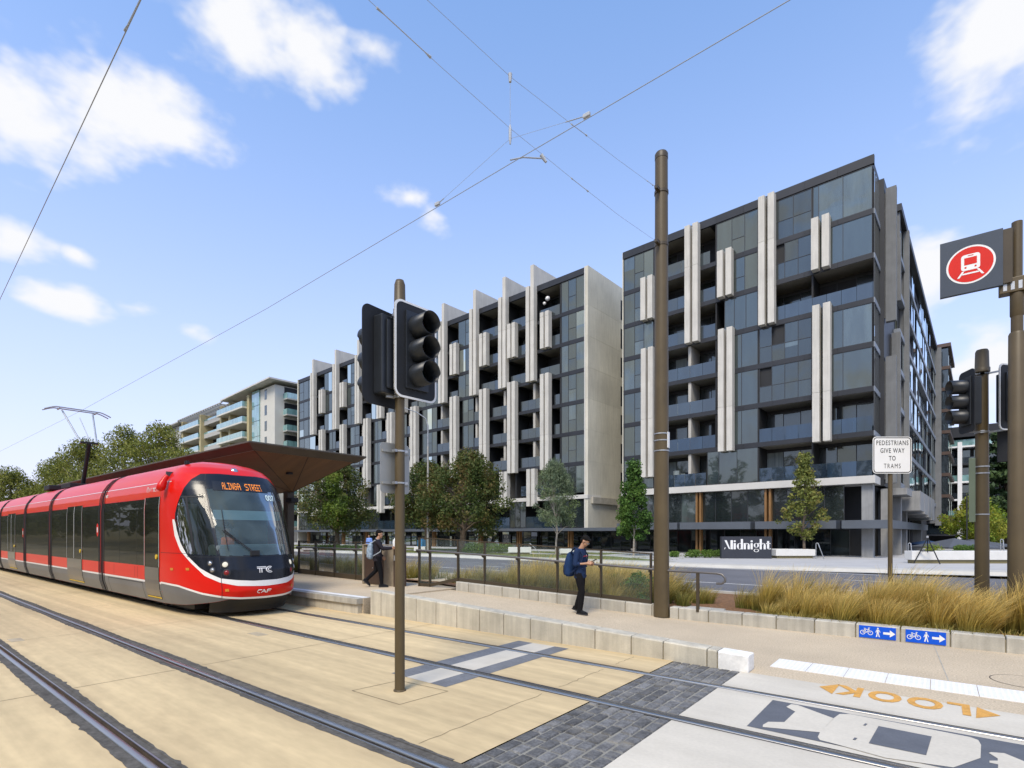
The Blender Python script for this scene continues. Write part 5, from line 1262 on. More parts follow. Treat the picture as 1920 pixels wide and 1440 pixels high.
# wipers
for pts in (((-.045, 1.40), (-.16, 1.68), (-.275, 1.95)), ((-.06, 1.40), (-.17, 1.66), (-.29, 1.93))):
    mb = MB(); mb.tube([cab(a, z, .045) for a, z in pts], .010, 6); fpart('wiper', mb, MT['blackm'])
mb = MB(); mb.tube([cab(a, z, .03) for a, z in ((-.25, 2.40), (-.272, 1.95), (-.275, 1.50))], .010, 6); fpart('wiper_blade', mb, MT['blackm'])
mb = MB(); c0 = cab(-.05, 1.42, .03); mb.box(c0.x - .03, c0.x + .03, c0.y - .10, c0.y + .10, c0.z - .06, c0.z + .06, .01); fpart('wiper_motor', mb, MT['blackm'])
# lettering
def onnose(a_c, z_c, off=.012): return lambda x, y: cab(a_c + x * .30, z_c + y * .72, off)
def strokes(mb, P, segs, w):
    for a, b in segs:
        d = (Vector(b) - Vector(a)); n_ = max(2, int(d.length / .03)); d.normalize(); n = Vector((-d.y, d.x)) * w / 2
        L_ = [(Vector(a).lerp(Vector(b), i / n_)) for i in range(n_ + 1)]
        for p, q in zip(L_, L_[1:]): mb.quad(P(p.x + n.x, p.y + n.y), P(q.x + n.x, q.y + n.y), P(q.x - n.x, q.y - n.y), P(p.x - n.x, p.y - n.y))
mb = MB(); P = onnose(.0, 1.055)
for k in (0, .042):
    strokes(mb, P, [((-.17, .085 - k), (.02, .085 - k))], .022)
for k in (-.024, .024): strokes(mb, P, [((-.085 + k, .04), (-.085 + k, -.09))], .022)
for r_ in (.092, .048):
    c_ = [(.10 + r_ * .9 * math.cos(R(t)), r_ * math.sin(R(t))) for t in range(50, 311, 20)]
    strokes(mb, P, list(zip(c_, c_[1:])), .022)
fpart('emblem', mb, MT['twhite'])
mb = MB(); P = onnose(-.010, .575)
strokes(mb, P, [((-.045, .045), (-.13, .045)), ((-.13, .045), (-.155, .015)), ((-.155, .015), (-.155, -.015)), ((-.155, -.015), (-.13, -.045)), ((-.13, -.045), (-.085, -.045)), ((-.055, -.05), (.0, .05)), ((.0, .05), (.035, -.05)), ((-.03, -.012), (.03, -.012)), ((.055, .045), (.14, .045)), ((.055, .045), (.05, -.05)), ((.06, .0), (.12, .0))], .020)
fpart('maker_lettering', mb, MT['twhite'])
LED = {'A': '01110 10001 10001 11111 10001 10001 10001', 'L': '10000 10000 10000 10000 10000 10000 11111', 'I': '11111 00100 00100 00100 00100 00100 11111', 'N': '10001 11001 11001 10101 10011 10011 10001', 'G': '01110 10001 10000 10111 10001 10001 01110',
       'S': '01111 10000 10000 01110 00001 00001 11110', 'T': '11111 00100 00100 00100 00100 00100 00100', 'R': '11110 10001 10001 11110 10100 10010 10001', 'E': '11111 10000 10000 11110 10000 10000 11111', ' ': '000 000 000 000 000 000 000', '0': '', '7': ''}
mb = MB(); cell = .0235; x = -.5 * (13 * 6 - 3) * .0122; P0_ = lambda x, y: cab(-.020 + x * .36, 2.985 + y, .012)
for ch in 'ALINGA STREET':
    rows = LED[ch].split()
    for r_, row in enumerate(rows):
        for c_, b_ in enumerate(row):
            if b_ == '1':
                xx = x + c_ * .0128; yy = (3 - r_) * .0235; mb.quad(P0_(xx - .0062, yy - .0116), P0_(xx + .0062, yy - .0116), P0_(xx + .0062, yy + .0116), P0_(xx - .0062, yy + .0116))
    x += (len(rows[0]) + 1.3) * .0128
led = fpart('destination_display', mb, MT['led'])
mb3 = MB(); patch(mb3, lambda a: 2.87, lambda a: 3.10, -.29, .25, 30, 4, .0085); fpart('display_glass', mb3, M('display_black', (.012, .013, .016), .25, .1, 2))
mb = MB(); P = lambda x, y: cab(.250 + x * .46, 2.735 + y, .014)
text_mesh(mb, '007', .20, lambda x, y: P(x, y - .06), xs=1.0, bold=.004); fpart('fleet_number', mb, M('pale_number', (.72, .86, .84), .6, .05, 2))
# cab interior seen through the glass
MT['cabin'] = M('cab_interior', (.055, .065, .07), .7, .2, 2); MT['dash'] = M('dash_grey', (.13, .16, .17), .6, .15, 2)
mb = MB(); mb.box(-14.35, -14.30, TC - 1.22, TC + 1.22, .4, 3.35); mb.box(-14.30, -12.9, TC - .9, TC + .9, .9, .95); mb.box(-14.3, -13.75, TC - .95, TC + .95, 3.12, 3.16); fpart('cab_bulkhead', mb, MT['cabin'])
mb = MB(); mb.box(-12.95, -12.45, TC - .85, TC + .75, .95, 1.62, .06); fpart('dashboard', mb, MT['dash'])
mb = MB(); mb.box(-12.98, -12.96, TC - .72, TC + .85, 2.20, 2.42); fpart('sun_blind', mb, M('pale_blue_blind', (.34, .50, .55), .6, .04, 2))
mb = MB(); mb.box(-14.28, -14.2, TC - 1.1, TC - .6, 1.3, 2.6); fpart('cab_door_panel', mb, M('pale_green_panel', (.30, .36, .30), .6, .05, 2))
mb = MB(); mb.box(-13.65, -13.5, TC - .45, TC + .05, 1.2, 2.0, .05); fpart('driver_seat', mb, MT['blackm'])
# rear cars and gangways
def car(x0, x1, doors, win, extra=None):
    mb = MB(); shell(mb, x0, x1); body = tpart('car_body', mb, MT['red'])
    cp_ = lambda name, mb, m: mesh(name, mb, m, body)
    mb = MB(); side(mb, x0, x1, .225, .674, .0045); cp_('grey_skirt', mb, MT['tgrey'])
    mb = MB(); side(mb, x0, x1, .675, .725, .004); cp_('white_line', mb, MT['twhite'])
    mb = MB(); side(mb, x0, x1, 3.085, 3.10, .004); cp_('cantrail_line', mb, MT['twhite'])
    flank(cp_, 'upper_panel', x0 + .04, x1 - .04, 2.76, 3.08, .003, MT['redo'])
    for a, b in win:
        flank(cp_, 'side_window', a, b, 1.06, 2.70, .005, MT['tglass'])
    for a, b, n in doors: door(body, a, b, n, cp_)
    return body, cp_
c2, cp2 = car(-25.17, -19.07, [(-22.85, -21.05, 2)], [(-25.1, -22.87), (-21.03, -19.15)])
def badge(cpx, x, z, rr_=.13):
    mb = MB(); y = TC - ip(HW, z) - .008; mb.poly([(x + rr_ * .8 * math.cos(2 * math.pi * i / 24), y, z + rr_ * 1.5 * math.sin(2 * math.pi * i / 24)) for i in range(24)]); cpx('door_badge', mb, MT['sign_red'])
    mb = MB(); mb.quad((x - .05, y - .003, z - .07), (x + .05, y - .003, z - .07), (x + .05, y - .003, z + .08), (x - .05, y - .003, z + .08)); cpx('badge_symbol', mb, MT['twhite'])
badge(cp2, -19.38, 1.98)
c3, cp3 = car(-29.53, -25.31, [], [(-29.45, -25.4)])
c4, cp4 = car(-35.23, -29.67, [(-33.3, -31.6, 2)], [(-35.15, -33.32), (-31.58, -29.75)]); badge(cp4, -29.95, 1.9)
c5, cp5 = car(-43.0, -35.37, [(-41.5, -40.6, 1)], [(-39.9, -35.45)])
for x0, x1 in ((-19.07, -18.93), (-25.31, -25.17), (-29.67, -29.53), (-35.37, -35.23)):
    mb = MB(); n = 9; a = x0 - .21; b = x1 + .19
    for q in range(n): shell(mb, a + (b - a) * q / n, a + (b - a) * (q + .8) / n, .010 - .02 * (q % 2)); 
    shell(mb, a + .02, b - .02, -.012); tpart('gangway', mb, MT['gasket'])
# small lettering on the flank
mb = MB(); P = lambda x, y: (x, TC - ip(HW, 2.93) - .012, 2.93 + y)
text_mesh(mb, '007', .16, lambda x, y: P(-18.62 + x, y - .07), bold=.004)
strokes(mb, P, [((-15.30 + .07 * math.cos(R(t)), .0 + .085 * math.sin(R(t))), (-15.30 + .07 * math.cos(R(t + 40)), .085 * math.sin(R(t + 40)))) for t in range(0, 360, 40)] + [((-15.30, -.11), (-15.27, -.04))], .025)
text_mesh(mb, 'ACT', .085, lambda x, y: P(-15.20 + x, y), align='LEFT'); text_mesh(mb, 'TC', .15, lambda x, y: P(-14.97 + x, y - .05), align='LEFT', bold=.004); text_mesh(mb, 'Canberra', .05, lambda x, y: P(-14.73 + x, y), align='LEFT'); text_mesh(mb, 'Metro', .05, lambda x, y: P(-14.73 + x, y - .055), align='LEFT')
fpart('flank_lettering', mb, MT['twhite'])
# running gear in the dark under the floor
mb = MB()
for x0, x1 in ((-18.6, -13.4), (-25, -19.3), (-29.3, -25.5), (-35, -29.9), (-42.5, -35.6)): mb.box(x0, x1, TC - .95, TC + .95, .12, .30)
tpart('underframe', mb, MT['rubber'])
for xc in (-16.6, -27.4, -38.5):
    for dx in (-.9, .9):
        for sy in (-.715, .715):
            mb = MB(); mb.smooth = True; mb.tube([(xc + dx, TC + sy - .06, .30), (xc + dx, TC + sy + .06, .30)], .295, 24); tpart('wheel', mb, MT['groove'])
# pantograph
pt = MB(); pt.box(-27.9, -26.5, TC - .5, TC + .5, 3.68, 3.86, .02); pant = tpart('pantograph', pt, MT['blackm'])
def pp(name, pts, r, m): mb = MB(); mb.tube(pts, r, 8); mesh(name, mb, m, pant)
knee = Vector((-26.05, TC, 5.40)); hn = Vector((-27.7, 5.05, 6.93)); hf = Vector((-27.7, 6.95, 6.93))
pp('lower_arm', [(-26.95, TC, 3.8), knee], .075, MT['blackm'])
mb = MB(); mb.bar(knee + Vector((0, -.28, .03)), knee + Vector((0, .28, .03)), .09, .07); mesh('knee_bar', mb, MT['blackm'], pant)
for sy in (-.25, .25): pp('upper_arm', [knee + Vector((0, sy, 0)), Vector((-27.7, TC + sy * 2.0, 6.86))], .032, MT['galv'])
pp('control_rod', [knee + Vector((.0, .1, -.1)), Vector((-27.4, TC, 6.6))], .015, MT['galv'])
for dx in (-.18, .18): 
    h = [Vector((-27.7 + dx, TC + y, 6.95 - .55 * max(0, abs(y) - .72) ** 1.3)) for y in [-1.08 + i * .09 for i in range(25)]]; pp('contact_strip', h, .024, MT['galv'])
for sy in (-.6, .6): pp('strip_holder', [(-27.9, TC + sy, 6.91), (-27.5, TC + sy, 6.91)], .03, MT['galv'])
mb = MB(); mb.box(-29.2, -28.3, TC - .8, TC + .5, 3.66, 3.86, .03); mesh('roof_box', mb, MT['blackm'], c3)

# ================================================================ PLANTS
def fast_mesh(name, co, quads, mats, parent=None, uv=None, smooth=False):
    me = bpy.data.meshes.new(name); nv, nq = len(co), len(quads)
    me.vertices.add(nv); me.vertices.foreach_set('co', np.asarray(co, dtype=np.float32).ravel())
    k = quads.shape[1]
    me.loops.add(nq * k); me.loops.foreach_set('vertex_index', np.asarray(quads, dtype=np.int32).ravel())
    me.polygons.add(nq); me.polygons.foreach_set('loop_start', np.arange(0, nq * k, k, dtype=np.int32)); me.polygons.foreach_set('loop_total', np.full(nq, k, dtype=np.int32))
    for m_ in (mats if isinstance(mats, (list, tuple)) else [mats]): me.materials.append(m_)
    me.update(calc_edges=True)
    if uv is not None:
        ul = me.uv_layers.new(name='UVMap'); ul.data.foreach_set('uv', np.asarray(uv, dtype=np.float32)[np.asarray(quads).ravel()].ravel())
    o = bpy.data.objects.new(name, me); COL.objects.link(o)
    if parent is not None: o.parent = parent
    return o
def leaf_mat(name, cols, trans=.35):
    m = bpy.data.materials.new(name); m.use_nodes = True; nt = m.node_tree; N = nt.nodes; L = nt.links; b = N['Principled BSDF']
    b.inputs['Roughness'].default_value = .6; b.inputs['Specular IOR Level'].default_value = .25
    g = N.new('ShaderNodeNewGeometry'); r = N.new('ShaderNodeValToRGB'); L.new(g.outputs['Random Per Island'], r.inputs[0])
    nz = N.new('ShaderNodeTexNoise'); nz.inputs['Scale'].default_value = .55; nz.inputs['Detail'].default_value = 2; L.new(g.outputs['Position'], nz.inputs[0])
    ad = N.new('ShaderNodeMath'); ad.operation = 'MULTIPLY_ADD'; L.new(g.outputs['Random Per Island'], ad.inputs[0]); ad.inputs[1].default_value = .55
    s2_ = N.new('ShaderNodeMath'); s2_.operation = 'MULTIPLY_ADD'; L.new(nz.outputs[0], s2_.inputs[0]); s2_.inputs[1].default_value = 1.9; s2_.inputs[2].default_value = -.72; L.new(s2_.outputs[0], ad.inputs[2])
    L.new(ad.outputs[0], r.inputs[0])
    el = r.color_ramp.elements; el[0].position = 0; el[1].position = 1; el[0].color = (*cols[0], 1); el[1].color = (*cols[-1], 1)
    for i, c in enumerate(cols[1:-1]): e = el.new((i + 1) / (len(cols) - 1)); e.color = (*c, 1)
    L.new(r.outputs[0], b.inputs['Base Color'])
    td = N.new('ShaderNodeBsdfTranslucent'); L.new(r.outputs[0], td.inputs[0]); ms = N.new('ShaderNodeMixShader'); ms.inputs[0].default_value = trans
    L.new(b.outputs[0], ms.inputs[1]); L.new(td.outputs[0], ms.inputs[2]); L.new(ms.outputs[0], N['Material Output'].inputs[0]); return m
LM = {'ash': leaf_mat('ash_leaves', [(0.041, 0.064, 0.017), (0.072, 0.109, 0.026), (0.123, 0.131, 0.035), (0.174, 0.109, 0.041)]),
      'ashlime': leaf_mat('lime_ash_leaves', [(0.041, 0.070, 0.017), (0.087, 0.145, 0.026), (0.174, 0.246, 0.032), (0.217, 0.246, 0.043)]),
      'grey': leaf_mat('grey_green_leaves', [(0.087, 0.123, 0.065), (0.138, 0.189, 0.109), (0.203, 0.246, 0.145), (0.145, 0.203, 0.058)]),
      'pear': leaf_mat('pear_leaves', [(0.026, 0.061, 0.014), (0.051, 0.109, 0.023), (0.087, 0.174, 0.032), (0.131, 0.217, 0.043)]),
      'pear2': leaf_mat('yellowing_pear_leaves', [(.08, .10, .026), (.15, .18, .045), (.23, .25, .06), (.29, .22, .07)]),
      'gum': leaf_mat('gum_leaves', [(.085, .105, .022), (.16, .185, .036), (.23, .24, .045), (.29, .27, .07)]),
      'lime': leaf_mat('bright_leaves', [(0.102, 0.160, 0.017), (0.203, 0.290, 0.029), (0.319, 0.320, 0.043), (0.320, 0.320, 0.058)]),
      'cedar': leaf_mat('cedar_needles', [(0.014, 0.032, 0.014), (0.029, 0.055, 0.022), (0.051, 0.087, 0.032), (0.072, 0.116, 0.036)], .15),
      'hedge': leaf_mat('hedge_leaves', [(0.043, 0.087, 0.017), (0.087, 0.160, 0.029), (0.131, 0.217, 0.043), (0.189, 0.261, 0.058)])}
MT['bark'] = M('bark', (.12, .09, .065), .9, .35, 6, fine=.3, fsc=30, bump=.5); MT['gumbark'] = M('pale_bark', (.33, .29, .24), .8, .3, 3, fine=.2, fsc=20)
def leaves(rng, centers, radii, n, size, aspect=.55, up=.35, flat=.8, hang=0.0):
    w = np.asarray(radii) ** 2.2; idx = rng.choice(len(centers), n, p=w / w.sum())
    d = rng.normal(size=(n, 3)); d /= np.linalg.norm(d, axis=1)[:, None]
    rr_ = np.asarray(radii)[idx] * (.25 + .75 * rng.random(n) ** .6)
    c = np.asarray(centers)[idx] + d * rr_[:, None] * np.array([1, 1, flat])
    nrm = d * .6 + rng.normal(size=(n, 3)) * .7 + np.array([0, 0, up]); nrm /= np.linalg.norm(nrm, axis=1)[:, None]
    a = rng.normal(size=(n, 3)); a[:, 2] -= hang * 2; a -= nrm * (a * nrm).sum(1)[:, None]; a /= np.linalg.norm(a, axis=1)[:, None]
    b = np.cross(nrm, a); s_ = size * (.6 + .8 * rng.random(n))[:, None]
    co = np.stack([c - a * s_, c + b * s_ * aspect, c + a * s_, c - b * s_ * aspect], 1).reshape(-1, 3)
    return co, np.arange(4 * n).reshape(n, 4)
def tree(name, label, cat, loc, h, crown_r, prof, z0, mat, nleaf, leaf, nclump, rc, seed, trunk_r=.13, bark=None, group=None, lean=0.0, aspect=.55, hang=0.0, flat=.8, split=False, trunk_top=None, arms=1.0):
    """prof(q): share of crown_r at q=0 (crown foot) .. 1 (top)"""
    rng = np.random.default_rng(seed); t = thing(name, label, cat, loc, group=group)
    cs = []; rs = []
    for i in range(nclump):
        q = (i + rng.random()) / nclump; r_ = crown_r * prof(q); a = i * 2.39996 + rng.random() * .8; k = (.30 + .80 * rng.random() ** .6)
        cl = rc * (.45 + .95 * rng.random()); rad = max(r_ - cl * .55, 0) * k
        cs.append((math.cos(a) * rad + lean * q, math.sin(a) * rad, z0 + (h - z0 - cl * .5) * q)); rs.append(cl)
    co, qd = leaves(rng, cs, rs, nleaf, leaf, aspect, hang=hang, flat=flat)
    fast_mesh('crown', co, qd, mat, t)
    mb = MB(); tt_ = trunk_top or (z0 + (h - z0) * .45)
    tr = [Vector((math.sin(i * 1.7 + seed) * .04 * i + lean * .3 * i / 5, math.cos(i * 1.3 + seed) * .03 * i, tt_ * i / 5)) for i in range(6)]
    mb.tube(tr, [trunk_r * (1.25 if i == 0 else 1 - .09 * i) for i in range(6)], 9)
    for i in rng.choice(len(cs), min(len(cs), int(22 * arms)), replace=False):
        c = Vector(cs[i]); k = min(max(c.z * .62, z0 * .7), tt_); base = Vector((np.interp(k, [p.z for p in tr], [p.x for p in tr]), np.interp(k, [p.z for p in tr], [p.y for p in tr]), k))
        mid = base.lerp(c, .5) + Vector((0, 0, .12 * (c - base).length)); mb.tube([base, mid, c], [trunk_r * .42, trunk_r * .26, trunk_r * .08], 6, cap=False)
    mesh('trunk', mb, bark or MT['bark'], t); return t
ROUND = lambda q: (math.sin(math.pi * min(.08 + .92 * q, 1) ** .75)) ** .55 if 0 < q < 1 else .2
PYR = lambda q: (1.0 - q) ** .72 * min(1, .45 + q * 4) + .05
GZ = .16
tree('street_tree', 'dark rusty green street tree just right of the shelter roof, one lime green side', 'tree', (-55.0, 36, GZ), 10.2, 4.5, ROUND, 2.6, LM['ash'], 14000, .125, 42, 1.35, 1, .30, group='street trees along the verge')
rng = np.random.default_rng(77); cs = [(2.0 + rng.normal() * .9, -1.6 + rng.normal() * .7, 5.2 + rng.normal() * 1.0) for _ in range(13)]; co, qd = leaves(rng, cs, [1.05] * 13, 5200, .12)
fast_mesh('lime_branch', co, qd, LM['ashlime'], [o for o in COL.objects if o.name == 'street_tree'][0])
tree('street_tree', 'rusty green street tree just right of the slim signal pole', 'tree', (-39.6, 36, GZ), 8.9, 3.6, ROUND, 2.3, LM['ash'], 13000, .12, 36, 1.2, 2, .22, group='street trees along the verge')
tree('street_tree', 'broad rusty green street tree with a leaning dark trunk', 'tree', (-34.3, 35.6, GZ), 9.3, 4.6, ROUND, 2.2, LM['ash'], 17000, .12, 48, 1.25, 3, .33, group='street trees along the verge', lean=.7)
tree('young_gum', 'slender grey green feathery tree behind the man with the phone', 'tree', (-24.2, 36.0, GZ), 7.7, 1.9, ROUND, 2.3, LM['grey'], 9000, .13, 40, .68, 4, .085, bark=MT['gumbark'], aspect=.2, hang=.7, lean=-.2)
tree('pear_tree', 'dense dark green cone shaped tree left of the tall brown pole', 'tree', tuple(gz(1188, 1042, GZ)), 7.4, 1.75, PYR, 1.3, LM['pear'], 8500, .10, 62, .50, 5, .07, bark=MT['gumbark'], trunk_top=5.5)
tree('pear_tree', 'loose yellowish green tree beside the white planter at the glazed corner block', 'tree', (*gz(1508, 1046, GZ)[:2], GZ), 7.4, 2.35, lambda q: (PYR(q) * .35 + .55 * math.exp(-((q - .36) / .20) ** 2) + .08) * (.85 + .3 * math.sin(q * 11)), 1.55, LM['pear2'], 5200, .095, 54, .46, 8, .09, trunk_top=5.8)
for x, yt, Y, w, nm, sd, lab in ((300, 800, 66, 4.6, 'gum_tree', 21, 'tall olive green gum tree above the tram roof, nearest the beige block'), (235, 806, 70, 4.4, 'gum_tree', 22, 'olive green gum tree behind the pantograph, pale limbs showing'), (160, 832, 74, 4.6, 'gum_tree', 23, 'lower gum tree left of the pantograph'),
                                  (112, 862, 80, 4.2, 'gum_tree', 24, 'small gum tree sloping down at the left of the tree clump'), (18, 884, 78, 3.8, 'gum_tree', 25, 'rounded green tree at the left edge behind the tram'), (72, 908, 92, 4.6, 'gum_tree', 26, 'low distant tree in the dip between the left trees'), (345, 852, 62, 2.8, 'gum_tree', 27, 'short gum tree tucked under the beige balconies')):
    p = gY(x, 1000, Y); h = 1.88 + (1000 - yt) / 1000 * Y - .1
    tree(nm, lab, 'tree', (p.x, p.y, .1), h * 1.04, w * 1.22, ROUND, h * .16, LM['gum'], 17000, .18, 46, 1.7, sd, .28, bark=MT['gumbark'], group='gum trees behind the tram', aspect=.35, hang=.4)
p = gY(1828, 1000, 50); tree('maple_tree', 'small bright lime green tree beyond the dark umbrellas', 'tree', (p.x, p.y, .1), 5.4, 2.6, ROUND, 1.2, LM['lime'], 10000, .10, 34, .8, 31, .10)
p = gY(1890, 1000, 58); tree('cedar_tree', 'tall dark cedar behind the right signal poles', 'tree', (p.x, p.y, .1), 13.6, 4.4, PYR, 1.0, LM['cedar'], 12000, .24, 70, 1.2, 32, .25, flat=.35, trunk_top=12)
# trees across the track behind the viewer, which the tram and the lower windows mirror
tb = MB(); rng = np.random.default_rng(5); cs = []; rs = []
for i in range(72):
    x = -310 + i * 4.6 + rng.normal(); y = -9.5 - rng.random() * 8; hh = 10 + rng.random() * 5
    for k in range(5): cs.append((x + rng.normal() * 1.6, y + rng.normal() * 1.2, 1.2 + hh * (k + .5) / 5)); rs.append(2.3)
co, qd = leaves(rng, cs, rs, 30000, .50); tag(fast_mesh('treeline', co, qd, LM['gum']), 'line of gum trees on the other side of the tracks, mirrored in the tram windows', 'trees', kind='stuff')
def shrub(name, label, x0, x1, y0, y1, z0, z1, n, leaf, mat, seed, group=None):
    rng = np.random.default_rng(seed); k = max(6, int((x1 - x0) / .4) * 3); cs = np.stack([rng.uniform(x0, x1, k), rng.uniform(y0, y1, k), rng.uniform(z0, z1 - .1, k)], 1); c0 = np.array([(x0 + x1) / 2, (y0 + y1) / 2, z0])
    co, qd = leaves(rng, cs - c0, np.full(k, min(.38, (z1 - z0) * .5)), n, leaf); co[:, 2] = np.maximum(co[:, 2], .0)
    return tag(lo_(fast_mesh(name, co, qd, mat), c0), label, 'hedge' if 'hedge' in name else 'shrub', group)
def lo_(o, c): o.location = tuple(c); return o
a_, b_2 = gz(1283, 1046, GZ), gz(1352, 1046, GZ)
def hedge_px(label, xa, xb, yb, yt, seed, mat='hedge', n=3000, leaf=.055):
    a, b = gz(xa, yb, GZ), gz(xb, yb, GZ); Y = (b - a).length; z1 = HEYE + (1000 - yt) / 1000 * ((1.725) / ((yb - 1000) / 1000))
    rng = np.random.default_rng(seed); k = int(Y / .22) + 3; cs = []
    for i in range(k):
        for j in range(2): cs.append(tuple(a.lerp(b, (i + .5) / k) + Vector((rng.normal() * .1, .3 + .3 * j, (z1 - GZ) * (.35 + .35 * j)))))
    cs = np.array(cs); c0 = np.array(a.lerp(b, .5)); c0[2] = GZ
    co, qd = leaves(rng, cs - c0, np.full(len(cs), (z1 - GZ) * .42), n, leaf); co[:, 2] = np.clip(co[:, 2], .01, None)
    tag(lo_(fast_mesh('hedge', co, qd, LM[mat]), c0), label, 'hedge', 'clipped hedges in front of the blocks')
hedge_px('clipped green hedge left of the dark name board', 1285, 1352, 1046, 1031, 41)
hedge_px('small clipped shrub right beside the tall brown pole', 1254, 1268, 1045, 1034, 42, n=700)
hedge_px('long hedge under the leasing board, behind the glass fence', 866, 950, 1038, 1018, 43, n=5000)
hedge_px('hedge seen through the glass fence by the first street tree', 630, 668, 1032, 1022, 44, n=2500)
hedge_px('dark hedge between the first street tree and the shelter column', 585, 628, 1032, 1021, 45, n=2500)
hedge_px('green bush behind the white seat wall under the umbrellas', 1792, 1838, 1044, 1022, 46, n=3000)
hedge_px('pale grassy shrub behind the white seat wall near the easel', 1742, 1760, 1044, 1021, 47, mat='lime', n=900)

# ornamental grass
def grass_mat(name, base, mid, tip):
    m = bpy.data.materials.new(name); m.use_nodes = True; nt = m.node_tree; N = nt.nodes; L = nt.links; b = N['Principled BSDF']; b.inputs['Roughness'].default_value = .65; b.inputs['Specular IOR Level'].default_value = .25
    uv = N.new('ShaderNodeUVMap'); sp_ = N.new('ShaderNodeSeparateXYZ'); L.new(uv.outputs[0], sp_.inputs[0])
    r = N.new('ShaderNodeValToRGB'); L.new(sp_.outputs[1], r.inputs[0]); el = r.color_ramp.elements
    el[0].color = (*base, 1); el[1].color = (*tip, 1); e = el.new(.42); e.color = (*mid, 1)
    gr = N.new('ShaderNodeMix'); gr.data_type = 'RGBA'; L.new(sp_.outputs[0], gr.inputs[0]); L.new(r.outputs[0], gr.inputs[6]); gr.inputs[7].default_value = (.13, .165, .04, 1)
    g = N.new('ShaderNodeNewGeometry'); mr = N.new('ShaderNodeMapRange'); L.new(g.outputs['Random Per Island'], mr.inputs[0]); mr.inputs[3].default_value = .6; mr.inputs[4].default_value = 1.4
    mx = N.new('ShaderNodeMix'); mx.data_type = 'RGBA'; mx.blend_type = 'MULTIPLY'; mx.inputs[0].default_value = 1; L.new(gr.outputs[2], mx.inputs[6]); L.new(mr.outputs[0], mx.inputs[7]); L.new(mx.outputs[2], b.inputs['Base Color'])
    td = N.new('ShaderNodeBsdfTranslucent'); L.new(mx.outputs[2], td.inputs[0]); ms = N.new('ShaderNodeMixShader'); ms.inputs[0].default_value = .35
    L.new(b.outputs[0], ms.inputs[1]); L.new(td.outputs[0], ms.inputs[2]); L.new(ms.outputs[0], N['Material Output'].inputs[0]); return m
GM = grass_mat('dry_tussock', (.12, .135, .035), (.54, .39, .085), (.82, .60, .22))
def blades(rng, tufts, wind):
    """tufts: rows of x, y, z, height, spread, count, green"""
    C = []; U = []; Q = []; o = 0
    for x, y, z, h, sp_, n, gr in tufts:
        n = int(n * 1.3); a = rng.uniform(0, 2 * np.pi, n); r0 = sp_ * .35 * rng.random(n) ** .5; hh = h * (.55 + .55 * rng.random(n))
        out = sp_ * (.25 + .9 * rng.random(n)) * hh; bx_ = x + np.cos(a) * r0; by_ = y + np.sin(a) * r0
        dx = np.cos(a) * out + wind[0] * hh * (.5 + rng.random(n)); dy = np.sin(a) * out + wind[1] * hh * (.5 + rng.random(n))
        wd = (.0030 + .0028 * rng.random(n)) * (1.0 + .02 * math.hypot(x, y)); pa_ = a + np.pi / 2 + rng.normal(size=n) * .8
        levels = [0, .35, .68, 1.0]; P = []
        for k, q in enumerate(levels):
            w_ = wd * (1 - q * .8); cx = bx_ + dx * q ** 1.7; cy_ = by_ + dy * q ** 1.7; cz = z + hh * (q - .16 * q ** 3)
            P.append(np.stack([cx - np.cos(pa_) * w_, cy_ - np.sin(pa_) * w_, cz], 1)); P.append(np.stack([cx + np.cos(pa_) * w_, cy_ + np.sin(pa_) * w_, cz], 1))
        V = np.stack(P, 1).reshape(-1, 3); C.append(V); g_ = np.clip(gr + rng.normal(size=n) * .18, 0, 1)
        U.append(np.stack([np.repeat(g_, 8), np.tile(np.repeat(levels, 2), n)], 1))
        b = o + np.arange(n)[:, None] * 8
        for k in range(3): Q.append(b + np.array([[2 * k, 2 * k + 1, 2 * k + 3, 2 * k + 2]]))
        o += n * 8
    return np.concatenate(C), np.concatenate(Q), np.concatenate(U)
rng = np.random.default_rng(9); T = []
def zone(x0, x1, d0, d1, n, h, sp_, cnt, gr, jit=.2):
    for _ in range(n):
        x = rng.uniform(x0, x1); k = kerb_t(max(x, -11)); y = k + rng.uniform(d0, d1)
        T.append((x, y, ramp(x) * .8 * max(0, 1 - (y - k) / 3) + .11, h * (1 + rng.normal() * jit), sp_, cnt, np.clip(gr + rng.normal() * .15, 0, 1)))
zone(-2.9, 2.9, .35, 1.0, 56, .66, .40, 190, .12); zone(-3.1, 3.4, .8, 1.8, 84, .92, .34, 190, .05); zone(-3.4, 3.6, 1.7, 3.0, 60, .80, .40, 120, .05)
zone(-3.6, -2.8, .5, 2.6, 14, .55, .45, 130, .45); zone(-2.9, 3.2, .28, .5, 40, .22, .8, 60, .55); zone(3.0, 9, .4, 3, 60, .8, .4, 90, .1)
zone(-10.3, -5.6, .45, 1.4, 60, .62, .42, 150, .40); zone(-10.3, -5.2, 1.0, 2.8, 90, .86, .40, 140, .22); zone(-9.6, -6.2, .9, 2.6, 50, .92, .38, 140, .05)
zone(-5.8, -4.4, 1.0, 2.6, 20, .55, .45, 130, .55); zone(-12.6, -10.6, 1.2, 2.6, 12, .55, .45, 120, .5)
zone(-21, -13.2, .9, 2.6, 80, .72, .40, 120, .55); zone(-40, -21, .9, 3.0, 70, .8, .4, 70, .4)
T = [q for q in T if not (q[0] > -3.6 and q[3] > .4 and math.sin(q[0] * 3.1 + q[1] * 1.7) + math.sin(q[0] * 1.3 - q[1] * 2.9) < -.55)]
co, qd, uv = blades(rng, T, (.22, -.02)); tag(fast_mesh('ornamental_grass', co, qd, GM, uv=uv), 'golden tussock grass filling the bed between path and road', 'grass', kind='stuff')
T2 = []
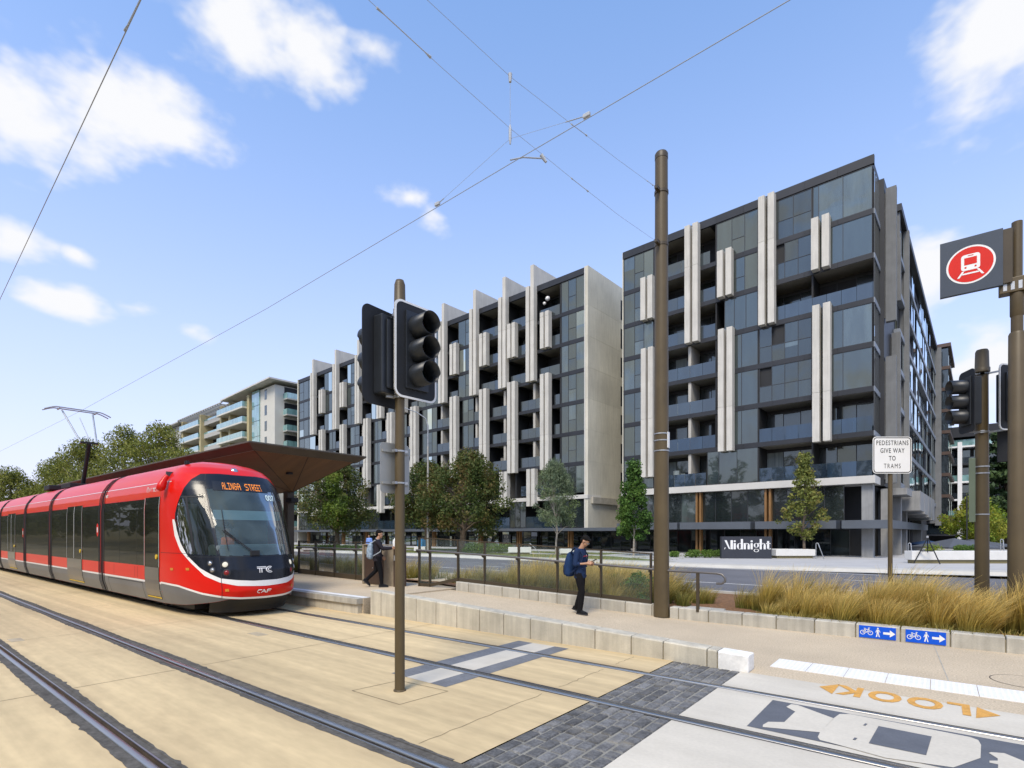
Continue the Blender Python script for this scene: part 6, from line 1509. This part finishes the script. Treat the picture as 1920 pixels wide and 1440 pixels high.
for _ in range(900):
    x = rng.uniform(-80, -13); y = rng.uniform(31.6, 35.9) if rng.random() < .6 else rng.uniform(38, 42); T2.append((x, y, .155, .10, .9, 14, .75))
co, qd, uv = blades(rng, T2, (0, 0)); tag(fast_mesh('lawn_grass', co, qd, GM, uv=uv), 'short lawn grass on the far verge', 'grass', kind='stuff')
c_ = gt(1195, 1100, 12.25); cs = rng.normal(size=(26, 3)) * np.array([.22, .18, .16]) + np.array([0, 0, .38]); co, qd = leaves(rng, cs, np.full(26, .2), 2600, .035); co[:, 2] = np.clip(co[:, 2], 0, None)
tag(lo_(fast_mesh('shrub', co, qd, LM['pear']), (c_.x, 12.35, .14)), 'small dark green bush behind the last glass panel, by the tall pole', 'shrub')

# ================================================================ STREET THINGS BEYOND THE ROAD
MT['wseat'] = M('white_concrete', (.64, .63, .60), .8, .07, 1.2, fine=.03, fsc=20)
MT['plinth'] = M('olive_plinth', (.20, .17, .085), .8, .1, 2)
def seat(label, xa, xb, yb, yt, depth=.6):
    a, b = gz(xa, yb, GZ), gz(xb, yb, GZ); Y = 1.725 / ((yb - 1000) / 1000); z1 = HEYE + (1000 - yt) / 1000 * Y - GZ
    L_ = (b - a).length; t = thing('seat_wall', label, 'bench', (a.x, a.y, GZ), math.atan2(b.y - a.y, b.x - a.x), 'white concrete seat walls')
    mb = MB(); mb.box(0, L_, 0, depth, z1 * .28, z1, .02); mesh('seat', mb, MT['wseat'], t); mb = MB(); mb.box(.12, L_ - .12, .10, depth - .1, 0, z1 * .28 + .01); mesh('plinth', mb, MT['plinth'], t); return t
seat('white planter seat wall beside the dark name board', 1455, 1529, 1047, 1030, 1.6)
seat('long white seat wall at the right, under the dark umbrellas', 1710, 1960, 1056.5, 1033)
seat('white seat wall through the fence, left of the man with the phone', 953, 996, 1040, 1026)
seat('white seat wall beside the blue bin, seen past the signal pole', 776, 797, 1036, 1025)
seat('white seat wall partly hidden by the man with the phone', 1050, 1072, 1041, 1029)
seat('small white seat wall near the shelter column', 566, 592, 1034, 1026)
p = gz(779, 1035, GZ); mb = MB(); mb.box(-.3, .3, .5, 1.0, 0, 1.1, .04); mb.box(-.16, .16, .6, .9, 1.1, 1.25, .04); tag(mesh('bin', mb, M('bright_blue', (.02, .20, .42), .5, .1, 2), loc=p), 'bright blue bin behind the white seat wall', 'bin')
# name board
a, b = gz(1353, 1047, GZ), gz(1447, 1047.3, GZ); L_ = (b - a).length; nb = thing('name_board', 'dark name board with the word Midnight in white, standing on the far pavement', 'sign', (a.x, a.y, GZ), math.atan2(b.y - a.y, b.x - a.x)); hb = 1.50
mb = MB(); mb.box(0, L_, 0, .35, 0, hb, .01); mesh('board', mb, M('midnight_board', (.028, .031, .042), .5, .08, 2), nb)
lt = MB()
def gly(pts, x0): lt.poly([(x0 + x, -.004, hb * .42 + z) for x, z in pts])
def rect(x0, x, z, w, h): gly([(x, z), (x + w, z), (x + w, z + h), (x, z + h)], x0)
def bow(x0, cx, cz, rx, rz, t0, t1, thick, thin, n=18):
    for i in range(n):
        u, v = R(t0 + (t1 - t0) * i / n), R(t0 + (t1 - t0) * (i + 1) / n)
        def inner(q): k = abs(math.cos(q)); return (rx - (thin + (thick - thin) * k)), (rz - (thin + (thick - thin) * k) * .55)
        (ax, az), (bx2, bz) = inner(u), inner(v)
        gly([(cx + rx * math.cos(u), cz + rz * math.sin(u)), (cx + rx * math.cos(v), cz + rz * math.sin(v)), (cx + bx2 * math.cos(v), cz + bz * math.sin(v)), (cx + ax * math.cos(u), cz + az * math.sin(u))], x0)
k_ = L_ / 3.05; X = .16; cap, xh, st, hr_ = .62, .42, .135, .03
gly([(0, 0), (.05, 0), (.09, .13), (.05, .13)], X); gly([(.02, cap), (.16, cap), (.38, .02), (.30, .02)], X); rect(X, .40, 0, st + .02, cap); X += .60
rect(X, 0, 0, st, xh); bow(X, st / 2, xh + .13, .07, .07, 0, 360, .06, .06, 12); X += .21
bow(X, .17, .21, .18, .215, 60, 300, .125, .03); rect(X, .24, 0, st, cap + .08); X += .42
rect(X, 0, 0, st, xh); bow(X, .21, xh - .16, .165, .165, 0, 150, .12, .03); rect(X, .245, 0, st, xh - .15); X += .43
rect(X, 0, 0, st, xh); bow(X, st / 2, xh + .13, .07, .07, 0, 360, .06, .06, 12); X += .20
bow(X, .16, .27, .165, .155, 0, 360, .10, .03); bow(X, .16, -.08, .17, .11, 0, 360, .06, .04); rect(X, .26, xh - .04, .12, .04); X += .37
rect(X, 0, 0, st, cap + .08); bow(X, .21, xh - .16, .165, .165, 0, 150, .12, .03); rect(X, .245, 0, st, xh - .15); X += .43
rect(X, .03, .06, st, .50); bow(X, .17, .09, .14, .09, 180, 330, .10, .04); rect(X, -.03, xh - .05, .28, .05)
for i, v in enumerate(lt.v): lt.v[i] = (v[0] * k_ * .97, v[1], v[2])
mesh('lettering', lt, MT['white'], nb)
def rail_v(label, xa, xb, yb, yt):
    a, b = gz(xa, yb, GZ), gz(xb, yb, GZ); Y = 1.725 / ((yb - 1000) / 1000); z1 = HEYE + (1000 - yt) / 1000 * Y
    mb = MB(); mb.smooth = True; mb.tube([(a.x, a.y, GZ + .45), (a.x, a.y, z1 - .05), (a.x + .04, a.y, z1), (a.x + .12, a.y, z1 - .02), (b.x, b.y, GZ)], .028, 8); t = thing('stair_handrail', label, 'handrail', (a.x, a.y, GZ), group='steel handrails on the far pavement'); mesh('rail', mb, MT['galv'], t, world=True)
    mb = MB(); mb.smooth = True; mb.tube([(a.x, a.y, GZ), (a.x, a.y, GZ + .46)], .022, 8); mesh('rail_post', mb, MT['galv'], t, world=True)
rail_v('steel handrail at the right end of the white planter', 1530, 1545, 1048, 1018); rail_v('steel handrail at the left end of the long white seat wall', 1703, 1711, 1054, 1018); rail_v('steel handrail behind the long seat wall, far right', 1876, 1884, 1050, 1011); rail_v('steel handrail behind the glass fence, left of the slender tree', 992, 1014, 1038, 1019)
# dark easel stand
p = gz(1739, 1057, GZ); Y = 36; es = thing('easel_stand', 'dark folding easel stand on the far pavement before the white seat wall', 'easel', tuple(p))
for a, b in (((-.62, -.1, 0), (.02, 0, 1.50)), ((.56, -.1, 0), (.0, 0, 1.50)), ((0, .6, 0), (.0, .05, 1.48)), ((-.34, -.05, .72), (.30, -.05, .72))):
    mb = MB(); mb.bar(a, b, .05); mesh('leg' if a[2] == 0 else 'brace', mb, MT['blackm'], es)
mb = MB(); mb.box(-.05, .05, -.03, .05, 1.46, 1.58, .01); mesh('top_clip', mb, MT['galv'], es)
# patio umbrellas
MT['umb'] = M('slate_canvas', (.075, .085, .105), .8, .08, 2); MT['umb2'] = M('blue_canvas', (.02, .055, .14), .8, .1, 2)
def umbrella(label, x, Y, ya, ye, half, m, marks=False):
    c = gY(x, 1000, Y); za, ze_ = HEYE + (1000 - ya) / 1000 * Y, HEYE + (1000 - ye) / 1000 * Y
    t = thing('patio_umbrella', label, 'umbrella', (c.x, c.y, GZ), R(38), group='cafe umbrellas behind the white seat wall')
    mb = MB(); q = [(-half, -half), (half, -half), (half, half), (-half, half)]
    for i in range(4):
        a, b = q[i], q[(i + 1) % 4]; mb.add([(a[0], a[1], ze_ - GZ), (b[0], b[1], ze_ - GZ), (0, 0, za - GZ)], [(0, 1, 2)]); mb.quad((a[0], a[1], ze_ - GZ), (b[0], b[1], ze_ - GZ), (b[0], b[1], ze_ - GZ - .12), (a[0], a[1], ze_ - GZ - .12))
    cn = mesh('canopy', mb, m, t); mb = MB(); mb.smooth = True; mb.tube([(0, 0, 0), (0, 0, za - GZ)], .04, 8); mesh('pole', mb, MT['blackm'], t)
umbrella('slate grey cafe umbrella with a white ridge, nearest the right signal pole', 1789, 42, 1009, 1025, 2.0, MT['umb']); umbrella('slate grey cafe umbrella farther back, half behind the right signal pole', 1822, 48, 1011, 1022, 2.2, MT['umb']); umbrella('small blue cafe umbrella left of the slate ones', 1738, 50, 1013, 1020, 1.2, MT['umb2'])
# street lamp
sx, sy_ = -37.25, 34.0; sl_ = thing('street_lamp', 'tall grey street lamp with a curved arm between the rusty trees', 'street lamp', (sx, sy_, GZ))
mb = MB(); mb.smooth = True; mb.tube([(sx, sy_, GZ), (sx, sy_, 6), (sx, sy_, 10.0)], [.12, .10, .085], 12); mesh('post', mb, M('lamp_post_paint', (.33, .32, .29), .5, .1, 2), sl_, world=True)
mb = MB(); mb.smooth = True; mb.tube([(sx, sy_, 10), (sx, sy_, 11.9), (sx - .1, sy_ - .2, 12.6), (sx - .6, sy_ - .8, 13.1), (sx - 1.6, sy_ - 2.0, 13.6), (sx - 2.5, sy_ - 3.1, 13.9)], [.07, .06, .055, .05, .045, .04], 10); mesh('arm', mb, MT['galv'], sl_, world=True)
mb = MB(); mb.bar((sx - 2.4, sy_ - 3.0, 13.88), (sx - 3.3, sy_ - 4.1, 13.9), .34, .12); mesh('lamp_head', mb, MT['bside'], sl_, world=True)
# black post frame by the bright tree
p = gY(1813, 1000, 46); bf = thing('post_frame', 'thin black square arch before the bright green tree', 'post', (p.x, p.y, GZ)); mb = MB(); zt_ = HEYE + .072 * 46
q = gY(1826, 1000, 46)
mb.bar((p.x, p.y, GZ), (p.x, p.y, zt_), .10); mb.bar((p.x, p.y, zt_), (q.x, q.y, zt_), .10); mb.bar((q.x, q.y, zt_), (q.x, q.y, zt_ - 1.6), .10); mesh('frame', mb, MT['blackm'], bf, world=True)
# paving slab in the bed by the tall pole
mb = MB(); mb.box(-4.5, -3.7, 11.75, 12.25, .1, .20, .01); tag(mesh('concrete_slab', mb, MT['kerb_conc']), 'flat concrete slab in the mulch beside the tall brown pole', 'slab')

# ================================================================ PEOPLE
class Blob:
    """closed shapes that a voxel skin melts into one continuous surface"""
    def __init__(s): s.mb = MB()
    def ell(s, c, r, rot=None, n=14):
        c = Vector(c); r = (r, r, r) if isinstance(r, (int, float)) else r; vs = [Vector((0, 0, r[2]))]; fs = []; m_ = n // 2
        for i in range(1, m_):
            a = math.pi * i / m_
            for j in range(n): b = 2 * math.pi * j / n; vs.append(Vector((r[0] * math.sin(a) * math.cos(b), r[1] * math.sin(a) * math.sin(b), r[2] * math.cos(a))))
        vs.append(Vector((0, 0, -r[2]))); L_ = len(vs) - 1
        for j in range(n): fs.append((0, 1 + j, 1 + (j + 1) % n)); fs.append((L_, 1 + (m_ - 2) * n + (j + 1) % n, 1 + (m_ - 2) * n + j))
        for i in range(m_ - 2):
            for j in range(n): fs.append((1 + i * n + j, 1 + (i + 1) * n + j, 1 + (i + 1) * n + (j + 1) % n, 1 + i * n + (j + 1) % n))
        if rot: 
            from mathutils import Euler
            R_ = Euler(rot).to_matrix(); vs = [R_ @ v for v in vs]
        s.mb.add([v + c for v in vs], fs); return s
    def limb(s, pts, rs, n=12):
        s.mb.tube(pts, rs, n)
        for p, r in zip(pts, rs): s.ell(p, r * .99, n=10)
        return s
    def loft(s, rings, n=18):
        vs = []; fs = []
        for c, rx, ry in rings:
            for j in range(n): a = 2 * math.pi * j / n; vs.append(Vector(c) + Vector((rx * math.cos(a), ry * math.sin(a), 0)))
        k = len(rings)
        for i in range(k - 1):
            for j in range(n): fs.append((i * n + j, i * n + (j + 1) % n, (i + 1) * n + (j + 1) % n, (i + 1) * n + j))
        fs += [tuple(range(n))[::-1], tuple(range((k - 1) * n, k * n))]; s.mb.add(vs, fs); return s
def melt(name, blob, m, parent, voxel=.008, smooth=4, adapt=0):
    mb = blob.mb; me = bpy.data.meshes.new(name); me.from_pydata(mb.v, [], mb.f)
    bm = bmesh.new(); bm.from_mesh(me); bmesh.ops.recalc_face_normals(bm, faces=bm.faces[:]); bm.to_mesh(me); bm.free()
    o = bpy.data.objects.new(name, me); COL.objects.link(o)
    r = o.modifiers.new('skin', 'REMESH'); r.mode = 'VOXEL'; r.voxel_size = voxel; r.use_smooth_shade = True
    if smooth: sm_2 = o.modifiers.new('soft', 'SMOOTH'); sm_2.iterations = smooth; sm_2.factor = .5
    dg = bpy.context.evaluated_depsgraph_get(); dg.update(); new = bpy.data.meshes.new_from_object(o.evaluated_get(dg)); new.name = name
    o.modifiers.clear(); o.data = new; bpy.data.meshes.remove(me); new.materials.clear(); new.materials.append(m)
    new.polygons.foreach_set('use_smooth', [True] * len(new.polygons)); o.parent = parent; return o
def cloth(name, col, v=.18): return M(name, col, .9, v, 9, fine=.15, fsc=120, bump=.25, obj=True, spec=.2)
SKIN = M('skin', (.42, .23, .14), .55, .08, 6, obj=True); HAIR = M('black_hair', (.006, .005, .0045), .75, .3, 40, obj=True, spec=.15); SHOE = cloth('dark_shoe', (.010, .011, .014)); SOLE = M('shoe_sole', (.03, .03, .033), .8, .1, 5, obj=True)
def hand(b, wrist, fwd, side_, curl, thumb_up, s=1.0):
    """palm, four bent fingers of unequal length and a thumb leaving the side of the palm"""
    w = Vector(wrist); f = Vector(fwd).normalized(); sd = Vector(side_).normalized(); up = f.cross(sd).normalized()
    b.loft; pc = w + f * .05 * s; b.limb([w, pc - sd * .018 * s], [.026 * s, .022 * s]); b.limb([w, pc + sd * .018 * s], [.026 * s, .022 * s])
    for i, (o_, ln) in enumerate(((-.032, .066), (-.011, .076), (.011, .072), (.031, .056))):
        k0 = w + f * .082 * s + sd * o_ * s; k1 = k0 + (f * math.cos(curl * .5) - up * math.sin(curl * .5)) * ln * .5 * s; k2 = k1 + (f * math.cos(curl * 1.6) - up * math.sin(curl * 1.6)) * ln * .5 * s
        b.limb([w + f * .05 * s + sd * o_ * .8 * s, k0, k1, k2], [.013 * s, .0105 * s, .0095 * s, .0075 * s], n=8)
    t0 = w + f * .025 * s + sd * thumb_up * .026 * s; t1 = t0 + (f * .5 + sd * thumb_up * .7 - up * .3).normalized() * .040 * s; t2 = t1 + (f * .8 + sd * thumb_up * .1 - up * .4).normalized() * .032 * s
    b.limb([t0, t1, t2], [.014 * s, .0115 * s, .009 * s], n=8)
def head(b, c, pitch, s=1.0):
    """adds skull, jaw, nose, ears, brow and neck; returns a map from head space to the figure"""
    Rm = Matrix.Rotation(pitch, 4, 'Y'); c = Vector(c)
    H = lambda x, y, z: c + (Rm @ Vector((x * s, y * s, z * s)))
    b.ell(H(-.01, 0, .035), (.098 * s, .078 * s, .092 * s), (0, pitch, 0)); b.ell(H(.030, 0, -.035), (.062 * s, .060 * s, .078 * s), (0, pitch, 0)); b.ell(H(.052, 0, -.088), (.030 * s, .034 * s, .026 * s), (0, pitch, 0))
    b.ell(H(.092, 0, -.020), (.018 * s, .012 * s, .014 * s), (0, pitch, 0)); b.limb([H(.082, 0, .018), H(.096, 0, -.018)], [.008 * s, .011 * s], n=8)
    b.limb([H(.072, -.034, .030), H(.080, 0, .032), H(.072, .034, .030)], [.012 * s] * 3, n=8); b.ell(H(.078, 0, -.058), (.013 * s, .024 * s, .007 * s), (0, pitch, 0)); b.ell(H(.076, 0, -.068), (.012 * s, .020 * s, .007 * s), (0, pitch, 0))
    for sy in (-1, 1): b.ell(H(-.004, sy * .080, -.010), (.020 * s, .010 * s, .031 * s), (0, pitch, 0))
    return H
def face_parts(root, H, glasses=False, s=1.0):
    for sy in (-1, 1):
        mb = MB(); mb.smooth = True; c = H(.080, sy * .031, .012); mb.tube([c, H(.087, sy * .031, .012)], [.011 * s, .004 * s], 10); mesh('eye', mb, M('eye_dark', (.02, .015, .012), .3), root)
    if glasses:
        mb = MB(); mb.smooth = True
        for sy in (-1, 1): mb.tube([H(.098, sy * .032 + .024 * math.cos(a), .010 + .019 * math.sin(a)) for a in [2 * math.pi * i / 14 for i in range(15)]], .0028, 5, cap=False); mb.tube([H(.096, sy * .055, .014), H(.0, sy * .083, .012)], .0028, 5)
        mb.tube([H(.100, -.008, .013), H(.100, .008, .013)], .0028, 5); mesh('glasses', mb, MT['galv'], root)
def hair(root, H, pitch, s=1.0):
    b = Blob(); b.ell(H(-.020, 0, .062), (.100 * s, .084 * s, .082 * s), (0, pitch, 0)); b.ell(H(-.058, 0, .005), (.062 * s, .078 * s, .075 * s), (0, pitch, 0))
    b.ell(H(.058, -.02, .092), (.045 * s, .055 * s, .028 * s), (0, pitch, 0)); b.ell(H(.055, .025, .090), (.045 * s, .05 * s, .028 * s), (0, pitch, 0))
    for i in range(22):
        a = i * 2.4; q = .3 + .7 * (i / 22); b.ell(H(-.02 + .085 * math.cos(a) * q, .072 * math.sin(a) * q, .125 - .06 * q * q), .024 * s, n=8)
    melt('hair', b, HAIR, root, .006, 2)
def shoe(root, ank, yaw=0.0, pitch=0.0, s=1.0):
    Rz = Matrix.Rotation(yaw, 4, 'Z') @ Matrix.Rotation(pitch, 4, 'Y'); a = Vector(ank); P = lambda x, y, z: a + (Rz @ Vector((x * s, y * s, z * s)))
    b = Blob(); b.limb([P(-.045, 0, -.045), P(.05, 0, -.05), P(.13, .0, -.062), P(.17, .0, -.068)], [.044 * s, .044 * s, .038 * s, .028 * s]); b.limb([P(0, 0, .01), P(.02, 0, -.03)], [.050 * s, .048 * s]); o = melt('shoe', b, SHOE, root, .008, 2)
    mb = MB(); out = [(-.09, -.03), (-.09, .03), (-.03, .040), (.08, .048), (.16, .04), (.20, .0), (.16, -.04), (.08, -.048), (-.03, -.040)]
    mb.prism([P(x, y, -.100) for x, y in out], P(0, 0, .024) - P(0, 0, 0)); mesh('sole', mb, SOLE, o)

# ---- man looking at his phone
MR = R(9)
def mrot(v): return Matrix.Rotation(MR, 4, 'Z') @ Vector(v)
m1 = thing('person', 'young man in navy top and black trousers, head bowed over a phone', 'person', (-6.23, 10.215, ramp(-6.23)), MR)
pit = R(38); HC = (.115, 0, 1.612)
b = Blob(); H = head(b, HC, pit); b.limb([(.0, 0, 1.42), (.045, 0, 1.49), (.085, 0, 1.56)], [.062, .056, .055])
b.loft([((.0, 0, .86), .10, .15), ((-.01, 0, .95), .115, .165), ((0, 0, 1.10), .10, .145), ((.0, 0, 1.28), .115, .17), ((-.005, 0, 1.40), .10, .17), ((0, 0, 1.44), .07, .11)])
for sy, el, wr in ((-1, (-.02, -.235, 1.115), (.205, -.125, 1.135)), (1, (.0, .23, 1.12), (.215, .075, 1.10))):
    b.limb([(0, sy * .175, 1.40), el, wr], [.055, .040, .027])
hand(b, (.205, -.125, 1.135), (.85, .45, .12), (.25, -.4, -.9), .9, -1); hand(b, (.215, .075, 1.10), (.85, -.35, .18), (-.2, -.3, -.9), .8, -1)
LEG1 = [((-.005, -.085, .92), (.075, -.085, .50), (.03, -.075, .10)), ((-.01, .085, .92), (-.01, .09, .50), (-.115, .085, .15))]
for h_, k, a in LEG1: b.limb([h_, k, a], [.082, .058, .040])
melt('body', b, SKIN, m1, .0075, 3); face_parts(m1, H, True); hair(m1, H, pit)
b = Blob(); b.loft([((.0, 0, .80), .125, .178), ((-.005, 0, .90), .128, .182), ((.005, 0, 1.05), .120, .165), ((.005, 0, 1.20), .124, .178), ((.0, 0, 1.32), .125, .190), ((-.005, 0, 1.40), .108, .185), ((.005, 0, 1.455), .078, .12)])
for sy, el, wr in ((-1, (-.02, -.238, 1.115), (.205, -.125, 1.135)), (1, (.0, .233, 1.12), (.215, .075, 1.10))):
    e_ = Vector(el); w_ = Vector(wr); b.limb([(0, sy * .175, 1.395), e_, e_.lerp(w_, .28)], [.072, .058, .052])
for q in ((.10, -.05, 1.0), (.09, .08, 1.08), (.11, 0, .88), (-.08, -.1, 1.1)): b.limb([(q[0], q[1] - .06, q[2] + .02), (q[0] + .01, q[1] + .07, q[2] - .03)], [.024, .016])
melt('top', b, cloth('navy_jersey', (.013, .028, .075)), m1, .0085, 3)
mb = MB()
for i in range(9): mb.box(.131, .134, -.115 + i * .026, -.098 + i * .026, 1.275 + .006 * (i % 3), 1.300 + .004 * (i % 2))
mesh('chest_print', mb, M('red_print', (.42, .05, .06), .8, .1, 9, obj=True), m1)
b = Blob(); b.loft([((-.005, 0, .80), .118, .168), ((-.01, 0, .93), .118, .17)])
for h_, k, a in LEG1:
    h_, k, a = Vector(h_), Vector(k), Vector(a); b.limb([h_ + Vector((0, 0, -.02)), h_.lerp(k, .5), k, k.lerp(a, .5), a + Vector((0, 0, .02)), a + Vector((0, 0, -.02))], [.102, .088, .070, .066, .058, .055])
    for t_ in (.45, .6, .85): q = k.lerp(a, t_ - .2); b.ell(q + Vector((.02, 0, 0)), (.052, .055, .014))
melt('trousers', b, cloth('black_trousers', (.006, .006, .0075)), m1, .0085, 2)
shoe(m1, (.03, -.075, .10), R(-8)); shoe(m1, (-.115, .085, .155), R(6), R(18))
bk = thing('backpack', 'navy backpack with a black pocket on the back of the man with the phone', 'backpack', tuple(m1.location + mrot((-.235, 0, 1.10))), MR)
b = Blob(); b.loft([((-.01, 0, -.27), .07, .12), ((-.02, 0, -.22), .115, .15), ((-.02, 0, -.05), .125, .158), ((0, 0, .12), .105, .15), ((.015, 0, .24), .07, .125), ((.02, 0, .28), .03, .07)]); melt('bag', b, cloth('backpack_blue', (.013, .036, .105)), bk, .009, 3)
b = Blob(); b.loft([((-.09, -.0, -.24), .055, .10), ((-.10, 0, -.16), .06, .12), ((-.10, 0, -.03), .05, .118), ((-.085, 0, .0), .04, .10)]); melt('pocket', b, cloth('backpack_pocket', (.010, .016, .035)), bk, .009, 2)
for sy in (-1, 1):
    mb = MB(); mb.smooth = True; mb.tube([(.05, sy * .10, .26), (.15, sy * .125, .375), (.26, sy * .135, .345), (.355, sy * .14, .22), (.33, sy * .17, .03), (.20, sy * .185, -.10), (.06, sy * .15, -.20)], .018, 8); mesh('strap', mb, cloth('strap_blue', (.012, .024, .06)), bk)
ph = thing('phone', 'black phone held in front of the man in navy', 'phone', tuple(m1.location + mrot((.315, -.04, 1.185))), MR); mb = MB(); mb.box(-.085, .085, -.045, .045, -.006, .006, .003); o_ = mesh('case', mb, MT['rubber'], ph, rot=(0, R(-28), 0))

# ---- man walking on the platform
m2 = thing('person', 'man in a dark grey jacket walking past the brown cabinet, one arm stretched forward', 'person', (-12.45, 9.45, .35), R(50))
b = Blob(); s_ = .94; HC = (.05, 0, 1.50); H = head(b, HC, R(8), s_); b.limb([(-.01, 0, 1.31), (.015, 0, 1.37), (.035, 0, 1.44)], [.058, .053, .052])
b.loft([((.0, 0, .82), .10, .145), ((0, 0, .92), .11, .15), ((0, 0, 1.05), .10, .14), ((0, 0, 1.2), .11, .16), ((-.005, 0, 1.30), .09, .16), ((0, 0, 1.34), .06, .1)])
A2 = [((0, -.165, 1.285), (.16, -.205, 1.095), (.40, -.19, 1.11)), ((0, .165, 1.285), (-.02, .21, 1.03), (.12, .2, .86))]
for p in A2: b.limb(list(p), [.052, .040, .027])
hand(b, A2[0][2], (1, .02, .08), (0, .3, -1), .7, -1, .95); hand(b, A2[1][2], (.6, -.05, -.8), (1, 0, .6), .7, 1, .95)
LEG2 = [((.0, -.08, .86), (.08, -.085, .47), (.115, -.08, .10)), ((-.0, .08, .86), (-.05, .085, .47), (-.30, .09, .22))]
for p in LEG2: b.limb(list(p), [.08, .056, .038])
melt('body', b, SKIN, m2, .0075, 3); face_parts(m2, H, False, s_); hair(m2, H, R(8), s_)
b = Blob(); b.loft([((.0, 0, .74), .125, .17), ((0, 0, .85), .128, .172), ((.0, 0, 1.0), .12, .162), ((0, 0, 1.15), .125, .175), ((0, 0, 1.25), .12, .18), ((-.005, 0, 1.31), .095, .165), ((.005, 0, 1.36), .07, .085)])
for p in A2: e_ = [Vector(v) for v in p]; b.limb([e_[0], e_[1], e_[1].lerp(e_[2], .92)], [.070, .056, .042])
melt('jacket', b, cloth('dark_grey_jacket', (.020, .018, .025)), m2, .0085, 3)
b = Blob(); b.limb([(.02, -.05, 1.35), (.045, 0, 1.335), (.02, .05, 1.35), (-.04, .0, 1.39), (.02, -.05, 1.35)], [.020] * 5); melt('hood_collar', b, cloth('grey_collar', (.30, .31, .33)), m2, .007, 2)
b = Blob(); b.loft([((0, 0, .74), .115, .16), ((0, 0, .86), .115, .16)])
for p in LEG2: h_, k, a = [Vector(v) for v in p]; b.limb([h_, h_.lerp(k, .5), k, k.lerp(a, .5), a + Vector((0, 0, 0))], [.098, .082, .064, .056, .050])
melt('trousers', b, cloth('black_jeans', (.005, .005, .007)), m2, .0085, 2)
shoe(m2, (.115, -.08, .10), 0, 0, .95); shoe(m2, (-.30, .09, .215), 0, R(42), .95)
bk = thing('backpack', 'pale blue grey backpack on the man in the dark jacket', 'backpack', tuple(m2.location + Matrix.Rotation(R(50), 4, 'Z') @ Vector((-.20, -.0, 1.04))), R(50))
b = Blob(); b.loft([((0, 0, -.24), .06, .10), ((-.01, 0, -.18), .095, .135), ((-.01, 0, 0), .10, .14), ((.01, 0, .15), .08, .13), ((.03, 0, .24), .04, .09)]); melt('bag', b, M('speckled_bag', (.26, .34, .42), .8, .4, 18, obj=True), bk, .009, 3)
for sy in (-1, 1):
    mb = MB(); mb.smooth = True; mb.tube([(.04, sy * .09, .22), (.13, sy * .12, .29), (.24, sy * .125, .25), (.325, sy * .13, .12), (.28, sy * .165, -.03), (.08, sy * .14, -.15)], .016, 8); mesh('strap', mb, cloth('pale_strap', (.30, .33, .36)), bk)

# ---- man in a blue shirt far behind
m3 = thing('person', 'distant man in a light blue shirt, only his upper half above the cabinet', 'person', (-37.5, 27.6, 0), R(-60))
b = Blob(); H = head(b, (.03, 0, 1.66), R(5)); b.limb([(0, 0, 1.46), (.02, 0, 1.6)], [.06, .055]); b.loft([((0, 0, .9), .11, .16), ((0, 0, 1.2), .12, .17), ((0, 0, 1.44), .10, .17), ((0, 0, 1.49), .06, .1)])
for sy in (-1, 1):
    b.limb([(0, sy * .18, 1.43), (-.02, sy * .235, 1.15), (.10, sy * .22, .92)], [.055, .042, .03]); hand(b, (.10, sy * .22, .92), (.3, 0, -1), (1, 0, .3), .6, 1); b.limb([(0, sy * .09, .92), (.03, sy * .09, .5), (0, sy * .09, .10)], [.09, .06, .045])
melt('body', b, SKIN, m3, .011, 2); hair(m3, H, R(5))
b = Blob(); b.loft([((0, 0, .85), .13, .18), ((0, 0, 1.2), .135, .185), ((0, 0, 1.43), .115, .185), ((0, 0, 1.5), .07, .10)])
for sy in (-1, 1): b.limb([(0, sy * .18, 1.42), (-.02, sy * .235, 1.15), (.04, sy * .23, 1.04)], [.072, .06, .055])
melt('shirt', b, cloth('light_blue_shirt', (.20, .32, .68)), m3, .011, 2)
b = Blob(); b.loft([((0, 0, .82), .125, .17), ((0, 0, .93), .12, .17)])
for sy in (-1, 1): b.limb([(0, sy * .09, .9), (.03, sy * .09, .5), (0, sy * .09, .06)], [.105, .08, .065])
melt('trousers', b, cloth('dark_trousers', (.02, .02, .03)), m3, .011, 2); shoe(m3, (0, -.09, .10)); shoe(m3, (0, .09, .10))

# ---- the driver, behind the windscreen
m4 = thing('person', 'tram driver seated behind the windscreen in an orange safety vest', 'person', (-13.45, TC - .22, .95), R(0))
b = Blob(); H = head(b, (.03, 0, 1.00), R(4)); b.limb([(0, 0, .80), (.02, 0, .93)], [.06, .055]); b.loft([((0, 0, .28), .12, .17), ((0, 0, .55), .12, .17), ((0, 0, .78), .10, .17), ((0, 0, .83), .06, .1)])
for sy in (-1, 1):
    b.limb([(0, sy * .18, .77), (.06, sy * .24, .52), (.33, sy * .18, .52)], [.055, .045, .03]); hand(b, (.33, sy * .18, .52), (1, 0, 0), (0, -1, 0), .6, sy * -1); b.limb([(.05, sy * .10, .30), (.45, sy * .11, .32), (.42, sy * .11, -.05)], [.09, .065, .05])
melt('body', b, SKIN, m4, .011, 2); hair(m4, H, R(4))
b = Blob(); b.loft([((0, 0, .26), .135, .185), ((0, 0, .55), .135, .185), ((0, 0, .77), .115, .185), ((0, 0, .84), .07, .09)]); melt('vest', b, cloth('orange_vest', (.9, .16, .03)), m4, .011, 2)
b = Blob()
for sy in (-1, 1): b.limb([(0, sy * .18, .76), (.06, sy * .24, .52), (.28, sy * .19, .52)], [.068, .056, .045]); b.limb([(.05, sy * .10, .30), (.45, sy * .11, .32), (.42, sy * .11, -.02)], [.10, .075, .06])
b.loft([((0, 0, .24), .13, .18), ((0, 0, .34), .13, .18)]); melt('uniform', b, cloth('navy_uniform', (.02, .025, .05)), m4, .011, 2)
